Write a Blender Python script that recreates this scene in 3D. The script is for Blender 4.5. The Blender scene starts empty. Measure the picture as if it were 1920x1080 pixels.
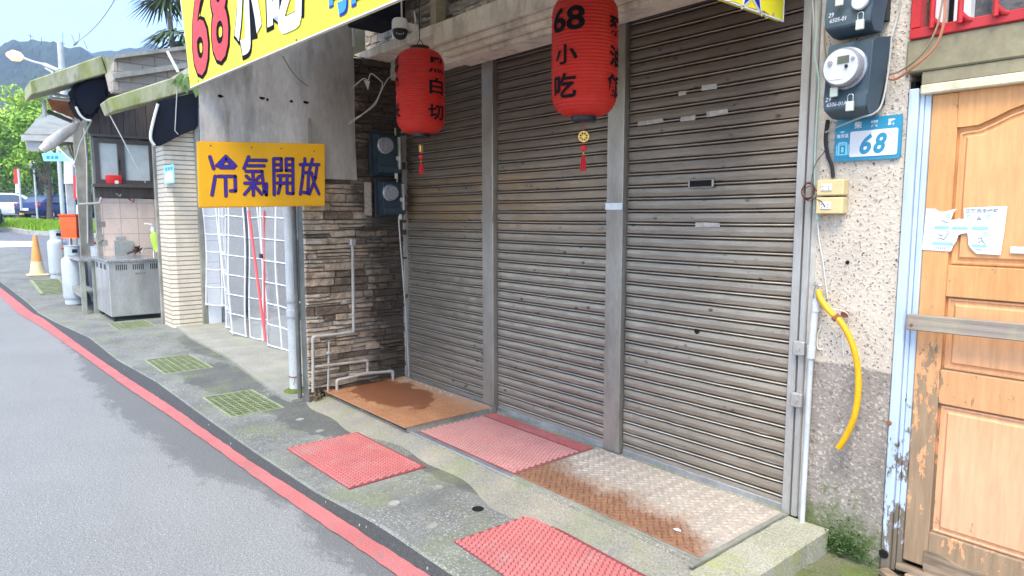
import bpy, bmesh, math, random
from mathutils import Vector, Matrix, Quaternion
random.seed(7)
R = math.radians
scene = bpy.context.scene
COL = scene.collection

# ---------------------------------------------------------------- camera
CAMH = 1.55; FPX = 1265.0; PITCH = math.atan(136/FPX); YAW = R(49.8)
cam_d = bpy.data.cameras.new('camera'); cam = bpy.data.objects.new('camera', cam_d); COL.objects.link(cam)
cam.location = (0, 0, CAMH); cam.rotation_euler = (math.pi/2-PITCH, 0, YAW)
cam_d.sensor_width = 36; cam_d.lens = FPX/1920*36; cam_d.clip_start = .05; cam_d.clip_end = 5000
scene.camera = cam

# ---------------------------------------------------------------- light
SUN_EL = R(58); SUN_AZ = R(150)      # azimuth from +Y towards +X : the sun stands over the street side
w = bpy.data.worlds.new('World'); scene.world = w; w.use_nodes = True
nt = w.node_tree; bg = nt.nodes['Background']
sky = nt.nodes.new('ShaderNodeTexSky'); sky.sky_type = 'NISHITA'; sky.sun_disc = False
sky.sun_elevation = SUN_EL; sky.sun_rotation = SUN_AZ; sky.air_density = 1.0; sky.dust_density = 1.0; sky.ozone_density = 1.0
nt.links.new(sky.outputs[0], bg.inputs[0]); bg.inputs[1].default_value = .15
sd = bpy.data.lights.new('sun', 'SUN'); sd.energy = 1.5; sd.angle = R(25); sd.color = (1, .93, .74)
so = bpy.data.objects.new('sun', sd); COL.objects.link(so)
sv = Vector((math.sin(SUN_AZ)*math.cos(SUN_EL), math.cos(SUN_AZ)*math.cos(SUN_EL), math.sin(SUN_EL)))
so.rotation_euler = (-sv).to_track_quat('-Z', 'Y').to_euler(); so.location = (0, -5, 20)
scene.view_settings.view_transform = 'Standard'; scene.view_settings.look = 'None'
scene.view_settings.gamma = 1; scene.view_settings.exposure = 2.0
scene.render.resolution_x = 1024; scene.render.resolution_y = 576
try:
    scene.cycles.max_bounces = 8; scene.cycles.transparent_max_bounces = 16
except Exception: pass

# ---------------------------------------------------------------- measuring helpers: a line of sight of the photo meets a real plane
_F = Vector((-math.sin(YAW)*math.cos(PITCH), math.cos(YAW)*math.cos(PITCH), -math.sin(PITCH)))
_R = Vector((math.cos(YAW), math.sin(YAW), 0)); _U = _R.cross(_F); _C = Vector((0, 0, CAMH))
def ray(px, py): return _F + _R*((px-960)/FPX) + _U*((540-py)/FPX)
def onX(px, py, x): d = ray(px, py); return _C + d*(x/d.x)
def onY(px, py, y): d = ray(px, py); return _C + d*(y/d.y)
def onZ(px, py, z): d = ray(px, py); return _C + d*((z-CAMH)/d.z)
def onD(px, py, depth): return _C + ray(px, py)*depth
GZ = [(-400, 1.6), (-60, 1.4), (-45, 1.22), (-33, .95), (-27, .75), (-20, .45), (-16, .22), (-13, 0), (60, 0)]
def gz(x):
    for (a, za), (b, zb) in zip(GZ, GZ[1:]):
        if x <= b: return za+(zb-za)*max(0, (x-a))/(b-a)
    return 0
def onG(px, py):
    d = ray(px, py); t = .5; lo = 0
    while t < 300:
        p = _C+d*t
        if p.z < gz(p.x): break
        lo = t; t *= 1.05
    for _ in range(40):
        m = (lo+t)/2; p = _C+d*m
        if p.z < gz(p.x): t = m
        else: lo = m
    return _C+d*lo
def L3(r, g, b):
    f = lambda c: (c/255/12.92 if c/255 <= .04045 else ((c/255+.055)/1.055)**2.4)
    return (f(r), f(g), f(b))

# ---------------------------------------------------------------- materials
class NT:
    def __init__(s, name):
        s.m = bpy.data.materials.new(name); s.m.use_nodes = True; s.t = s.m.node_tree
        s.b = s.t.nodes['Principled BSDF']; s.tc = s.t.nodes.new('ShaderNodeTexCoord'); s.o = s.tc.outputs['Object']
        s.geo = s.t.nodes.new('ShaderNodeNewGeometry'); s.p = s.geo.outputs['Position']
    def n(s, ty, **k):
        x = s.t.nodes.new(ty)
        for a, v in k.items(): setattr(x, a, v)
        return x
    def link(s, a, b): s.t.links.new(a, b)
    def setin(s, sock, v):
        if hasattr(v, 'is_output'): s.link(v, sock)
        else: sock.default_value = v
    def mapv(s, vec, scale=(1, 1, 1), loc=(0, 0, 0), rot=(0, 0, 0)):
        x = s.n('ShaderNodeMapping'); s.link(vec, x.inputs[0]); x.inputs['Scale'].default_value = scale
        x.inputs['Location'].default_value = loc; x.inputs['Rotation'].default_value = rot; return x.outputs[0]
    def noise(s, vec, scale, detail=6, rough=.6, dist=0):
        x = s.n('ShaderNodeTexNoise'); s.link(vec, x.inputs['Vector']); x.inputs['Scale'].default_value = scale
        x.inputs['Detail'].default_value = detail; x.inputs['Roughness'].default_value = rough; x.inputs['Distortion'].default_value = dist
        return x.outputs['Fac']
    def vor(s, vec, scale, feature='F1', out='Distance', rnd=1):
        x = s.n('ShaderNodeTexVoronoi'); x.feature = feature; s.link(vec, x.inputs['Vector']); x.inputs['Scale'].default_value = scale
        x.inputs['Randomness'].default_value = rnd
        return x.outputs[out]
    def ramp(s, f, a, b, interp='LINEAR'):
        x = s.n('ShaderNodeMapRange'); x.clamp = True; s.link(f, x.inputs[0]); x.inputs[1].default_value = a; x.inputs[2].default_value = b
        if interp != 'LINEAR': x.interpolation_type = interp
        return x.outputs[0]
    def math(s, op, a, b=0.0, c=None, clamp=False):
        x = s.n('ShaderNodeMath', operation=op, use_clamp=clamp); s.setin(x.inputs[0], a); s.setin(x.inputs[1], b)
        if c is not None: s.setin(x.inputs[2], c)
        return x.outputs[0]
    def mix(s, f, a, b, blend='MIX'):
        x = s.n('ShaderNodeMix', data_type='RGBA', blend_type=blend); s.setin(x.inputs[0], f)
        for i, v in ((6, a), (7, b)):
            if isinstance(v, tuple) and len(v) == 3: v = v+(1,)
            s.setin(x.inputs[i], v)
        return x.outputs[2]
    def mul(s, col, f): return s.mix(1.0, col, s.grey(f), 'MULTIPLY')
    def grey(s, f):
        x = s.n('ShaderNodeCombineColor'); [s.link(f, x.inputs[i]) for i in range(3)]; return x.outputs[0]
    def sep(s, v):
        x = s.n('ShaderNodeSeparateXYZ'); s.link(v, x.inputs[0]); return x.outputs
    def attr(s, name):
        x = s.n('ShaderNodeAttribute'); x.attribute_name = name; return x.outputs
    def bump(s, h, strength=.3, dist=.01, nrm=None):
        x = s.n('ShaderNodeBump'); x.inputs['Strength'].default_value = strength; x.inputs['Distance'].default_value = dist
        s.link(h, x.inputs['Height'])
        if nrm: s.link(nrm, x.inputs['Normal'])
        s.link(x.outputs[0], s.b.inputs['Normal']); return x.outputs[0]
    def out(s, col=None, rough=None, metal=None, spec=None):
        if col is not None: s.setin(s.b.inputs['Base Color'], col+(1,) if isinstance(col, tuple) and len(col) == 3 else col)
        if rough is not None: s.setin(s.b.inputs['Roughness'], rough)
        if metal is not None: s.setin(s.b.inputs['Metallic'], metal)
        if spec is not None: s.setin(s.b.inputs['Specular IOR Level'], spec)
        return s.m

def mk(name, c1, c2=None, scale=6, rough=.7, metal=0, bump=.15, bscale=60, stretch=(1, 1, 1), dirt=None, dscale=3, damt=.5, fine=.25, spec=.4, lo=.35, hi=.65, bd=.004):
    s = NT(name); v = s.mapv(s.p, stretch); c2 = c2 or tuple(x*.72 for x in c1)
    col = s.mix(s.ramp(s.noise(v, scale), lo, hi), c1, c2)
    f = s.noise(v, bscale, 4)
    col = s.mul(col, s.ramp(f, .2, .8) if fine >= 1 else s.math('MULTIPLY_ADD', f, fine*2, 1-fine))
    if dirt:
        d = s.noise(s.mapv(s.p, (1, 1, .35)), dscale, 8, .65)
        col = s.mix(s.math('MULTIPLY', s.ramp(d, .48, .68), damt), col, dirt)
    s.bump(f, bump, bd)
    return s.out(col, s.math('MULTIPLY_ADD', f, .25, rough-.12), metal, spec)

def plain(name, c, rough=.5, metal=0, **k): return mk(name, c, tuple(x*.85 for x in c), 5, rough, metal, .04, 90, fine=.08, **k)

M = {}
def m_asphalt(name, base, wet=True):
    s = NT(name); f = s.noise(s.p, 85, 4, .8); big = s.noise(s.p, .7, 5)
    col = s.mix(s.ramp(big, .3, .7), base, tuple(x*.86 for x in base))
    col = s.mul(col, s.ramp(f, .02, .66)); col = s.mix(s.ramp(s.noise(s.p, 110, 2), .66, .72), col, tuple(min(1, x*2.1) for x in base))
    col = s.mix(s.math('MULTIPLY', s.ramp(s.vor(s.p, 90), .16, .1), s.ramp(s.noise(s.p, 9), .45, .6)), col, tuple(min(1, x*2.0) for x in base))
    st = s.ramp(s.noise(s.mapv(s.p, (.35, 1.6, 1)), 1.6, 8, .7), .55, .72); col = s.mix(s.math('MULTIPLY', st, .22), col, tuple(x*.55 for x in base))
    ck = s.math('MULTIPLY', s.ramp(s.vor(s.mapv(s.p, (.5, .9, 1)), .9, 'DISTANCE_TO_EDGE'), .006, .002), s.ramp(s.noise(s.p, .8, 3), .5, .56)); col = s.mix(s.math('MULTIPLY', ck, .12), col, tuple(x*.3 for x in base))
    v = s.vor(s.p, 160)
    rough = s.math('ADD', .72, 0)
    if wet:
        x, y, z = s.sep(s.p)
        line = s.math('MULTIPLY_ADD', x, .03, 1.42)
        nz = s.math('SUBTRACT', s.noise(s.mapv(s.p, (1.0, 2.2, 1), (0, 0, 0), (0, 0, .9)), 4.5, 10, .8), .5)
        nb = s.math('SUBTRACT', s.noise(s.p, 1.1, 3, .5), .5)
        d = s.math('SUBTRACT', line, y)                       # distance out from the painted line
        xm = s.math('MULTIPLY', s.ramp(x, -10.5, -6.2, 'SMOOTHSTEP'), s.ramp(x, -3.2, -4.9, 'SMOOTHSTEP'))
        wd = s.math('MULTIPLY_ADD', xm, .25, .03)
        wd = s.math('ADD', wd, s.math('ADD', s.math('MULTIPLY', nz, .6), s.math('MULTIPLY', nb, .35)))
        k = s.math('MULTIPLY', s.ramp(s.math('SUBTRACT', wd, d), -.02, .05), s.ramp(x, -14, -10))
        col = s.mix(s.math('MULTIPLY', k, .6), col, tuple(c*.28 for c in base)); rough = s.math('MULTIPLY_ADD', k, -.12, .8)
    s.bump(v, .45, .006)
    return s.out(col, rough, 0, .35)
M['asphalt'] = m_asphalt('asphalt', (.335, .335, .325))
M['gutter'] = m_asphalt('gutter asphalt', (.10, .10, .10), False)
M['asphalt_dark'] = m_asphalt('dark asphalt', (.24, .24, .25), False)

def m_concrete(name, c1, c2, moss=None, mossamt=.6, agg=True, damp=None):
    s = NT(name); a = s.noise(s.p, 2.2, 8, .65); f = s.noise(s.p, 120, 3, .7)
    col = s.mix(s.ramp(a, .36, .62), c1, c2); col = s.mul(col, s.ramp(f, .05, .7))
    if agg:
        fl = s.n('ShaderNodeTexVoronoi'); s.link(s.p, fl.inputs['Vector']); fl.inputs['Scale'].default_value = 95
        cc = s.sep(fl.outputs['Color']); inb = s.ramp(fl.outputs['Distance'], .52, .40)
        pat = s.ramp(s.noise(s.p, 3.5, 5), .36, .56)
        col = s.mix(s.math('MULTIPLY', s.math('MULTIPLY', s.math('MULTIPLY', inb, s.ramp(cc[0], .62, .66)), pat), .55), col, tuple(min(1, x*1.6) for x in c1))
        col = s.mix(s.math('MULTIPLY', s.math('MULTIPLY', s.math('MULTIPLY', inb, s.ramp(cc[0], .34, .30)), pat), .6), col, tuple(x*.45 for x in c1))
    if damp:
        x, y, z = s.sep(s.p)
        for (cx, cy, rx, ry) in damp:
            dx = s.math('DIVIDE', s.math('SUBTRACT', x, cx), rx); dy = s.math('DIVIDE', s.math('SUBTRACT', y, cy), ry)
            rr = s.math('SQRT', s.math('ADD', s.math('MULTIPLY', dx, dx), s.math('MULTIPLY', dy, dy)))
            rr = s.math('ADD', rr, s.math('MULTIPLY', s.math('SUBTRACT', s.noise(s.p, 4, 7, .7), .5), 1.3))
            col = s.mix(s.math('MULTIPLY', s.ramp(rr, 1.05, .9), .6), col, tuple(t*.3 for t in c2))
    if moss:
        mm = s.ramp(s.noise(s.p, 2.6, 8, .7), .5, .66)
        col = s.mix(s.math('MULTIPLY', mm, mossamt), col, moss)
    s.bump(s.math('ADD', f, s.math('MULTIPLY', a, .6)), .4, .008)
    return s.out(col, s.math('MULTIPLY_ADD', f, .2, .7), 0, .35)
M['sidewalk'] = m_concrete('sidewalk concrete', (.31, .312, .285), (.195, .198, .185), (.20, .23, .09), .45,
                           damp=[(-4.9, 2.1, .75, .26), (-6.6, 1.95, .8, .3), (-8.3, 2.3, .9, .2), (-3.2, 2.25, .5, .12)])
M['slab'] = m_concrete('step concrete', (.42, .39, .32), (.28, .27, .235), (.17, .23, .06), .5)
M['mortar'] = m_concrete('mortar fillet', (.43, .385, .30), (.30, .29, .25), (.2, .23, .09), .5, agg=False)
M['mossy_slab'] = m_concrete('mossy step end', (.55, .53, .44), (.44, .43, .32), (.31, .36, .05), .8, agg=False)
M['mossy_ground'] = m_concrete('mossy ground', (.22, .21, .14), (.13, .17, .05), (.13, .19, .03), .95)
M['platform'] = m_concrete('doorway concrete', (.46, .44, .38), (.34, .33, .28), (.28, .33, .13), .4, agg=False)
M['old_concrete'] = mk('old concrete', (.36, .34, .30), (.22, .22, .19), 4, .85, 0, .3, 40, dirt=(.07, .07, .055), damt=.5)
M['dark_wall'] = mk('dark mossy concrete', (.16, .16, .15), (.09, .095, .085), 4, .85, 0, .3, 40, dirt=(.05, .07, .03), damt=.6)  # dark concrete with greenish mossy dirt
M['pale_wall'] = mk('pale wall', (.5, .5, .48), (.38, .38, .37), 3, .8, 0, .15, 40, dirt=(.2, .2, .17), damt=.4)
M['plaster'] = mk('plaster strip', (.55, .52, .47), (.38, .36, .33), 6, .8, 0, .2, 40, dirt=(.2, .17, .12), damt=.5)

def m_redline():
    s = NT('red road paint'); f = s.noise(s.p, 130, 3, .7)
    col = s.mix(s.ramp(s.noise(s.p, 3, 6), .35, .65), (.62, .19, .18), (.52, .155, .15)); col = s.mul(col, s.ramp(f, 0, .6))
    wear_and_shading = s.ramp(s.math('ADD', s.noise(s.p, 22, 8, .75), s.math('MULTIPLY', f, .22)), .655, .74)
    col = s.mix(s.math('MULTIPLY', wear_and_shading, .8), col, (.22, .19, .185))
    sm = s.ramp(s.noise(s.mapv(s.p, (.5, 2, 1)), 2.5, 8, .7), .5, .7); col = s.mix(s.math('MULTIPLY', sm, .35), col, (.27, .13, .125)); s.bump(s.vor(s.p, 150), .3, .004)
    return s.out(col, .75, 0, .3)
M['red_paint_road'] = m_redline()
M['white_paint_road'] = mk('white road paint', (.7, .7, .7), (.5, .5, .5), 4, .8)

def m_shutter():
    s = NT('weathered shutter steel'); x, y, z = s.sep(s.p)
    st = s.mapv(s.p, (.8, 1, 9)); a = s.noise(st, 2.5, 8, .65); b = s.noise(s.mapv(s.p, (2.2, 1, 30)), 3, 8, .7); fine = s.noise(s.mapv(s.p, (10, 10, 60)), 8, 4)
    col = s.mix(s.ramp(a, .35, .65), (.40, .345, .28), (.275, .23, .18))
    col = s.mix(s.math('MULTIPLY', s.ramp(b, .5, .7), .55), col, (.2, .165, .135))
    col = s.mul(col, s.math('MULTIPLY_ADD', fine, .5, .75))
    # canopy shade painted in as dark brown towards the head of the shutter, and an ochre rust band on the left bay
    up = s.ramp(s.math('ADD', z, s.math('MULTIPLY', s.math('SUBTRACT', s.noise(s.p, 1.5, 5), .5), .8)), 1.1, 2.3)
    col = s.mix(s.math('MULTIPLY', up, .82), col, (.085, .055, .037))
    band = s.math('MULTIPLY', s.ramp(z, 1.35, 1.62, 'SMOOTHSTEP'), s.ramp(z, 1.98, 1.72, 'SMOOTHSTEP'))
    band = s.math('MULTIPLY', s.math('MULTIPLY', band, s.ramp(x, -2.6, -3.6)), s.ramp(s.noise(s.mapv(s.p, (.6, 1, 2.5)), 3, 6), .36, .58))
    col = s.mix(s.math('MULTIPLY', band, .6), col, (.46, .27, .10))
    pk = s.math('MULTIPLY', s.ramp(s.vor(s.mapv(s.p, (1, .2, 1.6)), 11), .21, .13), s.ramp(s.noise(s.mapv(s.p, (1, 1, 4)), 1.5, 5), .47, .56))
    col = s.mix(s.math('MULTIPLY', pk, .85), col, (.05, .038, .03))
    ad = s.ramp(s.noise(s.mapv(s.p, (3, 1, 26)), 3.2, 6, .7), .70, .76)
    col = s.mix(s.math('MULTIPLY', ad, .65), col, (.62, .58, .52))
    wr = s.attr('wear_and_shading')[2]  # bead highlights and groove shade painted in, along with bare metal and grime
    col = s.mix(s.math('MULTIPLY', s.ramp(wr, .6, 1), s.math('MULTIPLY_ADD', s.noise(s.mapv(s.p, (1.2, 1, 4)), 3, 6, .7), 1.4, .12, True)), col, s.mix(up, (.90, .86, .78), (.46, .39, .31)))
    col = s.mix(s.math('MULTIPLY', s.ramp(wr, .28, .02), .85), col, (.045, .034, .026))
    s.bump(fine, .12, .003)
    return s.out(col, s.math('MULTIPLY_ADD', b, .3, .26), s.math('MULTIPLY_ADD', up, -.2, .6), .5)
M['shutter'] = m_shutter()
M['steel_post'] = mk('steel post', (.37, .335, .295), (.27, .245, .21), 4, .42, .6, .05, 80, (1, 1, .3), dirt=(.12, .09, .07), damt=.6)
M['rail'] = mk('galvanised rail', (.47, .46, .44), (.35, .33, .31), 5, .45, .5, .08, 80, (1, 1, .3), dirt=(.2, .15, .1), damt=.4)
M['alu'] = mk('aluminium strip', (.6, .61, .63), (.45, .45, .47), 6, .4, .8, .05, 60)
M['residue'] = mk('glue residue', (.48, .45, .41), (.33, .30, .27), 30, .7, 0, .2, 80, dirt=(.2, .16, .13), dscale=20, damt=.8)
M['moss_dark'] = mk('dark moss', (.13, .17, .035), (.06, .08, .02), 14, .95, 0, .6, 50)
M['black'] = plain('black', (.012, .012, .013), .5)
M['void'] = plain('dark void', (.004, .004, .004), .9)

def m_stone(name, ca, cb, cc, dark, darkamt):
    s = NT(name); at = s.attr('shade'); v = s.mapv(s.p, (1, 1, 1.6)); f = s.noise(v, 38, 6, .7); a = s.noise(v, 10, 6, .65)
    x, y, z = s.sep(s.p)
    col = s.mix(s.ramp(at[2], 0, .55), ca, cb); col = s.mix(s.ramp(at[2], .55, 1), col, cc); col = s.mix(s.math('MULTIPLY', s.ramp(at[2], .17, .12), .7), col, (.15, .105, .075))
    col = s.mul(col, s.ramp(a, .05, .7)); col = s.mul(col, s.math('MULTIPLY_ADD', f, 1.1, .45))
    if darkamt:
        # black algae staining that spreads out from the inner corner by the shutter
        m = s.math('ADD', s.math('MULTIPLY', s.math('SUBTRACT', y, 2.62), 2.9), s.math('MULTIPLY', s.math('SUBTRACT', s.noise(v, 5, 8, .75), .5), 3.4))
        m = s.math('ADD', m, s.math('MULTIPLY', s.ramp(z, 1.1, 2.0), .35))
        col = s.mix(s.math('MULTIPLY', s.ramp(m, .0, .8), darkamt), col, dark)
    s.bump(s.math('ADD', f, a), 1.0, .022)
    return s.out(col, .85, 0, .3)
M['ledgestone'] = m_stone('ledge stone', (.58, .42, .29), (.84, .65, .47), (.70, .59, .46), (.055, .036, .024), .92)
M['painted_stone'] = m_stone('greyed upper stone', (.78, .69, .62), (.88, .80, .73), (.66, .58, .52), (.1, .1, .1), 0)

def m_pebble():
    s = NT('pebble dash'); x, y, z = s.sep(s.p)
    v = s.mapv(s.p, (1, 1, 1)); warp = s.n('ShaderNodeVectorMath', operation='ADD'); s.link(v, warp.inputs[0])
    nz = s.n('ShaderNodeTexNoise'); s.link(v, nz.inputs['Vector']); nz.inputs['Scale'].default_value = 60
    sc = s.n('ShaderNodeVectorMath', operation='SCALE'); s.link(nz.outputs['Color'], sc.inputs[0]); sc.inputs['Scale'].default_value = .03
    s.link(sc.outputs[0], warp.inputs[1]); v = warp.outputs[0]
    vd = s.n('ShaderNodeTexVoronoi'); s.link(v, vd.inputs['Vector']); vd.inputs['Scale'].default_value = 66
    cell = s.sep(vd.outputs['Color'])
    base = s.mix(s.ramp(s.noise(s.p, 5, 6), .35, .65), (.58, .50, .41), (.49, .425, .355))
    chipm = s.math('MULTIPLY', s.ramp(vd.outputs['Distance'], .36, .30), s.ramp(cell[0], .40, .42))
    chip = s.mix(cell[1], (.11, .09, .08), (.36, .30, .25))
    col = s.mix(chipm, base, chip)
    chipw = s.math('MULTIPLY', s.ramp(vd.outputs['Distance'], .42, .34), s.ramp(cell[0], .22, .18)); col = s.mix(s.math('MULTIPLY', chipw, .6), col, (.70, .64, .56))
    # lower band: greyer, closer-packed pebbles
    low = s.ramp(s.math('ADD', z, s.math('MULTIPLY', s.math('SUBTRACT', s.noise(s.p, 12), .5), .03)), .865, .855)
    pm = s.math('MULTIPLY', s.ramp(vd.outputs['Distance'], .52, .42), s.ramp(cell[0], .1, .12))
    pc = s.mix(cell[1], (.20, .17, .145), (.52, .45, .385)); lowc = s.mix(pm, (.32, .275, .24), pc)
    dl = s.noise(s.mapv(s.p, (1, 1, .5)), 5, 7, .7); lowc = s.mul(lowc, s.ramp(dl, -.1, .6))
    col = s.mix(low, col, lowc)
    ms = s.math('ADD', s.math('MULTIPLY', s.math('SUBTRACT', .30, z), 1.8), s.math('MULTIPLY', s.math('SUBTRACT', s.noise(s.p, 7, 8, .75), .5), 2.0))
    ms = s.math('SUBTRACT', ms, s.math('MULTIPLY', s.math('ABSOLUTE', s.math('ADD', x, 1.36)), 1.5))
    col = s.mix(s.math('MULTIPLY', s.ramp(ms, -.05, .35), .9), col, s.mix(s.noise(s.p, 40), (.03, .05, .012), (.13, .17, .04)))
    st = s.ramp(s.noise(s.mapv(s.p, (1, 1, .12)), 9, 6, .6), .55, .75)
    col = s.mix(s.math('MULTIPLY', st, .25), col, (.25, .19, .15))
    s.bump(s.math('SUBTRACT', 1, vd.outputs['Distance']), .55, .005)
    return s.out(col, .72, 0, .35)
M['pebble'] = m_pebble()

def m_tiles(name, col1, col2, mortar, sx, sz, axis, msize=.012, offset=.5, rough=.45):
    """rectangular tiles; axis 'x': wall faces along X (pattern runs in y,z); 'y': pattern runs in x,z"""
    s = NT(name); x, y, z = s.sep(s.p); cb = s.n('ShaderNodeCombineXYZ')
    s.link(y if axis == 'x' else x, cb.inputs[0])
    if axis == 'b': s.link(s.math('ADD', x, y), cb.inputs[0])
    s.link(z, cb.inputs[1])
    br = s.n('ShaderNodeTexBrick'); s.link(cb.outputs[0], br.inputs['Vector']); br.offset = offset
    br.inputs['Color1'].default_value = col1+(1,); br.inputs['Color2'].default_value = col2+(1,); br.inputs['Mortar'].default_value = mortar+(1,)
    br.inputs['Scale'].default_value = 1; br.inputs['Mortar Size'].default_value = msize; br.inputs['Brick Width'].default_value = sx; br.inputs['Row Height'].default_value = sz
    br.inputs['Mortar Smooth'].default_value = .1
    col = br.outputs['Color']; n = s.noise(s.mapv(s.p, (1, 1, .4)), 3, 8, .65)
    col = s.mix(s.math('MULTIPLY', s.ramp(n, .5, .72), .4), col, (.3, .27, .2)); col = s.mul(col, s.math('MULTIPLY_ADD', s.noise(s.p, 25), .3, .85))
    s.bump(s.math('SUBTRACT', 1, br.outputs['Fac']), .6, .006)
    return s.out(col, rough, 0, .5)
M['pillar_tile'] = m_tiles('cream pillar tile', (.70, .61, .48), (.64, .55, .43), (.20, .17, .14), 1.1, .062, 'b', .007)
M['beige_tile'] = m_tiles('beige kitchen tile', (.66, .52, .44), (.62, .49, .42), (.42, .33, .28), .25, .25, 'x', .005, 0)
M['white_tile'] = m_tiles('white wall tile', (.72, .74, .76), (.68, .70, .73), (.4, .41, .43), .3, .3, 'b', .005, 0)
M['block_wall'] = m_tiles('weathered block wall', (.42, .36, .31), (.31, .265, .23), (.2, .165, .14), .33, .14, 'x', .008, .5, .85)

def m_peel(name, paint, paint2, wood, amt_by_height=True, thr=.62):
    s = NT(name); x, y, z = s.sep(s.p); g = s.mapv(s.p, (3, 3, .35)); grain = s.noise(g, 14, 8, .65)
    p = s.mix(s.ramp(s.noise(s.p, 2.4, 6), .35, .65), paint, paint2); p = s.mix(s.math('MULTIPLY', s.ramp(z, 1.35, .4), .55), p, (min(1, paint[0]*1.06), paint[1]*1.12, paint[2]*1.75)) if name.startswith('orange') else p; p = s.mul(p, s.math('MULTIPLY_ADD', grain, .55, .72)); p = s.mul(p, s.math('MULTIPLY_ADD', s.noise(s.mapv(s.p, (9, 9, .5)), 9, 6), .4, .8))
    sp = s.ramp(s.noise(s.p, 24, 5, .7), .66, .74); p = s.mix(s.math('MULTIPLY', sp, .35), p, tuple(c*.45 for c in paint))
    wd = s.mul(s.mix(s.noise(s.mapv(s.p, (8, 8, .7)), 6, 6), wood, tuple(c*.5 for c in wood)), s.math('MULTIPLY_ADD', grain, .8, .6))
    n = s.noise(s.mapv(s.p, (2.2, 1, .9)), 11, 10, .74)
    if amt_by_height:
        n = s.math('ADD', n, s.math('MULTIPLY', s.ramp(z, 1.05, .1), .12)); n = s.math('ADD', n, s.math('MULTIPLY', s.ramp(z, .3, .05), .14))
        n = s.math('ADD', n, s.math('MULTIPLY', s.math('MULTIPLY', s.ramp(x, -.90, -.98), s.ramp(z, 1.3, .7)), .12))
    k = s.ramp(n, thr, thr+.025); col = s.mix(k, p, wd)
    s.bump(s.math('MULTIPLY_ADD', k, -.8, s.math('MULTIPLY', grain, .4)), .5, .004)
    return s.out(col, s.math('MULTIPLY_ADD', k, .3, .5), 0, .4)
M['orange_wood'] = m_peel('orange painted wood', (.67, .33, .13), (.58, .27, .095), (.40, .27, .165))
M['orange_panel'] = m_peel('orange painted panel', (.71, .365, .16), (.64, .315, .13), (.42, .31, .22), True, .74)
M['blue_jamb'] = m_peel('pale blue paint', (.50, .585, .70), (.41, .50, .63), (.22, .175, .13), True, .74)
M['rot_wood'] = mk('rotten wood', (.34, .25, .17), (.14, .10, .07), 6, .9, 0, .6, 30, (.6, 3, 6), dirt=(.4, .33, .25), damt=.5)
M['grey_wood'] = mk('weathered timber', (.37, .31, .26), (.23, .19, .16), 5, .85, 0, .5, 40, (.3, 4, 7), dirt=(.46, .42, .24), dscale=4, damt=.5)
M['plank'] = mk('dark planks', (.13, .105, .09), (.08, .065, .055), 5, .8, 0, .3, 40, (5, 5, .5))
M['lintel'] = mk('olive concrete beam', (.30, .265, .17), (.235, .205, .135), 3, .85, 0, .3, 50, dirt=(.12, .1, .07), damt=.45)
M['cream_peel'] = mk('peeling cream paint', (.68, .62, .45), (.55, .5, .36), 8, .7, 0, .4, 40, dirt=(.3, .26, .18), dscale=9, damt=.6)
M['red_metal'] = mk('red painted iron', (.52, .022, .03), (.42, .018, .022), 6, .38, 0, .1, 60, dirt=(.3, .07, .06), dscale=10, damt=.4)
def m_grime_glass():
    s = NT('grimy window glass'); n = s.noise(s.mapv(s.p, (1, 1, 1.6)), 7, 8, .7)
    col = s.mix(s.ramp(n, .4, .7), (.025, .025, .025), (.17, .155, .14)); return s.out(col, s.math('MULTIPLY_ADD', n, .5, .0), 0, .5)
M['grime_glass'] = m_grime_glass()
M['frosted'] = plain('frosted glass', (.60, .66, .63), .3)
M['eave'] = mk('mossy concrete eave', (.42, .41, .31), (.28, .30, .11), 3.5, .85, 0, .4, 40, (1, 1, .3), dirt=(.12, .15, .03), dscale=5, damt=.9)
M['eave_top'] = mk('eave top concrete', (.42, .4, .36), (.3, .29, .25), 4, .85, 0, .3, 40)
M['navy'] = mk('navy tarpaulin', (.008, .010, .020), (.005, .006, .012), 3, .8, 0, .1, 30, spec=.2)
M['white_plastic'] = plain('white plastic', (.75, .75, .74), .4)
M['grey_pvc'] = mk('grey PVC', (.54, .555, .57), (.44, .455, .46), 5, .5, 0, .06, 60, dirt=(.25, .25, .2), damt=.6)
M['old_pipe'] = mk('old pale conduit', (.42, .40, .37), (.33, .30, .27), 7, .6, 0, .1, 60, dirt=(.2, .16, .12), damt=.5)
M['tarp_grey'] = mk('grey tarpaulin sheet', (.70, .66, .61), (.58, .54, .50), 2.0, .7, 0, .1, 30, (1.6, 1.6, .5), dirt=(.13, .12, .11), dscale=4, damt=.5)
M['ledge'] = mk('ledge paint', (.78, .68, .57), (.64, .56, .47), 5, .75, 0, .2, 50, dirt=(.22, .17, .13), dscale=6, damt=.7)
M['meter_blue'] = mk('meter box paint', (.055, .085, .11), (.04, .066, .088), 5, .42, 0, .04, 60)
M['meter_blue_shaded'] = mk('shade-toned meter box paint', (.025, .045, .06), (.018, .03, .042), 5, .5)  # meter box blue darkened to stand in for the shade on the stone wall
M['meter_dark'] = mk('dark meter backing', (.02, .025, .03), None, 5, .6)
M['meter_white'] = plain('meter face', (.6, .6, .64), .35)
M['meter_ring'] = plain('meter ring', (.33, .34, .38), .25, .3)
M['lcd'] = plain('lcd', (.12, .13, .10), .25)
M['lock'] = plain('padlock', (.62, .63, .56), .4, .3)
M['cream_plastic'] = plain('cream plastic', (.66, .52, .27), .45)
M['yellow_hose'] = mk('yellow hose', (.80, .40, .008), (.72, .34, .006), 9, .35, 0, .05, 80)
M['chrome'] = plain('chrome', (.6, .6, .6), .25, .9)
M['rust'] = mk('rust', (.27, .11, .05), (.16, .06, .03), 12, .9, 0, .3, 60)
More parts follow.
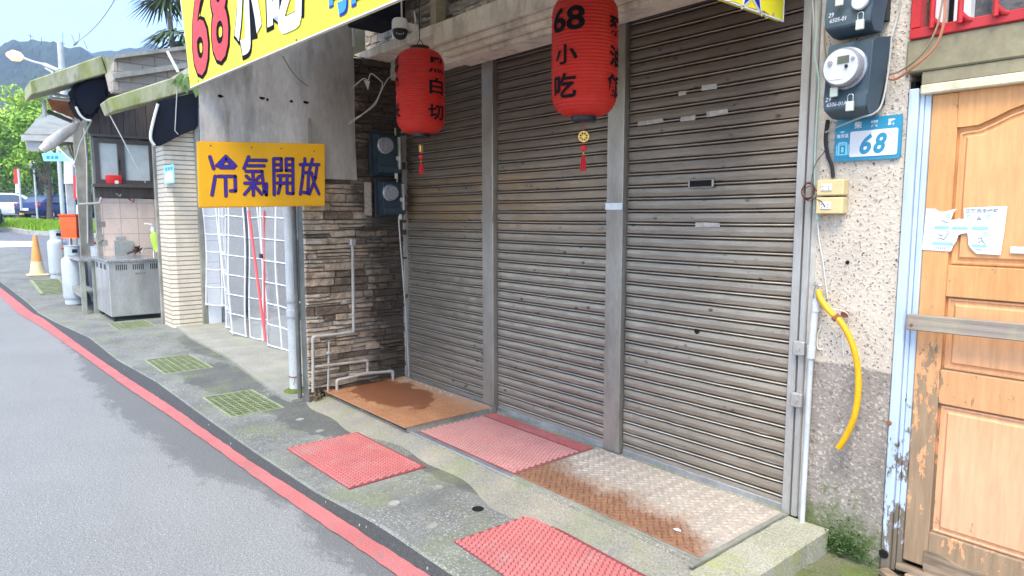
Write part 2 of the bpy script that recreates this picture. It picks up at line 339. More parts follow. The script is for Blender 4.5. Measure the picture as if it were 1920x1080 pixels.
M['cable_grey'] = plain('grey cable', (.42, .42, .39), .5)
M['cable_white'] = plain('white cable', (.68, .67, .62), .5)
M['cable_mint'] = plain('mint cable', (.38, .52, .45), .5)
M['cable_black'] = plain('black cable', (.02, .02, .022), .5)
M['cable_brown'] = plain('brown cable', (.11, .04, .03), .5)
M['cable_orange'] = plain('orange cable', (.47, .19, .11), .5)
M['cable_tan'] = plain('tan cable', (.33, .24, .15), .5)
M['plate_blue'] = plain('plate blue', (.02, .25, .42), .35)
M['plate_pale'] = plain('plate pale blue', (.26, .72, .86), .35)
M['white_paint'] = plain('white paint', (.78, .78, .8), .4)
M['paper'] = plain('paper', (.76, .78, .83), .8)
M['print_blue'] = plain('print blue', (.30, .55, .80), .8)
M['print_grey'] = plain('print grey', (.22, .24, .30), .8)
def m_sign(name, c1, c2, c3):
    s = NT(name); n = s.noise(s.p, 2.2, 6, .6); col = s.mix(s.ramp(n, .35, .65), c1, c2)
    fade = s.ramp(s.noise(s.mapv(s.p, (2.5, 2.5, .8)), 3, 7, .6), .58, .74); col = s.mix(s.math('MULTIPLY', fade, .75), col, c3); gr = s.ramp(s.noise(s.mapv(s.p, (3, 3, .4)), 6, 7, .7), .6, .8); col = s.mix(s.math('MULTIPLY', gr, .22), col, (.3, .22, .08))
    return s.out(col, .45, 0, .4)
M['sign_yellow'] = m_sign('sign yellow', (.80, .70, .02), (.76, .64, .02), (.72, .46, .05))
M['sign_amber'] = m_sign('sign amber', (.82, .42, .012), (.76, .38, .012), (.82, .5, .05))
M['ink_red'] = plain('sign red', (.62, .035, .03), .45)
M['ink_black'] = plain('sign black', (.010, .009, .010), .9, spec=.1)
M['ink_white'] = plain('sign white', (.72, .74, .82), .45)
M['ink_blue'] = plain('sign blue', (.035, .27, .72), .45)
M['ink_navy'] = plain('sign navy', (.018, .012, .30), .45)
M['ink_maroon'] = plain('sign maroon edge', (.11, .006, .035), .5)
M['ink_violet'] = plain('sign violet', (.045, .03, .36), .45)
def m_lantern():
    s = NT('red lantern cloth'); n = s.noise(s.p, 14, 5); col = s.mix(n, (.76, .045, .028), (.62, .030, .020)); x, y, z = s.sep(s.p); col = s.mix(s.math('MULTIPLY', s.ramp(s.noise(s.mapv(s.p, (5, 5, 1.2)), 3, 7, .7), .48, .72), .35), col, (.55, .10, .065))
    s.b.inputs['Subsurface Weight'].default_value = .0
    tr = s.n('ShaderNodeBsdfTranslucent'); s.link(col, tr.inputs['Color']); mx = s.n('ShaderNodeMixShader'); mx.inputs[0].default_value = .4
    s.out(col, .5, 0, .35); s.link(s.b.outputs[0], mx.inputs[1]); s.link(tr.outputs[0], mx.inputs[2])
    s.link(mx.outputs[0], s.t.nodes['Material Output'].inputs[0]); return s.m
M['lantern'] = m_lantern()
M['red_tassel'] = plain('red tassel', (.62, .018, .025), .7)
M['gold'] = plain('gold coin', (.6, .36, .08), .35, .8)
def m_mat_rub(name, top):
    s = NT(name); n = s.noise(s.p, 2.6, 8, .7); f = s.noise(s.p, 90, 4, .7)
    col = s.mix(s.ramp(n, .35, .65), top, tuple(c*.8 for c in top)); col = s.mul(col, s.ramp(f, -.1, .7))
    col = s.mix(s.math('MULTIPLY', s.ramp(s.noise(s.p, 4.2, 8, .75), .50, .72), .75), col, (.42, .26, .235))
    s.bump(f, .25, .003); return s.out(col, .75, 0, .3)
M['mat_pink'] = m_mat_rub('pink rubber', (.68, .21, .20)); M['mat_groove'] = mk('grimy mat groove', (.24, .055, .058), (.18, .045, .048), 6, .9)
M['mat_worn'] = m_mat_rub('worn pink rubber', (.72, .34, .315)); M['mat_worn_groove'] = mk('dusty mat groove', (.27, .085, .085), (.22, .07, .07), 6, .9)
M['mat_flat'] = m_mat_rub('flat pink strip', (.62, .17, .17))
def m_rustplate():
    s = NT('rusted plate'); x, y, z = s.sep(s.p); f = s.noise(s.p, 70, 6, .7)
    col = s.mix(s.ramp(s.noise(s.p, 6, 8, .7), .35, .65), (.52, .255, .125), (.41, .185, .085)); col = s.mul(col, s.ramp(f, -.1, .72))
    dust = s.math('MULTIPLY', s.ramp(s.math('ADD', y, s.math('MULTIPLY', s.noise(s.p, 9, 6), .3)), 3.07, 3.3), .5); col = s.mix(dust, col, (.5, .44, .36))
    dx = s.math('DIVIDE', s.math('ADD', x, 4.72), .40); dy = s.math('DIVIDE', s.math('SUBTRACT', y, 2.74), .235)
    r = s.math('SQRT', s.math('ADD', s.math('MULTIPLY', dx, dx), s.math('MULTIPLY', dy, dy)))
    r = s.math('ADD', r, s.math('MULTIPLY', s.math('SUBTRACT', s.noise(s.p, 3.4, 9, .68), .52), 2.6)); k = s.ramp(r, 1.03, .97)
    col = s.mix(s.math('MULTIPLY', k, .85), col, (.17, .058, .024))
    s.bump(f, .5, .006); return s.out(col, s.math('MULTIPLY_ADD', k, -.3, .85), 0, .4)
M['rust_plate'] = m_rustplate()
def m_checker(nm='checker plate', k0=1.0):
    s = NT(nm); x, y, z = s.sep(s.p); f = s.noise(s.p, 60, 5, .7)
    g = s.mix(s.ramp(s.noise(s.p, 7, 8, .7), .3, .7), (.64, .55, .46), (.48, .42, .36)); r = s.mix(s.ramp(s.noise(s.p, 9, 8, .7), .3, .7), (.42, .22, .125), (.31, .155, .09))
    e = s.math('ADD', s.math('SUBTRACT', y, 2.685), s.math('MULTIPLY', s.math('SUBTRACT', s.noise(s.p, 5, 8, .7), .5), .40))
    e = s.math('ADD', e, s.math('MULTIPLY', s.ramp(x, -1.86, -1.55), .22)); e = s.math('ADD', e, s.math('MULTIPLY', s.ramp(x, -2.45, -2.85), -.06))
    k = s.ramp(e, -.10, .08); k2_ = s.math('MULTIPLY_ADD', k, 1-k0, k0); col = s.mul(s.mul(s.mix(k, r, g), s.ramp(f, -.2, .75)), k2_)
    s.bump(f, .25, .003); return s.out(col, .62, .12, .4)
M['checker'] = m_checker(); M['lozenge'] = m_checker('lozenge tread', .6)
M['grate'] = mk('galvanised grate', (.34, .37, .22), (.22, .26, .13), 9, .6, .2, .1, 60)
M['moss'] = mk('wet moss', (.13, .19, .025), (.05, .08, .012), 12, .9, 0, .6, 50)
M['stainless'] = mk('stainless steel', (.70, .71, .71), (.58, .59, .59), 3, .32, .75, .03, 60, (1, 1, .3), dirt=(.3, .3, .28), damt=.3)
M['stainless_top'] = mk('stainless top', (.56, .57, .58), (.46, .47, .47), 3, .25, .85, .03, 60)
M['iron_grey'] = mk('grey angle iron', (.36, .37, .32), (.27, .275, .24), 6, .6, .4, .1, 60, dirt=(.18, .1, .05), damt=.4)
M['gas_grey'] = mk('gas cylinder paint', (.50, .55, .60), (.43, .48, .53), 4, .45, 0, .05, 60, dirt=(.3, .3, .3), damt=.4)
M['orange_plastic'] = plain('orange plastic', (.78, .12, .025), .4)
M['pink_tape'] = plain('faded red tape', (.72, .12, .13), .5); M['red_plastic'] = plain('red plastic', (.70, .03, .03), .35)
M['cone_orange'] = plain('faded cone orange', (.75, .33, .10), .6); M['cone_cream'] = plain('faded cone cream', (.72, .58, .33), .6)
M['green_bottle'] = plain('green bottle', (.35, .55, .06), .25)
M['bristle'] = mk('brown bristle', (.10, .05, .03), (.05, .02, .012), 30, .9)
M['alu_brown'] = mk('brown aluminium', (.15, .13, .115), (.115, .10, .09), 5, .4, .5, .05, 60)
M['ac_steel'] = plain('white sheet', (.62, .62, .62), .5)
def m_sheet():
    s = NT('fibreglass canopy sheet'); tr = s.n('ShaderNodeBsdfTranslucent'); tr.inputs['Color'].default_value = (.8, .78, .72, 1); mx = s.n('ShaderNodeMixShader'); mx.inputs[0].default_value = .14
    s.out((.6, .58, .54), .6); s.link(s.b.outputs[0], mx.inputs[1]); s.link(tr.outputs[0], mx.inputs[2]); s.link(mx.outputs[0], s.t.nodes['Material Output'].inputs[0]); return s.m
M['canopy_sheet'] = m_sheet()
M['leaf_a'] = mk('leaf green', (.30, .47, .045), (.15, .30, .025), 1.2, .55, 0, 0, 40)
M['leaf_b'] = mk('leaf light', (.48, .62, .07), (.28, .46, .04), 1.2, .55, 0, 0, 40)
M['leaf_dark'] = mk('leaf dark', (.07, .14, .025), (.035, .075, .015), 1.2, .55, 0, 0, 40)
M['palm'] = mk('palm leaf', (.075, .12, .045), (.05, .085, .035), 3, .5, 0, 0, 40)
M['fern'] = mk('fern leaf', (.18, .27, .08), (.13, .21, .06), 6, .5, 0, 0, 40)
M['bark'] = mk('bark', (.13, .10, .075), (.08, .062, .05), 6, .9, 0, .5, 20)
M['palm_bark'] = mk('palm stem', (.20, .19, .17), (.13, .12, .11), 8, .9, 0, .4, 30)
M['grass'] = mk('grass', (.27, .42, .03), (.18, .31, .025), 3, .9, 0, .3, 30)
M['kerb'] = mk('kerb stone', (.4, .4, .38), (.3, .3, .28), 5, .85)
M['hill'] = mk('wooded hillside', (.06, .09, .04), (.022, .04, .022), .03, .95, 0, 1, .35, bd=4)
M['car_white'] = plain('car white', (.72, .73, .75), .25); M['car_blue'] = plain('car blue', (.03, .05, .16), .25, .3); M['car_dark'] = plain('car charcoal', (.03, .03, .033), .3)
M['car_glass'] = plain('car glass', (.09, .12, .16), .12); M['tyre'] = plain('tyre', (.02, .02, .02), .85); M['tail'] = plain('tail lamp', (.6, .02, .03), .2)
M['lamp_grey'] = plain('lamp grey', (.5, .5, .52), .5)
def m_emit(name, c, st):
    s = NT(name); s.out(c, .5); s.b.inputs['Emission Color'].default_value = c+(1,); s.b.inputs['Emission Strength'].default_value = st; return s.m
M['lamp_lit'] = m_emit('lit sodium lamp', (1, .50, .24), .55)
M['leds'] = plain('camera leds', (.6, .6, .6), .3)
def m_pvc():
    s = NT('clear vinyl'); tr = s.n('ShaderNodeBsdfTransparent'); tr.inputs[0].default_value = (.93, .95, .98, 1); mx = s.n('ShaderNodeMixShader'); mx.inputs[0].default_value = .33
    n = s.noise(s.mapv(s.p, (2, 2, .6)), 5, 5); s.out((.64, .64, .64), .25, 0, .6); s.bump(n, .2, .01)
    s.link(tr.outputs[0], mx.inputs[1]); s.link(s.b.outputs[0], mx.inputs[2]); s.link(mx.outputs[0], s.t.nodes['Material Output'].inputs[0]); return s.m
M['vinyl'] = m_pvc()
M['yellow_door'] = plain('ochre door', (.48, .36, .2), .6)

# ---------------------------------------------------------------- mesh builder
class B:
    def __init__(s): s.bm = bmesh.new()
    def quad(s, *pts): return s.bm.faces.new([s.bm.verts.new(p) for p in pts])
    def box(s, x0, x1, y0, y1, z0, z1, bev=0, mat=None, seg=1):
        r = bmesh.ops.create_cube(s.bm, size=1); vs = r['verts']
        for v in vs: v.co = Vector(((x0+x1)/2+v.co.x*(x1-x0), (y0+y1)/2+v.co.y*(y1-y0), (z0+z1)/2+v.co.z*(z1-z0)))
        if bev: 
            es = list({e for v in vs for e in v.link_edges}); g = bmesh.ops.bevel(s.bm, geom=es, offset=bev, segments=seg, affect='EDGES', profile=.5); vs = list({v for f in g['faces'] for v in f.verts} | {v for v in vs if v.is_valid})
        if mat is not None:
            for v in vs: v.co = mat @ v.co
        return vs
    def bar(s, a, b, w, h, up=(0, 0, 1), bev=0):
        """box bar from a to b, width w across, height h along up"""
        a = Vector(a); b = Vector(b); d = b-a; L = d.length; d.normalize(); u = Vector(up); u = (u-d*u.dot(d)).normalized(); sd = d.cross(u)
        m = Matrix((d, sd, u)).transposed().to_4x4(); m.translation = (a+b)/2
        return s.box(-L/2, L/2, -w/2, w/2, -h/2, h/2, bev, m)
    def tube(s, pts, r, seg=8, cap=True, close=False):
        pts = [Vector(p) for p in pts]; n = len(pts); rings = []; rr = r if isinstance(r, (list, tuple)) else [r]*n; prev = None
        for i, p in enumerate(pts):
            t = (pts[min(i+1, n-1)]-pts[max(i-1, 0)]) if not close else (pts[(i+1) % n]-pts[i-1])
            t.normalize()
            if prev is None: u = t.orthogonal().normalized()
            else:
                u = prev-t*prev.dot(t); u = u.normalized() if u.length > 1e-6 else t.orthogonal().normalized()
            prev = u; v = t.cross(u)
            rings.append([s.bm.verts.new(p+(u*math.cos(a)+v*math.sin(a))*rr[i]) for a in [2*math.pi*k/seg for k in range(seg)]])
        for i in range(n if close else n-1):
            A, Bq = rings[i], rings[(i+1) % n]
            for k in range(seg): s.bm.faces.new((A[k], A[(k+1) % seg], Bq[(k+1) % seg], Bq[k]))
        if cap and not close: s.bm.faces.new(rings[0][::-1]); s.bm.faces.new(rings[-1])
    def lathe(s, prof, c, seg=24, axis=(0, 0, 1), caps=True):
        c = Vector(c); q = Vector((0, 0, 1)).rotation_difference(Vector(axis)); rings = []
        for (r, z) in prof: rings.append([s.bm.verts.new(c+q @ Vector((r*math.cos(2*math.pi*k/seg), r*math.sin(2*math.pi*k/seg), z))) for k in range(seg)])
        for A, Bq in zip(rings, rings[1:]):
            for k in range(seg): s.bm.faces.new((A[k], A[(k+1) % seg], Bq[(k+1) % seg], Bq[k]))
        if caps:
            if prof[0][0] > 1e-4: s.bm.faces.new(rings[0][::-1])
            if prof[-1][0] > 1e-4: s.bm.faces.new(rings[-1])
    def prism(s, pts, vec):
        a = [s.bm.verts.new(p) for p in pts]; b = [s.bm.verts.new(Vector(p)+Vector(vec)) for p in pts]; n = len(a)
        s.bm.faces.new(a); s.bm.faces.new(b[::-1])
        for i in range(n): s.bm.faces.new((a[i], b[i], b[(i+1) % n], a[(i+1) % n]))
    def done(s, name, mat, parent=None, smooth=False, org=None, fixn=True, subd=0, angle=None):
        if fixn: bmesh.ops.recalc_face_normals(s.bm, faces=s.bm.faces)
        if smooth:
            for f in s.bm.faces: f.smooth = True
            for e in s.bm.edges:
                if len(e.link_faces) == 2 and e.calc_face_angle(0) > (angle or .7): e.smooth = False
        o0 = Vector((0, 0, 0)); p = parent
        while p is not None: o0 += Vector(p.location); p = p.parent
        if parent is None:
            xs = [v.co for v in s.bm.verts]
            o0 = Vector(org) if org else Vector(((min(v.x for v in xs)+max(v.x for v in xs))/2, (min(v.y for v in xs)+max(v.y for v in xs))/2, min(v.z for v in xs)))
        bmesh.ops.translate(s.bm, verts=s.bm.verts, vec=-o0)
        me = bpy.data.meshes.new(name); s.bm.to_mesh(me); s.bm.free()
        for mm in (mat if isinstance(mat, list) else [mat]): me.materials.append(M[mm] if isinstance(mm, str) else mm)
        o = bpy.data.objects.new(name, me); COL.objects.link(o)
        if parent is None: o.location = o0
        else: o.parent = parent
        return o
def tag(o, label, cat, group=None, kind=None):
    if label: o['label'] = label
    if cat: o['category'] = cat
    if group: o['group'] = group
    if kind: o['kind'] = kind
    return o
def thing(name, label, cat, loc, group=None):
    o = bpy.data.objects.new(name, None); COL.objects.link(o); o.location = loc; o.empty_display_size = .2
    return tag(o, label, cat, group)
def struct(o, kind='structure'): o['kind'] = kind; return o
def copy_tree(o, parent=None):
    c = o.copy(); COL.objects.link(c); c.parent = parent
    for ch in [x for x in o.children]: copy_tree(ch, c)
    return c
def smooth_pts(P, n=6):
    P = [Vector(p) for p in P]; out = []
    for i in range(len(P)-1):
        p0, p1, p2, p3 = P[max(i-1, 0)], P[i], P[i+1], P[min(i+2, len(P)-1)]
        for k in range(n):
            t = k/n; out.append(.5*((2*p1)+(p2-p0)*t+(2*p0-5*p1+4*p2-p3)*t*t+(3*p1-p0-3*p2+p3)*t**3))
    return out+[P[-1]]
# lettering --------------------------------------------------------------
def glyphs(body, bold=0.0, shear=0.0):
    """flat triangles of a line of lettering, em square 1, from Blender's built-in face"""
    c = bpy.data.curves.new('t', 'FONT'); c.body = body; c.size = 1; c.offset = bold; c.shear = shear; c.resolution_u = 3
    o = bpy.data.objects.new('t', c); COL.objects.link(o); dg = bpy.context.evaluated_depsgraph_get()
    me = bpy.data.meshes.new_from_object(o.evaluated_get(dg))
    V = [(v.co.x, v.co.y) for v in me.vertices]; Fc = [tuple(p.vertices) for p in me.polygons]
    bpy.data.objects.remove(o); bpy.data.curves.remove(c); bpy.data.meshes.remove(me)
    return V, Fc
def fit(b, body, place, x0, x1, y0, y1, bold=.0, shear=0, maxedge=None):
    """lettering scaled to the rectangle x0..x1, y0..y1 of the sign and put on it by place(u,v)"""
    V, Fc = glyphs(body, bold, shear)
    ax = min(v[0] for v in V); bx = max(v[0] for v in V); ay = min(v[1] for v in V); by = max(v[1] for v in V)
    t = bmesh.new(); vs = [t.verts.new((x0+(v[0]-ax)/(bx-ax)*(x1-x0), y0+(v[1]-ay)/(by-ay)*(y1-y0), 0)) for v in V]
    for f in Fc:
        try: t.faces.new([vs[i] for i in f])
        except ValueError: pass
    if maxedge:
        bmesh.ops.triangulate(t, faces=t.faces)
        for _ in range(4):
            es = [e for e in t.edges if e.calc_length() > maxedge]
            if not es: break
            bmesh.ops.subdivide_edges(t, edges=es, cuts=1); bmesh.ops.triangulate(t, faces=[f for f in t.faces if len(f.verts) > 3])
    mp = {v: b.bm.verts.new(place(v.co.x, v.co.y)) for v in t.verts}
    for f in t.faces:
        try: b.bm.faces.new([mp[v] for v in f.verts])
        except ValueError: pass
    t.free()
def stroke(b, pts, r, place, seg=6):
    """a flat round-ended brush stroke of half-width r"""
    P = [Vector((p[0], p[1])) for p in pts]
    for a, c in zip(P, P[1:]):
        d = (c-a).normalized(); n = Vector((-d.y, d.x)); ring = []
        th = math.atan2(n.y, n.x)
        for k in range(seg+1): q = th+math.pi*k/seg; ring.append(a+Vector((math.cos(q), math.sin(q)))*r)
        for k in range(seg+1): q = th+math.pi+math.pi*k/seg; ring.append(c+Vector((math.cos(q), math.sin(q)))*r)
        b.bm.faces.new([b.bm.verts.new(place(p.x, p.y)) for p in ring])

# ================================================================ SETTING : ground, road, pavement
def strip(name, left, right, mat, dz):
    """a painted/paved ribbon between two ground polylines, lying on the road surface"""
    b = B(); va = []; vb = []
    for p, q in zip(left, right):
        va.append(b.bm.verts.new((p[0], p[1], gz(p[0])+dz))); vb.append(b.bm.verts.new((q[0], q[1], gz(q[0])+dz)))
    for i in range(len(va)-1): b.bm.faces.new((va[i], va[i+1], vb[i+1], vb[i]))
    return b.done(name, mat)
def interp(P, x):
    for (a, ya), (c, yc) in zip(P, P[1:]):
        if x <= c: return ya+(yc-ya)*max(0, (x-a))/(c-a)
    return P[-1][1]
XB = [-400, -200, -120, -90, -60, -45, -33, -27, -24, -22, -20, -18, -17, -16, -15, -14, -13, -12, -11, -10, -9, -8, -7, -6.5, -6, -5.5, -5, -4.5, -4, -3.5, -3, -2.5, -2, -1, 0, 2, 6, 20, 60]
b = B()      # base terrain, out to the horizon
YS = [-300, -60, -10, 1, 3, 12, 60, 300]
g = {(i, j): b.bm.verts.new((x, y, gz(x)-.16)) for i, x in enumerate(XB) for j, y in enumerate(YS)}
for i in range(len(XB)-1):
    for j in range(len(YS)-1): b.bm.faces.new((g[i, j], g[i+1, j], g[i+1, j+1], g[i, j+1]))
struct(b.done('ground', 'old_concrete'))
# measured edge of the pavement and of the red line
PE = [(-34, 1.5), (-24, 1.15)]+[(p.x, p.y) for p in (onG(*q) for q in [(0, 528), (50, 565), (106, 605), (170, 634), (223, 676), (298, 718), (372, 772), (478, 846), (600, 926), (700, 978), (731, 997), (843, 1072)])]+[(-1, 1.68), (6, 1.8)]
PE = sorted(PE)
RR = sorted([(p.x, p.y) for p in (onG(*q) for q in [(0, 556), (80, 615), (159, 671), (239, 729), (319, 782), (398, 838), (478, 897), (600, 982), (731, 1072)])]+[(-30, .35), (-24, .6), (-1.5, 1.40), (4, 1.5)])
RL = sorted([(p.x, p.y) for p in (onG(*q) for q in [(0, 539), (80, 597), (159, 655), (239, 710), (319, 761), (398, 817), (478, 873), (600, 950), (731, 1035), (795, 1076)])]+[(-30, .5), (-24, .75), (-1.5, 1.54), (4, 1.64)])
b = B(); v0 = {}
for j, y in enumerate([-40, -8, -3, -1, 0, .6, 1.1]):
    for i, x in enumerate(XB): v0[i, j] = b.bm.verts.new((x, y, gz(x)))
for i, x in enumerate(XB): v0[i, 7] = b.bm.verts.new((x, interp(PE, x)+.08, gz(x)))
for i in range(len(XB)-1):
    for j in range(7): b.bm.faces.new((v0[i, j], v0[i+1, j], v0[i+1, j+1], v0[i, j+1]))
struct(b.done('road', 'asphalt'))
b = B()      # side yard and car park asphalt on the left, beyond the shops
xs = [x for x in XB if x <= -13]+[-12.9]; ys = [1.15, 1.6, 3, 6, 12, 40]
g = {(i, j): b.bm.verts.new((x, y, gz(x)+.004)) for i, x in enumerate(xs) for j, y in enumerate(ys)}
for i in range(len(xs)-1):
    for j in range(len(ys)-1): b.bm.faces.new((g[i, j], g[i+1, j], g[i+1, j+1], g[i, j+1]))
struct(b.done('side_road', 'asphalt_dark'))
xs = [x for x in XB if -30 <= x <= 4]
xf = []
for a, c in zip(xs, xs[1:]): xf += [a+(c-a)*k/8 for k in range(8)]
xf.append(xs[-1])
rj = random.Random(3)
jag = [rj.uniform(-.012, .012) for _ in xf]
struct(strip('gutter', [(x, interp(RL, x)+.005) for x in xf], [(x, interp(PE, x)+.02) for x in xf], 'gutter', .004))
struct(strip('red_line', [(x, interp(RR, x)+jag[i]*.3) for i, x in enumerate(xf)], [(x, interp(RL, x)+jag[-i]*.3) for i, x in enumerate(xf)], 'red_paint_road', .008))
wl = [onG(-60, 466), onG(-60, 452), onG(72, 453), onG(72, 463)]
b = B(); b.quad(*[(p.x, p.y, gz(p.x)+.012) for p in wl]); struct(b.done('white_line', 'white_paint_road'))

# pavement with real openings for the drain grates
GR = [(-5.97, -5.22, 1.60, 2.02), (-7.95, -7.10, 1.57, 2.03), (-11.0, -10.3, 1.74, 2.22)]
cutx = sorted(set(x for gq in GR for x in gq[:2])); base = [x for x in xf if -13.3 < x <= 4]
xs = sorted(set([-13.3]+base+cutx))
b = B()
for a, c in zip(xs, xs[1:]):
    gq = [q for q in GR if q[0] <= (a+c)/2 <= q[1]]
    rows = [None]+([gq[0][2], gq[0][3]] if gq else [])+[2.55 if c <= -1.38 or a < -1.38 else 2.40]
    for k in range(len(rows)-1):
        if gq and k == 1: continue
        ya = (interp(PE, a), interp(PE, c)) if rows[k] is None else (rows[k], rows[k])
        yb = (rows[k+1], rows[k+1])
        b.quad((a, ya[0], gz(a)+.012), (c, ya[1], gz(c)+.012), (c, yb[1], gz(c)+.012), (a, yb[0], gz(a)+.012))
xl = [x for x in xf if x < -13.3 and x >= -24]+[-13.3]
for a, c in zip(xl, xl[1:]):
    b.quad((a, interp(PE, a), gz(a)+.012), (c, interp(PE, c), gz(c)+.012), (c, 1.66, gz(c)+.012), (a, 1.66, gz(a)+.012))
for a, c in zip(xs, xs[1:]):
    if c <= -9.0: b.quad((a, 2.55, .012), (c, 2.55, .012), (c, 3.4, .012), (a, 3.4, .012))
struct(b.done('sidewalk', 'sidewalk', fixn=True))
rj = random.Random(33)
b = B()      # thin broken edge of the pavement
for a, c in zip(xf, xf[1:]):
    if -24 <= a and c <= 4: b.quad((a, interp(PE, a), gz(a)+.0121), (c, interp(PE, c), gz(c)+.0121), (c, interp(PE, c)-.02, gz(c)+.001), (a, interp(PE, a)-.02, gz(a)+.001))
struct(b.done('sidewalk_edge', 'sidewalk'))
for gq in GR:
    b = B(); x0, x1, y0, y1 = gq; z0 = gz(x0)-.10; z1 = gz(x0)+.010
    b.quad((x0, y0, z0), (x1, y0, z0), (x1, y1, z0), (x0, y1, z0))
    for p, q in (((x0, y0), (x1, y0)), ((x1, y0), (x1, y1)), ((x1, y1), (x0, y1)), ((x0, y1), (x0, y0))): b.quad((*p, z0), (*q, z0), (*q, z1), (*p, z1))
    struct(b.done('drain_pit', 'moss'))
    t = thing('drain_grate', {0: 'galvanised drain grate with green moss showing, beside the grey downpipe', 1: 'mossy galvanised drain grate in the pavement in front of the vinyl curtain doorway', 2: 'small drain grate half under the stainless sink cabinet'}[GR.index(gq)], 'drain grate', ((x0+x1)/2, (y0+y1)/2, z1), 'drain grates set in the pavement')
    b = B(); f = .018; zt = z1+.006
    b.box(x0, x1, y0, y0+f, zt-.03, zt); b.box(x0, x1, y1-f, y1, zt-.03, zt); b.box(x0, x0+f, y0+f, y1-f, zt-.03, zt); b.box(x1-f, x1, y0+f, y1-f, zt-.03, zt)
    b.done('frame', 'grate', t)
    b = B(); n = 13 if x1-x0 < .8 else 15
    for k in range(1, n): xx = x0+(x1-x0)*k/n; b.box(xx-.0055, xx+.0055, y0+f, y1-f, zt-.013, zt-.002)
    for k in range(1, 7): yy = y0+(y1-y0)*k/7; b.box(x0+f, x1-f, yy-.004, yy+.004, zt-.011, zt-.004)
    b.done('bar_grid', 'grate', t)
# a third-kind slotted channel cover further up the pavement
p = onG(88, 541); t = thing('drain_cover', 'slotted grey drain cover by the gas cylinders', 'drain cover', (p.x, p.y, gz(p.x)+.015))
b = B(); x0, x1, y0, y1 = p.x-1.0, p.x+.7, p.y-.12, p.y+.28
for k in range(12): xx = x0+(x1-x0)*k/11; b.bar((xx, y0, gz(xx)+.02), (xx, y1, gz(xx)+.02), .05, .02)
b.bar((x0-.05, y0-.03, gz(x0)+.022), (x1+.05, y0-.03, gz(x1)+.022), .05, .02); b.bar((x0-.05, y1+.03, gz(x0)+.022), (x1+.05, y1+.03, gz(x1)+.022), .05, .02)
b.done('bar_grid', 'grate', t)
# round patched holes in the pavement
for i, (px, py, lab) in enumerate([(739, 943, 'round plugged hole in the pavement, left of the red mat'), (822, 914, 'round plugged hole in the pavement right of the red mat'), (896, 954, 'round open hole with dark mouth in the pavement'), (810, 985, 'round plugged hole nearest the road on the pavement'), (562, 786, 'round plugged hole beside the drain grate'), (600, 808, 'round plugged hole between drain grate and red mat')]):
    p = onZ(px, py, .014); b = B(); b.lathe([(.031, 0), (.031, .003), (.026, .003), (.025, -.004 if i != 2 else .0005), (0.0005, -.004 if i != 2 else .0005)], (p.x, p.y, .0125), 20)
    tag(b.done('plugged_hole', 'old_concrete' if i != 2 else 'void', smooth=True), lab, 'hole', 'round holes in the pavement')

# raised concrete step in front of the shop, mortar fillet, mossy end, doorway platform
b = B(); b.box(-5.30, -1.575, 2.375, 3.6, -.1, .066); struct(b.done('step', 'slab'))
b = B(); n = 60; rj = random.Random(5)
for k in range(n):
    xa = -5.5+(4.12)*k/n; xb = -5.5+4.12*(k+1)/n
    ya = 2.20+.05*math.sin(xa*3.1)+.03*math.sin(xa*7.7); yb = 2.20+.05*math.sin(xb*3.1)+.03*math.sin(xb*7.7)
    b.quad((xa, ya, .0125), (xb, yb, .0125), (xb, 2.34, .052), (xa, 2.34, .052)); b.quad((xa, 2.34, .052), (xb, 2.34, .052), (xb, 2.376, .058), (xa, 2.376, .058))
bmesh.ops.remove_doubles(b.bm, verts=b.bm.verts, dist=.0005)
struct(b.done('mortar_fillet', 'mortar', smooth=True))
b = B(); [b.box(-1.573, -1.37, 2.30+.07*k, 2.30+.07*(k+1), -.12, .062) for k in range(12)]; bmesh.ops.remove_doubles(b.bm, verts=b.bm.verts, dist=.0005); bmesh.ops.delete(b.bm, geom=[f for f in b.bm.faces if abs(f.normal.y) > .9 and 2.301 < f.calc_center_median().y < 3.139], context='FACES_ONLY'); _r = random.Random(9)
for v in b.bm.verts: v.co += Vector((_r.uniform(-.005, .004), _r.uniform(-.004, .004), _r.uniform(-.003, .001)))
struct(b.done('step_end', 'mossy_slab'))
b = B(); rj = random.Random(11); nx, ny = 24, 14; g = {}
for i in range(nx+1):
    for j in range(ny+1): g[i, j] = b.bm.verts.new((-1.40+i*.11, 2.0+j*.1, -.045+rj.uniform(-.008, .008)-.05*max(0, 1-j/5)))
for i in range(nx):
    for j in range(ny): b.bm.faces.new((g[i, j], g[i+1, j], g[i+1, j+1], g[i, j+1]))
for v in b.bm.verts:
    if v.co.y < 2.35: v.co.z = min(v.co.z, -.02)
struct(b.done('mossy_ground', 'mossy_ground', smooth=True))
b = B(); b.prism([(-10.0, 2.40, 0), (-9.0, 2.30, 0), (-7.6, 2.28, 0), (-5.5, 2.10, 0), (-5.33, 2.12, 0), (-5.33, 2.375, 0), (-5.302, 3.2, 0), (-10.0, 3.2, 0)], (0, 0, .036)); 
struct(b.done('doorway_platform', 'platform'))

# ================================================================ THE SHOP
YF = 3.15
shop = thing('shop_building', 'shop with three rolling steel shutters, stacked stone side and stone-clad head', 'shop', (-3.4, YF, 0))
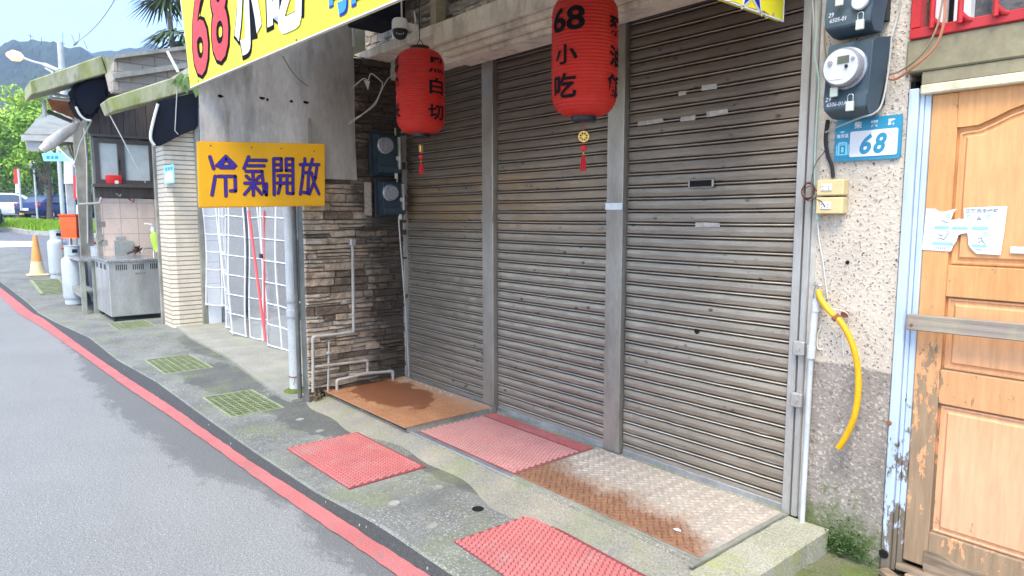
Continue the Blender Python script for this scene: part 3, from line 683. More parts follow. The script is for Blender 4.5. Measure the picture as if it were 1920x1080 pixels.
# shutters -----------------------------------------------------------
def shutter(x0, x1, ztop, seed, label=None):
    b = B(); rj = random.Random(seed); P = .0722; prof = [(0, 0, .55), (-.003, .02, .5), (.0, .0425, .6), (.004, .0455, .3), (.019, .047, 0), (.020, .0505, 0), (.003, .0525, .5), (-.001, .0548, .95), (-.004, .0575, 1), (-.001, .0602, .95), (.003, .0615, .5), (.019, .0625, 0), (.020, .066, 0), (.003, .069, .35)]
    nx = 16; rows = []; z = .075; k = 0
    lay = b.bm.verts.layers.float_color.new('wear_and_shading')  # per-vertex tone for the painted bead highlights and groove shade
    dent = [[rj.gauss(0, .0016) for _ in range(nx+1)] for _ in range(80)]
    sag = [math.sin(math.pi*i/nx) for i in range(nx+1)]
    while z < ztop:
        for (d, dz, wr) in prof:
            zz = z+dz
            if zz > ztop: break
            rows.append([b.bm.verts.new((x0+(x1-x0)*i/nx, YF+.022+d+dent[k][i], zz+rj.gauss(0, .0002)-.004*sag[i]*(z-.075)/ztop)) for i in range(nx+1)])
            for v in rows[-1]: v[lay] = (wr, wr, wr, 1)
        z += P; k += 1
    for A, C in zip(rows, rows[1:]):
        for i in range(nx): b.bm.faces.new((A[i], A[i+1], C[i+1], C[i]))
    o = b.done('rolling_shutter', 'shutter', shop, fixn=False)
    if label: o['label'] = label
    b = B(); b.box(x0, x1, YF+.012, YF+.04, .062, .098, .003); b.done('bottom_rail', 'alu', o)
    return o
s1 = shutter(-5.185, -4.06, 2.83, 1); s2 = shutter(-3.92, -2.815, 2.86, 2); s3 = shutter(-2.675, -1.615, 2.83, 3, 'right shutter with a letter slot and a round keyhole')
# letter slot and keyhole
p = onY(1316, 344, YF+.02); b = B(); b.box(p.x-.080, p.x+.080, YF+.008, YF+.018, p.z-.026, p.z+.026, .008); b.done('slot_frame', 'steel_post', s3)
b = B(); b.box(p.x-.068, p.x+.068, YF+.0055, YF+.0072, p.z-.017, p.z+.017); b.done('mail_slot', 'void', s3)
p = onY(1307, 621, YF+.02); b = B(); b.lathe([(.0165, 0), (.0165, .003), (.0005, .003)], (p.x, YF+.021, p.z), 16, (0, -1, 0)); b.done('keyhole', 'void', s3)
for px, py in ((1026, 557), (1017, 647)):
    p = onY(px, py, YF+.02); b = B(); b.lathe([(.013, 0), (.013, .006), (.007, .007), (.006, .002), (.0005, .002)], (p.x, YF+.0215, p.z), 14, (0, -1, 0)); b.done('lock_ring', 'steel_post', s2, smooth=True) if py < 600 else b.bm.free()
# old sticker remains on the right shutter
rj = random.Random(9)
for px, py, wd in ((1220, 229, .19), (1290, 222, .1), (1345, 212, .13), (1327, 421, .15), (1280, 175, .05), (1330, 163, .09)):
    b = B(); p = onY(px, py, YF+.02); b.quad(*[(p.x+dx*wd+rj.uniform(-.004, .004), YF+.0185, p.z+dz*.013+rj.uniform(-.003, .003)) for dx, dz in ((-.5, -1), (.5, -1), (.48, 1), (-.5, 1))]); b.done('sticker_residue', 'residue', s3)
# posts and guide rails
for x0, x1, zt, lab in ((-4.055, -3.925, 2.83, None), (-2.81, -2.68, 2.86, None)):
    b = B(); b.box(x0, x1, YF-.02, YF+.05, .067, zt, .004); o = b.done('shutter_post', 'steel_post', shop)
    b = B(); b.box(x0-.004, x1+.004, YF-.024, YF-.0202, 1.50, 1.56) if x0 < -3 else b.box(x0-.003, x1+.003, YF-.024, YF-.0202, 1.585, 1.625); b.done('clamp_band', 'steel_post' if x0 < -3 else 'alu', o)
b = B(); b.box(-1.615, -1.575, YF-.01, YF+.05, .064, 2.86, .004); b.box(-1.575, -1.565, YF+.012, YF+.05, .064, 2.86); b.box(-1.565, -1.535, YF-.012, YF+.05, .064, 2.86, .004); b.done('guide_rail', 'rail', shop)
b = B(); b.box(-5.225, -5.19, YF-.02, YF+.05, .067, 2.8, .004); b.done('guide_rail', 'rail', shop)
b = B(); b.box(-1.534, -1.505, YF+.005, YF+.06, .03, 3.2); b.done('plaster_strip', 'plaster', shop)
for z in (.915, .66):
    b = B(); b.box(-1.578, -1.522, YF-.045, YF-.0125, z-.035, z+.035, .006); b.lathe([(.011, 0), (.011, .006), (.0005, .006)], (-1.55, YF-.045, z), 12, (0, -1, 0)); b.done('lock_hasp', 'rail', shop)
# stacked ledge-stone side wall (faces the camera, +X)
def stones(rect, org, ux, nrm, seed, hmin, hmax, lmin, lmax, prot, skip=None):
    b = B(); lay = b.bm.loops.layers.color.new('shade') if False else b.bm.verts.layers.float_color.new('shade')
    rj = random.Random(seed); u0, u1, z0, z1 = rect; z = z0; org = Vector(org); ux = Vector(ux); nrm = Vector(nrm); uz = Vector((0, 0, 1))
    while z < z1-.008:
        h = min(rj.uniform(hmin, hmax), z1-z); u = u0-rj.uniform(0, lmin)
        while u < u1:
            Ln = rj.uniform(lmin, lmax); a = max(u, u0); c = min(u+Ln, u1); u += Ln
            if c-a < .012: continue
            sub = [(z, z+h)]
            if h > .042 and rj.random() < .3: m = z+h*rj.uniform(.35, .65); sub = [(z, m), (m, z+h)]
            for (za, zb) in sub:
                d = rj.uniform(.004, prot); sh = rj.random(); gp = .0028; t1, t2 = rj.uniform(-.009, .009), rj.uniform(-.007, .007)
                def P(u_, z_, d_):
                    v = b.bm.verts.new(org+ux*u_+uz*z_+nrm*d_); v[lay] = (sh, sh, sh, 1); return v
                nseg = max(1, int((c-a)/.05)); top = []; bot = []; tb = []; bb = []
                for k in range(nseg+1):
                    uu = a+gp+(c-a-2*gp)*k/nseg; wob = rj.uniform(-.008, .008); dd = max(.003, d+rj.uniform(-.009, .009)); ed = .004
                    ui = min(max(uu, a+gp+ed), c-gp-ed)
                    top.append(P(ui, zb-gp-ed*rj.uniform(.3, 2.2)+wob*.5+t1*(k/nseg-.5)*.4, dd+t2*.5)); bot.append(P(ui, za+gp+ed*rj.uniform(.4, 1.6)+wob*.5, dd-t2*.5))
                    tb.append(P(uu, zb-gp, -.004)); bb.append(P(uu, za+gp, -.004))
                for k in range(nseg):
                    b.bm.faces.new((bot[k], bot[k+1], top[k+1], top[k])); b.bm.faces.new((top[k], top[k+1], tb[k+1], tb[k])); b.bm.faces.new((bb[k], bb[k+1], bot[k+1], bot[k]))
                b.bm.faces.new((bb[0], bot[0], top[0], tb[0])); b.bm.faces.new((bot[-1], bb[-1], tb[-1], top[-1]))
        z += h
    return b
b = stones((2.22, 3.165, .015, 2.86), (-5.222, 0, 0), (0, 1, 0), (1, 0, 0), 4, .03, .075, .08, .34, .042)
# mesh uses an attribute on the vertices for the tone of each stone
o = b.done('stone_wall', 'ledgestone', shop, fixn=False)
b = B(); b.box(-5.33, -5.225, 2.225, 3.3, 0.0, 2.84); b.box(-5.47, -5.33, 2.60, 3.3, 0, 2.84); b.done('wall_core', 'dark_wall', shop)
# ledge, roller housing moulding, stone-clad head
XM = onY(816, 90, 2.82).x
b = B(); b.box(-5.46, XM, 2.80, 3.3, 2.845, 2.915, .006); b.box(XM+.002, -1.52, 2.803, 3.3, 2.77, 2.912, .005); b.done('ledge', 'ledge', shop)
for y0, z0, z1 in ((2.84, 2.732, 2.7685), (2.875, 2.695, 2.7305), (2.925, 2.662, 2.6935)): b = B(); b.box(XM+.02, -1.52, y0, 3.13, z0, z1, .006, seg=2); b.done('housing_moulding', 'ledge', shop)
b = B(); b.box(-5.2, XM+.018, 3.03, 3.3, 2.70, 2.8435, .004); b.done('shutter_housing', 'ledge', shop)
b = B(); b.box(-5.60, -5.475, 2.30, 3.0, 2.85, 4.4); b.done('added_light_blocker', 'dark_wall', shop)  # added wall piece that keeps sky light off the upper stones
b = stones((-5.45, -1.1, 2.92, 4.3), (0, 2.96, 0), (1, 0, 0), (0, -1, 0), 8, .03, .08, .09, .36, .03); b.done('upper_stone_wall', 'painted_stone', shop, fixn=False)
b = B(); b.box(-5.46, -1.1, 2.962, 3.4, 2.917, 4.4); b.done('upper_wall', 'pale_wall', shop)
p = onY(829, 50, 2.9); b = B(); b.box(p.x-.035, p.x+.035, 2.82, 2.91, 2.9165, 4.3, .004); b.done('timber_post', 'grey_wood', shop)
b = B(); b.box(-5.46, -1.5, 3.4, 3.6, 0.07, 4.5); b.box(-5.46, -1.1, 3.6, 8.0, -.1, 4.5); b.done('wall', 'dark_wall', shop)
b = B(); b.box(-5.6, -1.0, 2.7, 8.1, 4.41, 4.55); b.done('roof', 'eave_top', shop)

# canopy over the pavement ----------------------------------------------
can = thing('canopy', 'flat sheet canopy over the shop front carrying the yellow signboards', 'canopy', (-3.4, 2.2, 2.5))
b = B(); n = 90
for k in range(n):
    xa = -5.18+3.5*k/n; xb = -5.18+3.5*(k+1)/n; za = 3.30+.014*math.sin(k*2.1); zb = 3.30+.014*math.sin((k+1)*2.1)
    b.quad((xa, 1.55, za), (xb, 1.62, zb), (xb, 3.0, zb+.14), (xa, 3.0, za+.14))
bmesh.ops.remove_doubles(b.bm, verts=b.bm.verts, dist=.001); b.done('roof_sheet', 'canopy_sheet', can, smooth=True)
for y in (1.75, 2.35, 2.9): b = B(); b.box(-5.15, -1.7, y-.02, y+.02, 3.2, 3.255); b.done('beam', 'iron_grey', can)
for x in (-5.0, -3.4, -1.8): b = B(); b.box(x-.02, x+.02, 1.58, 2.94, 3.14, 3.1995); b.done('rafter', 'iron_grey', can)
# grey tarpaulin closing the canopy's left end
b = B(); nu, nv = 20, 22; g = {}
for i in range(nu+1):
    u = i/nu; y = 1.452+(2.655-1.452)*u
    for j in range(nv+1):
        z0 = 1.84; z1 = 2.60+(3.16-2.60)*u; v = j/nv; z = z0+(z1-z0)*v
        x = -5.125+.012*math.sin(u*9+v*2)+.01*math.sin(v*7+u*3)-.05*max(0, v-.72)*4*max(0, u-.35)
        g[i, j] = b.bm.verts.new((x, y, z))
for i in range(nu):
    for j in range(nv): b.bm.faces.new((g[i, j], g[i+1, j], g[i+1, j+1], g[i, j+1]))
bmesh.ops.solidify(b.bm, geom=b.bm.faces[:], thickness=.006)
tp = b.done('end_sheet', 'tarp_grey', can, smooth=True)
b = B(); rj = random.Random(6)
for px, py, wd in ((412, 178, .05), (490, 182, .05), (500, 185, .025), (545, 188, .035), (573, 190, .06)):
    p = onX(px, py, -5.105); n = 9; b.bm.faces.new([b.bm.verts.new((-5.092, p.y+math.cos(q)*wd*.5*rj.uniform(.6, 1.1), p.z-.01+math.sin(q)*.012*rj.uniform(.6, 1.2))) for q in [2*math.pi*k/n for k in range(n)]])
b.done('tear', 'void', tp)
b = B(); b.tube(smooth_pts([onX(530, 105, -5.08), onX(545, 130, -5.07), onX(560, 148, -5.07), onX(578, 162, -5.08)]), .004, 6); b.done('cord', 'cable_tan', tp, smooth=True)
p0 = onX(663, 62, -5.1); b = B(); b.tube([(-5.1, p0.y, 3.05), (-5.1, p0.y, 2.90)], .011, 8); b.done('conduit', 'cable_white', can, smooth=True)

# signs --------------------------------------------------------------------
sd_ = Vector((.99919, .04024, 0)); so_ = Vector((-5.2, 1.42, 0)); sn_ = Vector((.04024, -.99919, 0))
def fs(u, z, d=.0): return so_+sd_*u+Vector((0, 0, z))+sn_*d
sign = thing('signboard', 'long yellow signboard with red 68 and white and blue lettering along the canopy front', 'sign', tuple(fs(1.76, 2.45)))
b = B(); a0 = fs(-.005, 2.447, -.025)
vs = [fs(0, 2.45), fs(3.55, 2.45), fs(3.55, 3.32), fs(-.13, 3.32), fs(-.11, 3.07)]; b.prism(vs, sn_*-.03); b.done('panel', 'sign_yellow', sign)
b = B(); b.bar(fs(0, 2.4465, -.006), fs(3.55, 2.4465, -.006), .016, .006); b.bar(fs(-.006, 2.45, -.014), fs(-.118, 3.07, -.006), .014, .007, tuple(sd_)); b.done('edge_trim', 'ink_white', sign)
P1 = lambda d: (lambda u, z: fs(u, z, d))
for body, u0, u1, z0, z1, base, top, bo, bi in (('6', .095, .425, 2.478, 3.12, 'ink_black', 'ink_red', .062, .02), ('8', .47, .79, 2.51, 3.14, 'ink_black', 'ink_red', .062, .02), ('小', .86, 1.29, 2.485, 3.0, 'ink_black', 'ink_white', .085, .06), ('吃', 1.345, 1.80, 2.50, 3.02, 'ink_black', 'ink_white', .078, .05)):
    b = B(); fit(b, body, P1(.003), u0-.012, u1+.012, z0-.012, z1+.012, bo); o = b.done('lettering', base, sign)
    b = B(); fit(b, body, P1(.006), u0+.012, u1-.012, z0+.014, z1-.014, bi); b.done('lettering_face', top, o)
for body, u0, u1, z0, z1 in (('可', 2.05, 2.27, 2.485, 2.80), ('口', 2.285, 2.47, 2.502, 2.70)):
    b = B(); fit(b, body, P1(.003), u0-.008, u1+.008, z0-.008, z1+.008, .055); o = b.done('lettering', 'ink_navy', sign)
    b = B(); fit(b, body, P1(.006), u0+.004, u1-.004, z0+.004, z1-.004, .045); b.done('lettering_face', 'ink_blue', o)
b = B()
for px, py in ((372, 152), (556, 75)):
    rr = ray(px, py); t = (so_-_C).dot(sn_)/rr.dot(sn_); p = _C+rr*t; b.lathe([(.007, 0), (.006, .004), (.0005, .005)], p, 8, tuple(sn_))
b.done('screw', 'rust', sign)
side = thing('side_signboard', 'yellow side signboard with blue star at the right end of the canopy', 'sign', (-1.67, 2.3, 2.44))
e0 = fs(3.55, 0)
b = B(); b.box(-1.69, -1.662, 1.60, 3.045, 2.447, 3.32); b.done('panel', 'sign_yellow', side)
b = B(); b.box(-1.672, -1.66, 3.0455, 3.050, 2.443, 3.32); b.box(-1.668, -1.66, 1.6, 3.052, 2.441, 2.4465); b.done('edge_trim', 'ink_white', side)
def star(cy, cz, ro, mat, x, name, par):
    b = B(); c = b.bm.verts.new((x, cy, cz)); vs = [b.bm.verts.new((x, cy+math.sin(math.pi*k/5)*(ro if k % 2 == 0 else ro*.40), cz+math.cos(math.pi*k/5)*(ro if k % 2 == 0 else ro*.40))) for k in range(10)]
    for k in range(10): b.bm.faces.new((c, vs[k], vs[(k+1) % 10]))
    return b.done(name, mat, par)
for cy, cz in ((2.775, 2.545), (2.50, 2.565)):
    o = star(cy, cz, .145, 'ink_white', -1.660, 'star', side); star(cy, cz, .115, 'ink_navy', -1.658, 'star_face', o)
b = B(); rj = random.Random(2)
def scr(pts): b.tube(smooth_pts([onX(px, py, -1.6615) for px, py in pts], 5), .0022, 4)
scr([(1362, 3), (1378, 4), (1392, 11), (1394, 8)]); scr([(1402, 14), (1410, 16), (1418, 18)]); scr([(1424, 21), (1432, 22), (1436, 36), (1433, 28), (1430, 20), (1442, 28), (1437, 35)]); scr([(1447, 29), (1449, 27)]); scr([(1451, 29), (1450, 24), (1449, 31)])
b.done('faded_script', 'cable_tan', side)

ac = thing('amber_sign', 'amber rectangular sign with four navy characters hung below the grey canopy sheet', 'sign', (-5.08, 1.94, 1.6))
A0, A1, A2, A3 = onX(368, 265, -5.085), onX(608, 270, -5.085), onX(608, 386, -5.085), onX(372, 390, -5.085)
b = B(); b.prism([A0, A1, A2, A3], (.018, 0, 0)); bmesh.ops.bevel(b.bm, geom=b.bm.edges[:], offset=.006, segments=2, affect='EDGES'); b.done('panel', 'sign_amber', ac)
def acp(d):     # sign coordinates 0..1920 x 0..1071 (as drawn on the sign board) to the real board
    def f(u, v):
        s_ = (u-50)/1785; t_ = (v-85)/905; top = A0.lerp(A1, s_); bot = A3.lerp(A2, s_); p = top.lerp(bot, t_); p.x = -5.085+.018+d; return p
    return f
ST = [  # brush strokes of the four characters
 [(205, 295), (248, 455)], [(265, 560), (218, 815)], [(410, 285), (290, 415)], [(410, 285), (535, 415)], [(340, 440), (510, 440)], [(345, 400), (410, 320), (480, 400)], [(320, 425), (500, 425)], [(305, 560), (525, 560), (525, 760), (460, 760)], [(398, 570), (398, 830)],
 [(712, 290), (648, 450)], [(715, 335), (955, 335)], [(705, 412), (925, 412)], [(675, 490), (890, 490), (920, 770), (950, 820), (955, 665)], [(768, 510), (768, 825)], [(655, 655), (860, 655)], [(675, 555), (720, 600)], [(855, 560), (815, 610)], [(750, 690), (648, 810)], [(785, 690), (885, 810)],
 [(1062, 310), (1062, 820)], [(1070, 310), (1168, 310), (1168, 475), (1075, 475)], [(1080, 395), (1160, 395)], [(1240, 310), (1338, 310), (1338, 805), (1285, 805)], [(1240, 310), (1240, 475), (1330, 475)], [(1245, 395), (1330, 395)], [(1120, 550), (1295, 550)], [(1110, 655), (1300, 655)], [(1155, 560), (1150, 690), (1120, 800)], [(1250, 560), (1250, 800)],
 [(1518, 305), (1518, 380)], [(1448, 390), (1600, 390)], [(1495, 400), (1485, 560), (1448, 815)], [(1490, 505), (1575, 505), (1560, 800), (1500, 790)], [(1635, 310), (1575, 520)], [(1615, 390), (1735, 390)], [(1705, 400), (1680, 580), (1585, 815)], [(1620, 510), (1660, 660), (1735, 815)]]
for bd, mt, rr, dd, nm in ((1, 'ink_maroon', 25, .0015, 'lettering'), (0, 'ink_violet', 16, .003, 'lettering_face')):
    b = B(); pl = acp(dd)
    for i, s_ in enumerate(ST):
        plz = acp(dd+i*.00002); stroke(b, s_, rr, plz)
    par = ac if bd else letobj
    letobj = b.done(nm, mt, par) if bd else letobj
    if not bd: b.done(nm, mt, par)
b = B()
for u, v in ((218, 140), (755, 155), (1172, 165), (1662, 195)): b.lathe([(.006, 0), (.005, .003), (.0005, .004)], acp(0)(u, v), 8, (1, 0, 0))
b.done('screw', 'rust', ac)
for y in (1.62, 2.25): b = B(); b.box(-5.112, -5.0865, y-.01, y+.01, 1.75, 2.3); b.done('hanger_strip', 'rail', ac)

# ================================================================ lanterns
def lantern(name, label, c, zb, zt, r, texts, tassel):
    t = thing(name, label, 'lantern', (c[0], c[1], zb), 'red paper lanterns hanging under the canopy')
    prof = []; n = 36; H = zt-zb
    def rad(z):
        q = (z-zb)/H; e = .17
        k = 1 if e < q < 1-e else math.sqrt(max(0, 1-((e-q)/e if q < e else (q-1+e)/e)**2))
        return r*(.40+.60*k)*(1+.02*math.sin(q*math.pi))
    for i in range(n*2+1):
        z = zb+H*i/(2*n); rr = rad(z); prof.append((rr+(.0040 if i % 2 else 0), z-zb))
    b = B(); b.lathe(prof, (c[0], c[1], zb), 56, caps=False); b.done('lantern_cloth', 'lantern', t, smooth=True, angle=.3)
    b = B(); rt = rad(zt)*.98; b.lathe([(rt-.006, -.008), (rt+.003, -.008), (rt+.003, .022), (rt-.006, .022)], (c[0], c[1], zt), 32); b.done('top_ring', 'black', t, smooth=True)
    b = B(); rt = rad(zb)*.95; b.lathe([(rt*.6, -.022), (rt+.003, -.02), (rt+.003, .006), (rt*.6, .006)], (c[0], c[1], zb), 32); b.done('bottom_ring', 'black', t, smooth=True)
    b = B(); b.tube([(c[0]-rad(zt)*.9, c[1], zt+.015), (c[0], c[1], zt+.07), (c[0]+rad(zt)*.9, c[1], zt+.015)], .003, 6); b.tube([(c[0], c[1], zt+.07), (c[0], c[1], 3.2)], .003, 6); b.done('hanging_wire', 'cable_black', t)
    av = math.atan2(-c[1], -c[0])      # bearing of the viewer's street side
    for (body, a_deg, wdt, z0, z1, bold) in texts:
        a0 = av+R(a_deg)
        def pl(u, v):
            z = v; q = rad(z)+.0065; a = a0+u/r; return Vector((c[0]+q*math.cos(a), c[1]+q*math.sin(a), z))
        b = B(); fit(b, body, pl, -wdt/2, wdt/2, z0, z1, bold, 0, .014); b.done('lettering', 'ink_black', t, fixn=False)
    z = zb-.022; b = B(); b.tube([(c[0], c[1], z), (c[0], c[1], z-.20)], .0016, 5); b.done('cord', 'red_tassel', t)
    fx = Vector((-c[0], -c[1], 0)).normalized(); sx = Vector((-fx.y, fx.x, 0))
    zc = z-.075
    b = B(); rr = .027 if tassel == 'front' else .011
    if tassel == 'front':
        b.lathe([(rr-.006, -.003), (rr, -.003), (rr, .003), (rr-.006, .003), (rr-.006, -.003)], (c[0], c[1], zc), 24, tuple(fx), caps=False)
        for q in range(4): d = sx*math.cos(q*math.pi/4)+Vector((0, 0, 1))*math.sin(q*math.pi/4); b.bar(Vector((c[0], c[1], zc))-d*rr*.85, Vector((c[0], c[1], zc))+d*rr*.85, .004, .004, tuple(fx))
        b.lathe([(.0005, -.004), (.009, -.004), (.009, .004), (.0005, .004)], (c[0], c[1], zc), 12, tuple(fx))
    else: b.box(c[0]-.012, c[0]+.012, c[1]-.012, c[1]+.012, zc-.024, zc+.024, .003)
    b.done('coin_charm', 'gold', t)
    b = B(); b.lathe([(.0005, -.016), (.014, -.010), (.017, 0), (.014, .010), (.0005, .016)], (c[0], c[1], zc-.055), 14); b.done('knot_bead', 'red_tassel', t, smooth=True)
    b = B(); b.lathe([(.0005, .012), (.004, .01), (.007, 0), (.004, -.006)], (c[0], c[1], zc-.085), 10); b.done('cap', 'gold', t, smooth=True)
    b = B(); rj = random.Random(3)
    for k in range(26):
        q = rj.uniform(0, 6.28); d = rj.uniform(.2, 1); b.tube([(c[0]+.004*math.cos(q), c[1]+.004*math.sin(q), zc-.09), (c[0]+.013*d*math.cos(q), c[1]+.013*d*math.sin(q), zc-.12), (c[0]+.016*d*math.cos(q), c[1]+.016*d*math.sin(q), zc-.165+rj.uniform(-.006, .006))], .0022, 4)
    b.done('tassel', 'red_tassel', t)
    return t
lc1 = onD(788, 170, 4.5); z1t = onD(787, 96, 4.5).z; z1b = onD(787, 250, 4.5).z
lantern('red_lantern', 'red paper lantern nearer the stone wall, lettered in black', (lc1.x, lc1.y), z1b, z1t, .156,
        [('黑', 42, .125, z1b+.375, z1b+.475, .026), ('白', 42, .115, z1b+.24, z1b+.345, .026), ('切', 41, .13, z1b+.075, z1b+.175, .026), ('料', -78, .12, z1b+.38, z1b+.49, .026), ('理', -78, .12, z1b+.24, z1b+.35, .026), ('米', -76, .12, z1b+.09, z1b+.19, .026)], 'side')
lc2 = onD(1096, 110, 3.3); z2t = onD(1096, -6, 3.3).z; z2b = onD(1096, 217, 3.3).z
lantern('red_lantern', 'red paper lantern lettered 68 in front of the middle shutter post', (lc2.x, lc2.y), z2b, z2t, .155,
        [('68', -32, .175, z2b+.375, z2b+.487, .026), ('小', -34, .125, z2b+.225, z2b+.315, .026), ('吃', -37, .13, z2b+.07, z2b+.185, .026), ('豬', 67, .12, z2b+.36, z2b+.455, .026), ('油', 67, .12, z2b+.22, z2b+.315, .026), ('飯', 66, .13, z2b+.075, z2b+.185, .026)], 'front')

# security camera -------------------------------------------------------------
p = onY(750, 55, 2.62); t = thing('security_camera', 'white dome security camera with black eye under the canopy', 'camera', (p.x, p.y, p.z-.09))
b = B(); b.lathe([(.0005, .075), (.045, .072), (.055, .06), (.057, .0), (.052, -.004), (.0005, -.004)], p, 28); b.done('housing', 'white_plastic', t, smooth=True)
b = B(); b.lathe([(.054, 0), (.055, -.012), (.050, -.035), (.036, -.056), (.018, -.066), (.0005, -.069)], (p.x, p.y, p.z-.004), 28); b.done('lens_dome', 'black', t, smooth=True)
b = B()
for q in (-.5, -.17, .17, .5):
    a = math.atan2(-p.y, -p.x)+q; b.lathe([(.0005, .004), (.004, .003), (.005, 0)], (p.x+.049*math.cos(a), p.y+.049*math.sin(a), p.z-.040-.006*math.cos(q*4)), 8, (math.cos(a), math.sin(a), -.4))
b.done('infrared_lamps', 'leds', t)
b = B(); b.box(p.x-.10, p.x-.055, p.y-.012, p.y+.04, p.z-.055, p.z+.075, .006); b.box(p.x-.06, p.x, p.y-.01, p.y+.16, p.z+.02, p.z+.06, .004); b.done('bracket', 'white_plastic', t)
b = B(); b.tube([(p.x-.006, p.y+.02, p.z+.072), (p.x-.008, p.y+.02, 3.31)], .006, 8); b.done('antenna', 'cable_white', t, smooth=True)
b = B(); b.tube(smooth_pts([onY(777, 22, 2.66), onY(779, 45, 2.66), onY(775, 62, 2.68), onY(769, 72, 2.7)]), .005, 6); b.done('cable', 'cable_white', t, smooth=True)
q0 = onY(665, 60, 2.55); q1 = onY(706, 22, 2.55)
t = thing('speaker_box', 'dark navy box fixed behind the yellow signboard', 'box', (q0.x, 2.6, q0.z))
b = B(); b.box(q0.x-.02, q1.x, 2.50, 2.80, q0.z+.03, 3.25, .01); b.done('body', 'navy', t); b = B(); b.box(q0.x, q1.x-.02, 2.494, 2.4995, q0.z+.05, 3.2); b.done('front_grille', 'black', t)

# electricity meters -------------------------------------------------------------
def meter_front(name, label, x0, x1, zt, zb, lines, small):
    t = thing(name, label, 'electricity meter', ((x0+x1)/2, YF-.07, zb), 'electricity meters on the pebble wall')
    w_ = x1-x0; h = zt-zb
    b = B(); b.prism([(x0+.005, YF, zb+.05), (x1-.035, YF, zb+.05), (x1-.035, YF, zt), (x0+.005, YF, zt)], (0, -.035, 0)); b.done('back_plate', 'meter_dark', t)
    # housing: tapering box with sloping chin
    b = B(); yb = YF-.035; yf = YF-.135
    pr = lambda z, y, i0, i1: [b.bm.verts.new((x0+i0, y, z)), b.bm.verts.new((x1-i1, y, z))]
    rows = [pr(zt, yb, 0, 0), pr(zt-.01, yf+.02, .012, .035), pr(zt-.022, yf, .018, .045), pr(zb+.10, yf, .012, .05), pr(zb+.085, yf-.012, .01, .05), pr(zb+.03, yf-.012, .016, .05), pr(zb, yf+.035, .03, .06), pr(zb, yb, .03, .05)]
    for A, C in zip(rows, rows[1:]): b.bm.faces.new((A[0], A[1], C[1], C[0]))
    b.bm.faces.new([r_[0] for r_ in rows]); b.bm.faces.new([r_[1] for r_ in rows][::-1]); b.bm.faces.new((rows[0][0], rows[-1][0], rows[-1][1], rows[0][1]))
    bmesh.ops.bevel(b.bm, geom=b.bm.edges[:], offset=.004, segments=2, affect='EDGES'); body = b.done('housing', 'meter_blue', t, smooth=True)
    cx = (x0+x1)/2-.022; cz = zt-.125 if not small else zt-.16
    if not small:
        b = B(); b.lathe([(.088, 0), (.088, .012), (.080, .016), (.080, .05), (.074, .058), (.0005, .058)], (cx, yf, cz), 40, (0, -1, 0)); dial = b.done('meter_dial', 'meter_ring', t, smooth=True)
        yd = yf-.058
        b = B(); b.lathe([(.072, 0), (.072, .004), (.0005, .004)], (cx, yd, cz), 40, (0, -1, 0)); b.done('dial_face', 'meter_white', dial)
        b = B(); b.box(cx-.012, cx+.036, yd-.007, yd-.0045, cz+.012, cz+.042); b.done('display', 'lcd', dial)
        b = B(); b.lathe([(.010, 0), (.010, .006), (.0005, .006)], (cx-.042, yd-.004, cz+.02), 14, (0, -1, 0)); b.lathe([(.007, 0), (.007, .005), (.0005, .005)], (cx+.052, yd-.004, cz+.026), 12, (0, -1, 0)); b.done('button', 'meter_ring', dial)
        b = B(); b.lathe([(.007, 0), (.007, .006), (.0005, .006)], (cx+.026, yd-.004, cz-.002), 12, (0, -1, 0)); b.done('optical_port', 'black', dial)
        b = B(); b.box(cx-.045, cx+.012, yd-.006, yd-.0045, cz-.05, cz-.022); b.done('sticker', 'white_paint', dial)
        locks = [(cx-.035, zb+.105), (cx+.035, zb+.038)]
    else:
        b = B(); b.lathe([(.034, 0), (.034, .012), (.030, .016), (.0005, .016)], (cx+.055, yf-.012, zb+.115), 24, (0, -1, 0)); b.done('meter_dial', 'meter_white', t, smooth=True)
        locks = [(cx-.025, zb+.135), (cx+.065, zb+.02)]
    for lx, lz in locks:
        yl = yf-.030
        b = B(); b.box(lx-.016, lx+.016, yl-.008, yl+.006, lz-.022, lz+.018, .002); o = b.done('padlock', 'lock', t)
        b = B(); b.tube([(lx-.011, yl, lz+.018), (lx-.011, yl, lz+.042), (lx-.006, yl, lz+.048), (lx+.006, yl, lz+.048), (lx+.011, yl, lz+.042), (lx+.011, yl, lz+.018)], .0022, 6); b.done('shackle', 'chrome', o, smooth=True)
    b = B()
    for body_, lx, lz, h_, wd in lines: fit(b, body_, lambda u, v: Vector((u, yf-.0135, v)), lx, lx+wd, lz, lz+h_, .004, .15)
    b.done('painted_number', 'ink_white', t)
    return t
m0 = onY(1547, 76, YF-.13); m1 = onY(1672, 70, YF)
xA, xB = m0.x, m0.x+.248; zT = 2.30; zB_ = 1.975
meter_front('electric_meter', 'grey-blue electricity meter with round silver dial above the blue number plate', xA, xB, zT, zB_, [('29', xA+.022, zB_+.068, .018, .026), ('6506-01A', xA+.03, zB_+.046, .017, .085)], False)
meter_front('electric_meter', 'upper electricity meter on the pebble wall, cut by the top of the photo', xA-.012, xB+.0, zT+.36, zT+.022, [('29', xA+.018, zT+.10, .018, .024), ('6505-01', xA+.025, zT+.076, .017, .07)], True)
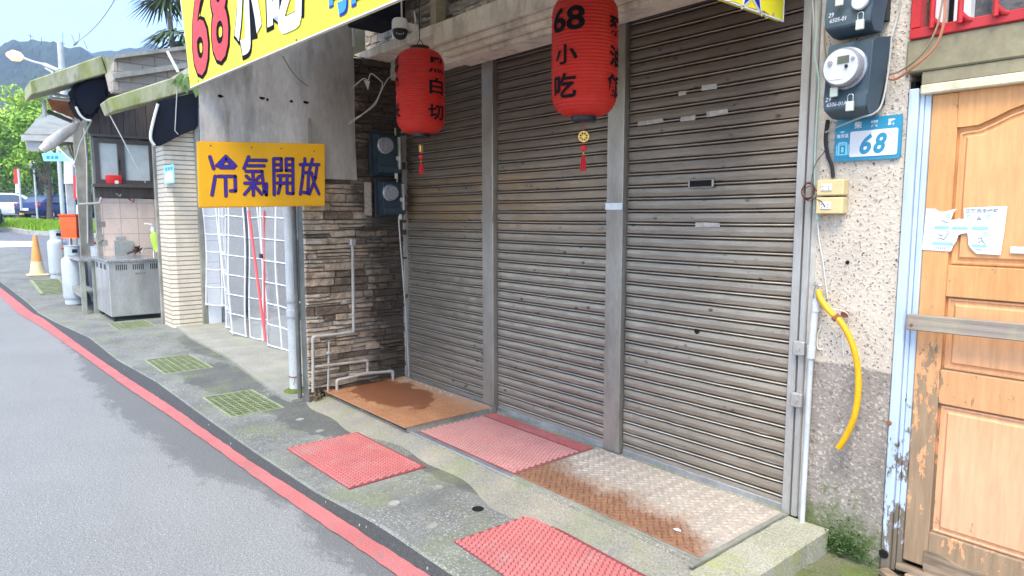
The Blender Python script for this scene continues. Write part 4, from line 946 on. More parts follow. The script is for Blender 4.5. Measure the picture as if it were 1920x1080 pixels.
def meter_side(y0, y1, z0, z1, label):
    X = -5.195; t = thing('electric_meter', label, 'electricity meter', (X, (y0+y1)/2, z0), 'electricity meters on the stone wall')
    b = B(); b.box(X-.01, X+.035, y0, y1, z0, z1, .004); b.done('back_plate', 'meter_dark', t)
    b = B(); rows = []
    for z, d, i in ((z1-.02, .04, .02), (z1-.03, .13, .03), (z0+.09, .13, .02), (z0+.075, .145, .02), (z0+.03, .145, .03), (z0+.01, .09, .04), (z0+.01, .04, .04)): rows.append([b.bm.verts.new((X+d, y0+i, z)), b.bm.verts.new((X+d, y1-i*.6, z))])
    for A, C in zip(rows, rows[1:]): b.bm.faces.new((A[0], A[1], C[1], C[0]))
    b.bm.faces.new([q[0] for q in rows]); b.bm.faces.new([q[1] for q in rows][::-1]); bmesh.ops.bevel(b.bm, geom=b.bm.edges[:], offset=.004, affect='EDGES'); b.done('housing', 'meter_blue_shaded', t)
    cy, cz = y0+.085, z1-.12; b = B(); b.lathe([(.068, 0), (.068, .012), (.06, .018), (.06, .05), (.0005, .054)], (X+.128, cy, cz), 32, (1, 0, 0)); d = b.done('meter_dial', 'meter_ring', t, smooth=True)
    b = B(); b.lathe([(.052, 0), (.052, .003), (.0005, .003)], (X+.183, cy, cz), 28, (1, 0, 0)); b.done('dial_face', 'meter_ring', d)  # dial face greyed instead of white, toned for the same shade
    b = B(); b.box(X+.13, X+.16, y1-.052, y1-.03, z0+.06, z1-.04, .003); b.done('cover_strip', 'rail', t)
    b = B(); b.lathe([(.019, 0), (.019, .006), (.0005, .006)], (X+.148, y1-.06, z0+.15), 16, (1, 0, 0)); b.done('seal', 'lock', t)
    b = B(); b.box(X+.14, X+.155, (y0+y1)/2+.04, (y0+y1)/2+.065, z0-.02, z0+.025, .002); b.done('padlock', 'lock', t)
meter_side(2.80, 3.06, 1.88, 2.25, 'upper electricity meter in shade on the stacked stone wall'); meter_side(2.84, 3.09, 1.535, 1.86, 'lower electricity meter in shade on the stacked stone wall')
b = B(); b.box(-5.2, -5.165, 2.755, 2.81, 1.55, 1.83, .003); tag(b.done('timber_block', 'grey_wood'), 'weathered timber strip beside the lower meter on the stone wall', 'timber strip')

# blue number plate --------------------------------------------------------------
q = [onY(1563, 226, YF-.02), onY(1692, 211, YF-.02), onY(1690, 297, YF-.02), onY(1563, 304, YF-.02)]
NX0, NX1, NZ0, NZ1 = -1.437, -1.158, q[3].z+.001, q[0].z-.002
t = thing('house_number_plate', 'blue house number plate reading 68 below the electricity meter', 'number plate', ((NX0+NX1)/2, YF-.015, NZ0))
def rrect(b, x0, x1, z0, z1, y, dy, r, n=5):
    P = []
    for cx, cz, a0 in ((x1-r, z1-r, 0), (x0+r, z1-r, 90), (x0+r, z0+r, 180), (x1-r, z0+r, 270)): P += [(cx+r*math.cos(R(a0+90*k/n)), y, cz+r*math.sin(R(a0+90*k/n))) for k in range(n+1)]
    b.prism(P, (0, dy, 0))
b = B(); rrect(b, NX0, NX1, NZ0, NZ1, YF-.004, -.010, .012); b.done('plate', 'plate_blue', t)
W_, H_ = NX1-NX0, NZ1-NZ0
NX = lambda f: NX0+W_*f
NZ = lambda f: NZ0+H_*f
b = B(); rrect(b, NX(.245), NX(.955), NZ(.09), NZ(.70), YF-.0145, -.002, .008); b.done('number_field', 'white_paint', t)
pl = lambda u, v: Vector((u, YF-.0172, v))
b = B(); fit(b, '6', pl, NX(.40), NX(.585), NZ(.14), NZ(.62), .035, .25); fit(b, '8', pl, NX(.61), NX(.80), NZ(.14), NZ(.62), .035, .25); b.done('number', 'plate_blue', t)
pl = lambda u, v: Vector((u, YF-.0148, v))
b = B()
for c_, u in (('柴', .30), ('寮', .545), ('路', .80)): fit(b, c_, pl, NX(u), NX(u+.115), NZ(.765), NZ(.93), .02)
for c_, u in (('瑞', .03), ('芳', .095), ('區', .16)): fit(b, c_, pl, NX(u), NX(u+.058), NZ(.57), NZ(.66), .02)
b.done('lettering', 'white_paint', t)
b = B()
for u0, u1, v0, v1 in ((.07, .19, .43, .47), (.055, .085, .15, .45), (.175, .205, .15, .45), (.09, .17, .39, .415), (.09, .17, .15, .18), (.03, .045, .15, .40), (.215, .23, .15, .40), (.11, .15, .22, .35)): b.quad(*[pl(NX(a), NZ(c)) for a, c in ((u0, v0), (u1, v0), (u1, v1), (u0, v1))])
b.bm.faces.new([b.bm.verts.new(pl(NX(a), NZ(c))) for a, c in ((.07, .72), (.115, .68), (.165, .72), (.12, .735))]); b.done('emblem', 'plate_pale', t)

# wall outlets ------------------------------------------------------------------
for i, (za, zb2, lab) in enumerate([(1.712, 1.640, 'upper cream socket box on the pebble wall'), (1.632, 1.557, 'lower cream socket box with a wire plugged in on the pebble wall')]):
    t = thing('wall_socket', lab, 'socket', (-1.42, YF-.03, zb2), 'cream wall sockets stacked on the pebble wall')
    b = B(); b.box(-1.492, -1.37, YF-.055, YF, zb2, za, .005); b.done('box', 'cream_plastic', t)
    b = B(); b.box(-1.47, -1.42, YF-.06, YF-.0555, zb2+.022, za-.02, .002); pl_ = b.done('face_plate', 'white_plastic', t)
    b = B()
    for xx in (-1.461, -1.434):
        for dz in (-.006, .006): b.box(xx-.003, xx+.003, YF-.0612, YF-.0601, (za+zb2)/2+dz-.0015, (za+zb2)/2+dz+.0015)
    b.done('slots', 'black', pl_)
def cable(name, pts, r, mat, label, group=None, n=6, seg=6, cat='cable'):
    b = B(); b.tube(smooth_pts(pts, n), r, seg); return tag(b.done(name, mat, smooth=True), label, cat, group)
cable('cable', [onY(1552, 225, YF-.01), onY(1548, 262, YF-.012), onY(1552, 290, YF-.012), onY(1560, 312, YF-.012), onY(1562, 333, YF-.012)], .009, 'cable_black', 'thick black cable running from meter to the cream sockets')
cable('cable', [onY(1672, 68, YF-.05), onY(1666, 130, YF-.06), onY(1655, 190, YF-.09), onY(1640, 212, YF-.11), onY(1610, 222, YF-.10), onY(1570, 238, YF-.05), onY(1548, 248, YF-.02)], .0038, 'cable_grey', 'thin grey cable looping around the lower meter and over the number plate')
cable('cable', [onY(1690, -5, YF-.01), onY(1683, 30, YF-.01), onY(1672, 68, YF-.05)], .0038, 'cable_grey', 'thin grey cable dropping down the pebble wall above the lower meter')
cable('cable', [onY(1531, -5, YF-.008), onY(1531, 60, YF-.01), onY(1528, 100, YF-.01), onY(1535, 150, YF-.01), onY(1532, 210, YF-.01), onY(1528, 290, YF-.012), onY(1527, 400, YF-.012)], .004, 'cable_mint', 'pale mint cable running down beside the shutter rail')
cable('cable', [onY(1524, -5, YF-.004), onY(1525, 60, YF-.006), onY(1522, 150, YF-.006), onY(1520, 280, YF-.006), onY(1515, 400, YF-.006)], .0028, 'cable_white', 'thin white cable hugging the right edge of the shutter rail')
cable('cable', [onY(1546, 50, YF-.02), onY(1546, 85, YF-.03), onY(1550, 110, YF-.03)], .004, 'cable_tan', 'short tan cable between the two meters')
# tangled bundle by the sockets
b = B(); rj = random.Random(4)
for k in range(5):
    c = onY(1518+rj.uniform(-2, 4), 360+rj.uniform(-4, 4), YF-.045); a_, c_ = .021+rj.uniform(0, .012), .034+rj.uniform(0, .01); ph = rj.uniform(0, 6)
    b.tube([(c.x+a_*math.cos(q), c.y-rj.uniform(0, .012), c.z+c_*math.sin(q)) for q in [ph+2*math.pi*j/18 for j in range(17)]], .0022, 5)
b.tube(smooth_pts([onY(1520, 345, YF-.05), onY(1528, 310, YF-.03), onY(1545, 285, YF-.02), onY(1550, 275, YF-.015)]), .0022, 5)
b.tube(smooth_pts([onY(1528, 372, YF-.05), onY(1540, 378, YF-.06), onY(1547, 388, YF-.062)]), .0022, 5)
tag(b.done('wire_bundle', 'cable_brown', smooth=True), 'tangled loop of brown wires hanging beside the cream sockets', 'wires')
b = B(); p = onY(1532, 408, YF-.03); b.lathe([(.006, .03), (.009, .02), (.010, 0), (.006, -.012)], p, 12); tag(b.done('wire_connector', 'cable_mint', smooth=True), 'pale green plug hanging under the cream sockets', 'plug')
cable('cable', [onY(1533, 415, YF-.02), onY(1536, 450, YF-.015), onY(1543, 490, YF-.01), onY(1548, 530, YF-.012), onY(1552, 560, YF-.012)], .0025, 'cable_white', 'thin white wire hanging from the plug to the hose')
cable('cable', [onY(1545, 575, YF-.03), onY(1556, 578, YF-.05), onY(1585, 585, YF-.05), onY(1592, 600, YF-.03), onY(1580, 630, YF-.012), onY(1582, 668, YF-.01)], .0025, 'cable_white', 'white wire looped round the yellow hose')
cable('cable', [onY(1540, 610, YF-.012), onY(1533, 630, YF-.012), onY(1533, 652, YF-.012), onY(1543, 655, YF-.012)], .0025, 'cable_white', 'short curled white wire beside the grey conduit')
# grey conduit + tap + yellow hose
t = thing('water_pipe', 'grey riser pipe with metal tap beside the shutter rail', 'pipe', (-1.49, YF-.03, .065))
pb = onY(1504, 975, YF-.03); pt = onY(1530, 560, YF-.03); pm = onY(1521, 660, YF-.03)
b = B(); b.tube([pm, pt], .0165, 14); b.done('upper_pipe', 'grey_pvc', t, smooth=True)
b = B(); b.tube([(pb.x, pb.y, .03), pm+Vector((0, 0, -.01))], .0125, 14); b.done('lower_pipe', 'grey_pvc', t, smooth=True)
b = B(); b.tube([pm+Vector((0, 0, -.03)), pm+Vector((0, 0, .03))], .0195, 14); b.done('coupling', 'grey_pvc', t, smooth=True); b = B(); b.tube([pt+Vector((0, 0, -.06)), pt+Vector((0, 0, -.01))], .0195, 14); b.done('coupling', 'grey_pvc', t, smooth=True)
b = B(); b.tube([pt, pt+Vector((.002, 0, .045))], .014, 12); b.tube([pt+Vector((-.005, 0, .02)), pt+Vector((.035, -.01, .02))], .010, 12); b.tube([pt+Vector((.002, 0, .045)), pt+Vector((.002, 0, .062))], .009, 10); b.box(pt.x-.012, pt.x+.03, pt.y-.012, pt.y+.006, pt.z+.06, pt.z+.068, .002); b.done('tap', 'chrome', t, smooth=True)
hp = [onY(1534, 545, YF-.04), onY(1540, 562, YF-.055), onY(1555, 583, YF-.07), onY(1578, 606, YF-.075), onY(1598, 645, YF-.075), onY(1608, 690, YF-.07), onY(1609, 735, YF-.07), onY(1602, 780, YF-.07), onY(1586, 818, YF-.065), onY(1572, 840, YF-.06)]
t = thing('hose', 'short yellow hose hanging from the tap on the pebble wall', 'hose', tuple(hp[-1]))
b = B(); b.tube(smooth_pts(hp, 8), .0135, 14, cap=False); b.done('hose_tube', 'yellow_hose', t, smooth=True)
d = (hp[-1]-hp[-2]).normalized(); b = B(); b.lathe([(.0005, 0), (.0105, 0)], hp[-1]-d*.004, 12, tuple(d), caps=False); b.done('hose_end', 'void', t)
b = B(); c = hp[2].lerp(hp[3], .55); d = (hp[3]-hp[2]).normalized(); b.lathe([(.014, -.008), (.019, -.008), (.019, .008), (.014, .008)], c, 16, tuple(d)); b.lathe([(.009, -.02), (.016, -.02), (.016, 0)], c+Vector((.022, .03, .014)), 12, (0, -1, 0)); b.done('clamp', 'rust', t, smooth=True)
p = onY(1589, 492, YF); b = B(); b.lathe([(.010, 0), (.008, .004), (.0005, .004)], p, 7, (0, -1, 0)); tag(b.done('wall_hole', 'void'), 'dark drill hole in the pebble wall', 'hole')

# ================================================================ HOUSE WITH THE ORANGE DOOR
hs = thing('house', 'pebble-dashed house with peeling orange wooden door and red barred window', 'house', (-.6, YF, 0))
b = B(); b.box(-1.505, -1.145, YF, YF+.35, -.12, 4.4); b.done('pebble_wall', 'pebble', hs)
b = B(); b.box(.35, 3.0, YF, YF+.35, -.12, 4.4); b.done('pebble_wall', 'pebble', hs)
b = B(); b.box(-1.10, 3.0, YF+.5, 8, -.1, 4.4); b.done('wall', 'dark_wall', hs)
b = B(); b.box(-1.2, 3.2, 2.85, 8.1, 4.41, 4.55); b.done('roof', 'eave_top', hs)
b = B(); b.box(-1.145, -1.128, YF+.02, YF+.3, 2.0, 2.11); b.done('gap', 'void', hs)
# jamb (three stepped fillets)
b = B(); b.box(-1.14, -1.102, YF-.012, YF+.2, -.035, 2.075, .004); b.box(-1.101, -1.085, YF+.004, YF+.2, -.03, 2.07, .003); b.box(-1.084, -1.062, YF+.012, YF+.2, -.03, 2.06, .003); b.done('door_jamb', 'blue_jamb', hs)
b = B(); b.box(.27, .35, YF-.012, YF+.2, -.035, 2.075, .004); b.done('door_jamb', 'blue_jamb', hs)
b = B(); b.box(-1.155, 3.0, YF-.02, YF+.3, 2.14, 2.272, .006); b.box(-1.095, .35, YF-.012, YF+.3, 2.085, 2.1385, .004); b.done('lintel', 'lintel', hs)
b = B(); b.box(-1.095, .35, YF-.02, YF+.2, 2.046, 2.0845, .005); b.done('door_head', 'cream_peel', hs)
# door leaf
door = None
DY = YF+.045
def dbox(x0, x1, z0, z1, d0, d1, mat, name, bev=.003):
    b = B(); b.box(x0, x1, DY-d1, DY-d0, z0, z1, bev); return b.done(name, mat, door if door else hs)
b = B(); b.box(-1.061, .265, DY, DY+.04, .02, 2.045); door = b.done('door', 'orange_wood', hs)
door['label'] = 'peeling orange wooden door'
dbox(-1.061, -.965, .03, 2.045, .0004, .022, 'orange_wood', 'stile')
dbox(-.36, -.20, .03, 2.045, .0004, .022, 'orange_wood', 'stile'); dbox(.15, .264, .03, 2.045, .0004, .022, 'orange_wood', 'stile')
for z0, z1 in ((1.215, 1.345), (.76, .905), (.07, .19)): dbox(-.9645, -.3605, z0, z1, .0004, .022, 'orange_wood', 'rail')
# top rail with the arched underside
b = B(); P = [(-.9645, DY-.022, 2.045), (-.9645, DY-.022, 1.905)]
arc = [(-.94, 1.905), (-.89, 1.908), (-.84, 1.93), (-.79, 1.955), (-.74, 1.972), (-.6625, 1.98)]
arc += [(-1.325-x, z) for x, z in arc[::-1]][1:]
P += [(x, DY-.022, z) for x, z in arc]+[(-.3605, DY-.022, 1.905), (-.3605, DY-.022, 2.045)]
b.prism(P, (0, .0215, 0)); b.done('top_rail', 'orange_wood', door)
# raised panels with a moulded border
def panel(x0, x1, z0, z1, arch=False):
    b = B()
    if arch: O = [(x0, z0), (x1, z0), (x1, 1.88)]+[(x, z-.02) for x, z in arc[::-1] if x0 < x < x1]+[(x0, 1.88)]
    else: O = [(x0, z0), (x1, z0), (x1, z1), (x0, z1)]
    cx = (x0+x1)/2; cz = (z0+z1)/2
    lev = [(1.0, .0003), (1.0, .010), (.955, .012), (.93, .004), (.86, .005), (.80, .016)]
    rings = []
    for k, d in lev:
        sx = 1-(1-k)*.30/(x1-x0)*1.0; sz = 1-(1-k)*.30/(z1-z0)
        rings.append([b.bm.verts.new((cx+(x-cx)*sx, DY-d, cz+(z-cz)*sz)) for x, z in O])
    n = len(O)
    for A, C in zip(rings, rings[1:]):
        for i in range(n): b.bm.faces.new((A[i], A[(i+1) % n], C[(i+1) % n], C[i]))
    b.bm.faces.new(rings[-1]); return b.done('door_panel', 'orange_panel', door)
panel(-.955, -.37, 1.352, 1.98, True); panel(-.955, -.37, .912, 1.208); panel(-.955, -.37, .197, .752)
# mouldings round the panels (dark joint lines between)
b = B()
for x0, x1, z0, z1 in ((-.9635, -.3615, .906, 1.214), (-.9635, -.3615, .191, .759)):
    for (a, c) in (((x0, z0), (x1, z0)), ((x1, z0), (x1, z1)), ((x1, z1), (x0, z1)), ((x0, z1), (x0, z0))): b.bar((a[0], DY-.004, a[1]), (c[0], DY-.004, c[1]), .007, .007)
b.done('joint_moulding', 'rot_wood', door)
# rotten foot of the door and sill
b = B(); rj = random.Random(12); P = [(-.97, .20)]
n = 16; top = [(-.975+.62*k/n, .105+rj.uniform(-.012, .012)-.03*(k/n)) for k in range(n+1)]; bot = [(x, z-.10+rj.uniform(-.02, .02)) for x, z in top]
b.prism([(x, DY-.034, z) for x, z in top]+[(x, DY-.034, z) for x, z in bot[::-1]], (0, .0115, 0)); b.done('rotten_rail', 'rot_wood', door)
b = B(); rj = random.Random(14)
for k in range(5): x0 = -1.09+rj.uniform(0, .1); b.bar((x0, DY-.02-.05*k, -.005-.012*k), (.2, DY-.05-.07*k+rj.uniform(-.02, .02), -.012-.012*k), .06, .03, (0, .2, 1), .004)
b.bar((-1.12, YF-.03, -.03), (-.7, YF-.26, -.055), .05, .03, (0, 0, 1), .006); b.done('rotten_sill', 'rot_wood', hs)
p = onY(1657, 1042, YF-.01); b = B(); b.lathe([(.022, 0), (.018, .006), (.0005, .006)], (p.x, YF-.0125, p.z+.01), 7, (0, -1, 0)); b.done('rot_hole', 'void', hs)
# timber bar across the door
bar0 = onY(1702, 603, YF-.035); b = B(); b.bar((bar0.x, YF-.035, bar0.z), (.34, YF-.035, bar0.z+.025), .028, .068, (0, 0, 1), .004)
tag(b.done('timber_bar', 'grey_wood'), 'weathered grey timber bar fixed across the orange door', 'timber bar')
b = B(); b.lathe([(.006, 0), (.006, .004), (.0005, .005)], (bar0.x+.02, YF-.049, bar0.z-.01), 8, (0, -1, 0)); p = onY(1667, 793, YF-.012); b.lathe([(.012, 0), (.010, .004), (.0005, .004)], p, 9, (0, -1, 0)); b.done('nail_head', 'rust', hs)
# torn hand-washing notice
N0 = onY(1735, 392, DY-.024); N1 = onY(1889, 388, DY-.024); NB = onY(1738, 471, DY-.024)
nx0, nx1, nz1, nz0 = N0.x, N1.x, N0.z+.004, NB.z-.002
t = thing('paper_notice', 'torn white paper notice with blue hand-washing steps on the orange door', 'notice', ((nx0+nx1)/2, DY-.026, nz0))
def npos(u, v, d=.0): return Vector((nx0+(nx1-nx0)*(u-135)/1270, DY-.0245-d, nz1-(nz1-nz0)*(v-165)/700))
out_ = [(150, 172), (300, 175), (330, 200), (400, 225), (470, 222), (560, 195), (650, 178), (600, 235), (565, 350), (640, 345), (700, 330), (770, 345), (760, 170), (900, 160), (1200, 150), (1405, 150), (1390, 500), (1360, 875), (1000, 868), (930, 810), (870, 740), (855, 640), (840, 555), (760, 565), (700, 590), (680, 680), (640, 740), (600, 848), (380, 842), (125, 835), (140, 500)]
b = B(); b.prism([npos(u, v) for u, v in out_], (0, -.0008, 0)); b.done('sheet', 'paper', t)
for u0, u1, v0, v1 in ((310, 545, 450, 500), (595, 840, 458, 505), (905, 1150, 455, 505), (290, 630, 705, 755), (920, 1150, 725, 770)): b = B(); b.quad(*[npos(a, c, .0015) for a, c in ((u0, v0), (u1, v0), (u1, v1), (u0, v1))]); b.done('caption_bar', 'print_blue', t)
for u, v in ((520, 300), (845, 300), (1140, 300), (530, 560), (1120, 560)):
    b = B(); c = [npos(u+34*math.cos(a), v+34*math.sin(a), .0015) for a in [2*math.pi*k/14 for k in range(14)]]; ci = [npos(u+17*math.cos(a), v+17*math.sin(a), .0015) for a in [2*math.pi*k/14 for k in range(14)]]
    c = [b.bm.verts.new(q) for q in c]; ci = [b.bm.verts.new(q) for q in ci]
    for k in range(14): b.bm.faces.new((c[k], c[(k+1) % 14], ci[(k+1) % 14], ci[k]))
    b.done('step_number', 'print_blue', t)
b = B(); fit(b, '正確洗手步驟', lambda u, v: npos(u, v, .0015), 785, 1290, 245, 180, .02); b.done('heading', 'print_grey', t)
pl = lambda u, v: npos(u, v, .0015)
for s_ in ([(420, 360), (470, 385), (530, 400)], [(975, 345), (1000, 310), (1030, 345), (980, 350)], [(385, 575), (420, 605), (455, 590)], [(370, 660), (420, 640), (470, 670), (520, 600)], [(1010, 640), (1055, 620), (1090, 690), (1120, 710)], [(1020, 700), (1060, 670)]): b = B(); stroke(b, s_, 7, pl); b.done('hand_drawing', 'print_grey', t)
b = B()
for k in range(6): stroke(b, [(325+k*35, 790), (325+k*35, 808)], 8, pl)
b.done('small_print', 'print_grey', t); b = B(); stroke(b, [(985, 808), (1075, 808)], 7, pl); b.done('small_print', 'print_grey', t)
p = onY(1895, 462, DY-.024); b = B(); b.box(p.x, p.x+.09, DY-.0252, DY-.0242, p.z-.026, p.z); tag(b.done('paper_strip', 'paper'), 'blank white paper strip at the right edge on the orange door', 'paper')
# barred window
wn = B(); wn.box(-1.10, .4, YF+.11, YF+.14, 2.26, 3.3); win = wn.done('window', 'grime_glass', hs)
b = B(); b.box(-1.10, .4, YF+.06, YF+.109, 2.274, 2.33, .003); b.box(-1.085, -1.045, YF+.06, YF+.109, 2.331, 3.3, .003); b.box(-1.015, -.955, YF+.055, YF+.109, 2.331, 3.3, .003); b.done('window_frame', 'white_paint', win)
b = B(); b.box(-1.043, -1.017, YF+.09, YF+.105, 2.331, 3.3); b.done('frame_gap', 'void', win)
b = B(); b.box(-1.145, .4, YF-.03, YF+.03, 2.2725, 2.315, .004); b.box(-1.145, -1.105, YF-.03, YF+.03, 2.3155, 3.3, .004); b.done('grille_frame', 'red_metal', win)
for px in (1746, 1798, 1864, 1932):
    p = onY(px, 60, YF-.05); b = B(); b.tube(smooth_pts([(p.x, YF-.05, 3.3), (p.x, YF-.05, 2.38), (p.x+.004, YF-.048, 2.335), (p.x+.02, YF-.035, 2.312), (p.x+.035, YF-.022, 2.306)], 5), .0105, 12); b.done('grille_bar', 'red_metal', win, smooth=True)
cable('cable', [onY(1662, 145, YF-.04), onY(1680, 148, YF-.05), onY(1720, 120, YF-.09), onY(1755, 85, YF-.09), onY(1770, 40, YF-.09), onY(1772, -5, YF-.08)], .0055, 'cable_orange', 'salmon orange cable looping from the meter up past the red window')
cable('cable', [onY(1662, 140, YF-.035), onY(1690, 132, YF-.04), onY(1730, 100, YF-.08), onY(1757, 50, YF-.09), onY(1768, -5, YF-.085)], .0042, 'cable_tan', 'thin tan cable looping from the meter up past the red window')

# ================================================================ mats and plates
def hexmat(name, label, x0, x1, y0, y1, z, pitch, top, groove, group, hexin=None, rot=0):
    b = B(); cx, cy = (x0+x1)/2, (y0+y1)/2; m = Matrix.Translation((cx, cy, 0)) @ Matrix.Rotation(rot, 4, 'Z') @ Matrix.Translation((-cx, -cy, 0))
    t = thing(name, label, 'rubber mat', (cx, cy, z), group)
    b.box(x0, x1, y0, y1, z, z+.007, .002, m); b.done('mat_base', groove, t)
    b = B(); r = pitch/math.sqrt(3); j = 0; rj = random.Random(int(cx*100)); hx = hexin or (x0, x1, y0, y1)
    y = hx[2]+r*.9
    while y < hx[3]-r*.7:
        x = hx[0]+pitch*(.55 if j % 2 == 0 else 1.05)
        while x < hx[1]-pitch*.45:
            h = .0105+rj.uniform(-.0006, .0006); a = []; c = []
            for k in range(6):
                q = math.pi/6+k*math.pi/3; a.append(b.bm.verts.new(m @ Vector((x+r*.88*math.cos(q), y+r*.88*math.sin(q), z+.006)))); c.append(b.bm.verts.new(m @ Vector((x+r*.76*math.cos(q), y+r*.76*math.sin(q), z+h))))
            b.bm.faces.new(c)
            for k in range(6): b.bm.faces.new((a[k], a[(k+1) % 6], c[(k+1) % 6], c[k]))
            x += pitch
        y += r*1.5; j += 1
    b.done('hexagon_pattern', top, t, fixn=False); return t
hexmat('rubber_mat', 'pink honeycomb rubber mat lying alone on the pavement in front of the rusted plate', -4.27, -3.39, 1.655, 2.175, .0125, .029, 'mat_pink', 'mat_groove', 'pink honeycomb mats', rot=R(.6))
hexmat('rubber_mat', 'large pink honeycomb mat on the pavement at the bottom edge of the photo', -2.495, -1.42, 1.735, 2.215, .0125, .031, 'mat_pink', 'mat_groove', 'pink honeycomb mats', rot=R(-2.0))
t = hexmat('rubber_mat', 'dusty pink honeycomb mat on the step between the rusted plate and the checker plate', -3.862, -2.848, 2.425, 3.09, .0675, .027, 'mat_worn', 'mat_worn_groove', 'pink honeycomb mats', (-3.86, -2.85, 2.43, 2.985))
b = B(); b.box(-3.855, -2.852, 2.995, 3.085, .0746, .0785, .001); b.done('flat_border', 'mat_flat', t)
b = B(); b.bar((-3.90, 2.397, .068), (-2.84, 2.397, .068), .04, .012, (0, 0, 1), .002); tag(b.done('edge_strip', 'alu'), 'aluminium edging strip along the front of the dusty pink mat', 'edging strip')
t = thing('rusted_plate', 'rusted steel ramp plate with a dark wet stain', 'steel plate', (-4.55, 2.75, .066))
b = B(); b.box(-5.195, -3.905, 2.34, 3.115, .098, .106, .0015); b.done('plate', 'rust_plate', t)
for xa in (-3.935, -5.19, -4.6): b = B(); b.box(xa, xa+.025, 2.37, 3.10, .067, .0975); b.done('support_bar', 'old_concrete', t)
p = onY(930, 770, YF-.05); b = B(); b.box(-3.905, -3.865, 3.06, 3.11, .067, .11, .004); b.done('hinge_lug', 'steel_post', t)
b = B(); rj = random.Random(21)
for k in range(46):
    x = rj.uniform(-5.15, -4.35); y = 3.085-rj.random()**2*.06; s_ = rj.uniform(.004, .011); b.bm.faces.new([b.bm.verts.new((x+s_*math.cos(q)*rj.uniform(.6, 1.2), y+s_*math.sin(q)*rj.uniform(.5, 1.1), .1075)) for q in [2*math.pi*j/6 for j in range(6)]])
b.done('plaster_crumbs', 'white_paint', t)
t = thing('checker_plate', 'half-rusted steel checker plate with worn grey back half', 'steel plate', (-2.2, 2.78, .067))
b = B(); b.box(-2.838, -1.60, 2.42, 3.115, .070, .0765, .0015); b.done('plate', 'checker', t)
b = B(); j = 0; y = 2.44; rj = random.Random(5)
while y < 3.105:
    x = -2.825+(.021 if j % 2 else 0); i = 0
    while x < -1.61:
        a = R(45) if (i+j) % 2 else R(-45); ca, sa = math.cos(a), math.sin(a); ln, wd = .0150, .0052
        o_ = [(ln, 0), (0, wd), (-ln, 0), (0, -wd)]; ba = [b.bm.verts.new((x+u*ca-v*sa, y+u*sa+v*ca, .0764)) for u, v in o_]; tp_ = b.bm.verts.new((x, y, .0815)); t2 = [b.bm.verts.new((x+(u*ca-v*sa)*.7, y+(u*sa+v*ca)*.6, .0812)) for u, v in o_]
        b.bm.verts.remove(tp_); b.bm.faces.new(t2)
        for k in range(4): b.bm.faces.new((ba[k], ba[(k+1) % 4], t2[(k+1) % 4], t2[k]))
        x += .042; i += 1
    y += .0235; j += 1
b.done('raised_lozenges', 'lozenge', t)
b = B(); b.box(-2.85, -1.59, 2.408, 2.418, .0665, .0735, .001); b.box(-1.598, -1.575, 2.33, 3.11, .0665, .079, .002); b.done('edge_angle', 'iron_grey', t)
p = onZ(1270, 993, .08); b = B(); b.prism([(p.x+dx, p.y+dy, .0800) for dx, dy in ((-.02, -.006), (.0, -.014), (.024, -.004), (.016, .008), (-.008, .012))], (0, 0, .001)); tag(b.done('paper_scrap', 'paper'), 'torn white paper scrap on the rusty part of the checker plate', 'litter')
b = B(); rj = random.Random(31)
for k in range(420):
    px = rj.uniform(120, 1500); py = rj.uniform(560, 1078); p = onZ(px, py, .013)
    if not (interp(RL, p.x) < p.y < 2.2 and -14 < p.x < -1.4) or (p.y > interp(PE, p.x) and k % 5): continue
    s_ = rj.uniform(.002, .005); b.lathe([(s_, -.008), (s_*.8, s_*.5), (.0005, s_*.6)], (p.x, p.y, .0125), 6)
struct(b.done('grit', 'kerb'), 'stuff')

# ================================================================ pipes on the stone wall
def pipe(name, label, pts, r, mat, joints=True, cat='pipe', group=None):
    t = thing(name, label, cat, tuple(min(pts, key=lambda p: p[2])), group)
    b = B(); P = []
    for i, p in enumerate(pts):
        p = Vector(p)
        if 0 < i < len(pts)-1:
            a = (Vector(pts[i-1])-p).normalized()*r*1.6; c = (Vector(pts[i+1])-p).normalized()*r*1.6; P += [p+a, p+a*.3+c*.3, p+c]
        else: P.append(p)
    b.tube(P, r, 10); b.done('pipe_run', mat, t, smooth=True)
    if joints:
        for i in range(1, len(pts)-1):
            b = B(); p = Vector(pts[i]); a = (Vector(pts[i-1])-p).normalized(); c = (Vector(pts[i+1])-p).normalized(); b.tube([p+a*r*3.2, p+a*r*1.2, p+a*r*.3+c*r*.3, p+c*r*1.2, p+c*r*3.2], r*1.28, 10); b.done('elbow', mat, t, smooth=True)
    return t
XS = -5.15
pipe('water_pipe', 'tall bent pale conduit on the stacked stone wall', [onX(661, 455, XS), onX(663, 623, XS), onX(587, 632, XS), onX(587, 735, XS)], .0135, 'old_pipe')
b = B(); p = onX(661, 455, XS); b.box(p.x-.03, p.x+.018, p.y-.025, p.y+.025, p.z-.03, p.z+.035, .008); tag(b.done('pipe_bracket', 'rail'), 'small metal bracket at the top of the bent conduit on the stones', 'bracket')
pipe('water_pipe', 'low horizontal pipe running from the bent conduit across the stones', [onX(590, 688, XS+.004), onX(689, 676, XS+.004), onX(689, 700, XS+.004), onX(655, 703, XS+.004)], .0115, 'old_pipe')
pipe('water_pipe', 'lowest pipe at the foot of the stones, dipping behind the rusted plate', [onX(632, 734, XS+.012), onX(632, 713, XS+.012), onX(690, 700, XS+.012), onX(736, 696, XS+.012), onX(737, 712, XS+.012)], .0125, 'old_pipe')
pipe('water_pipe', 'short upright pipe stub with a valve at the foot of the stones', [onX(617, 640, XS), onX(615, 735, XS)], .009, 'old_pipe', False)
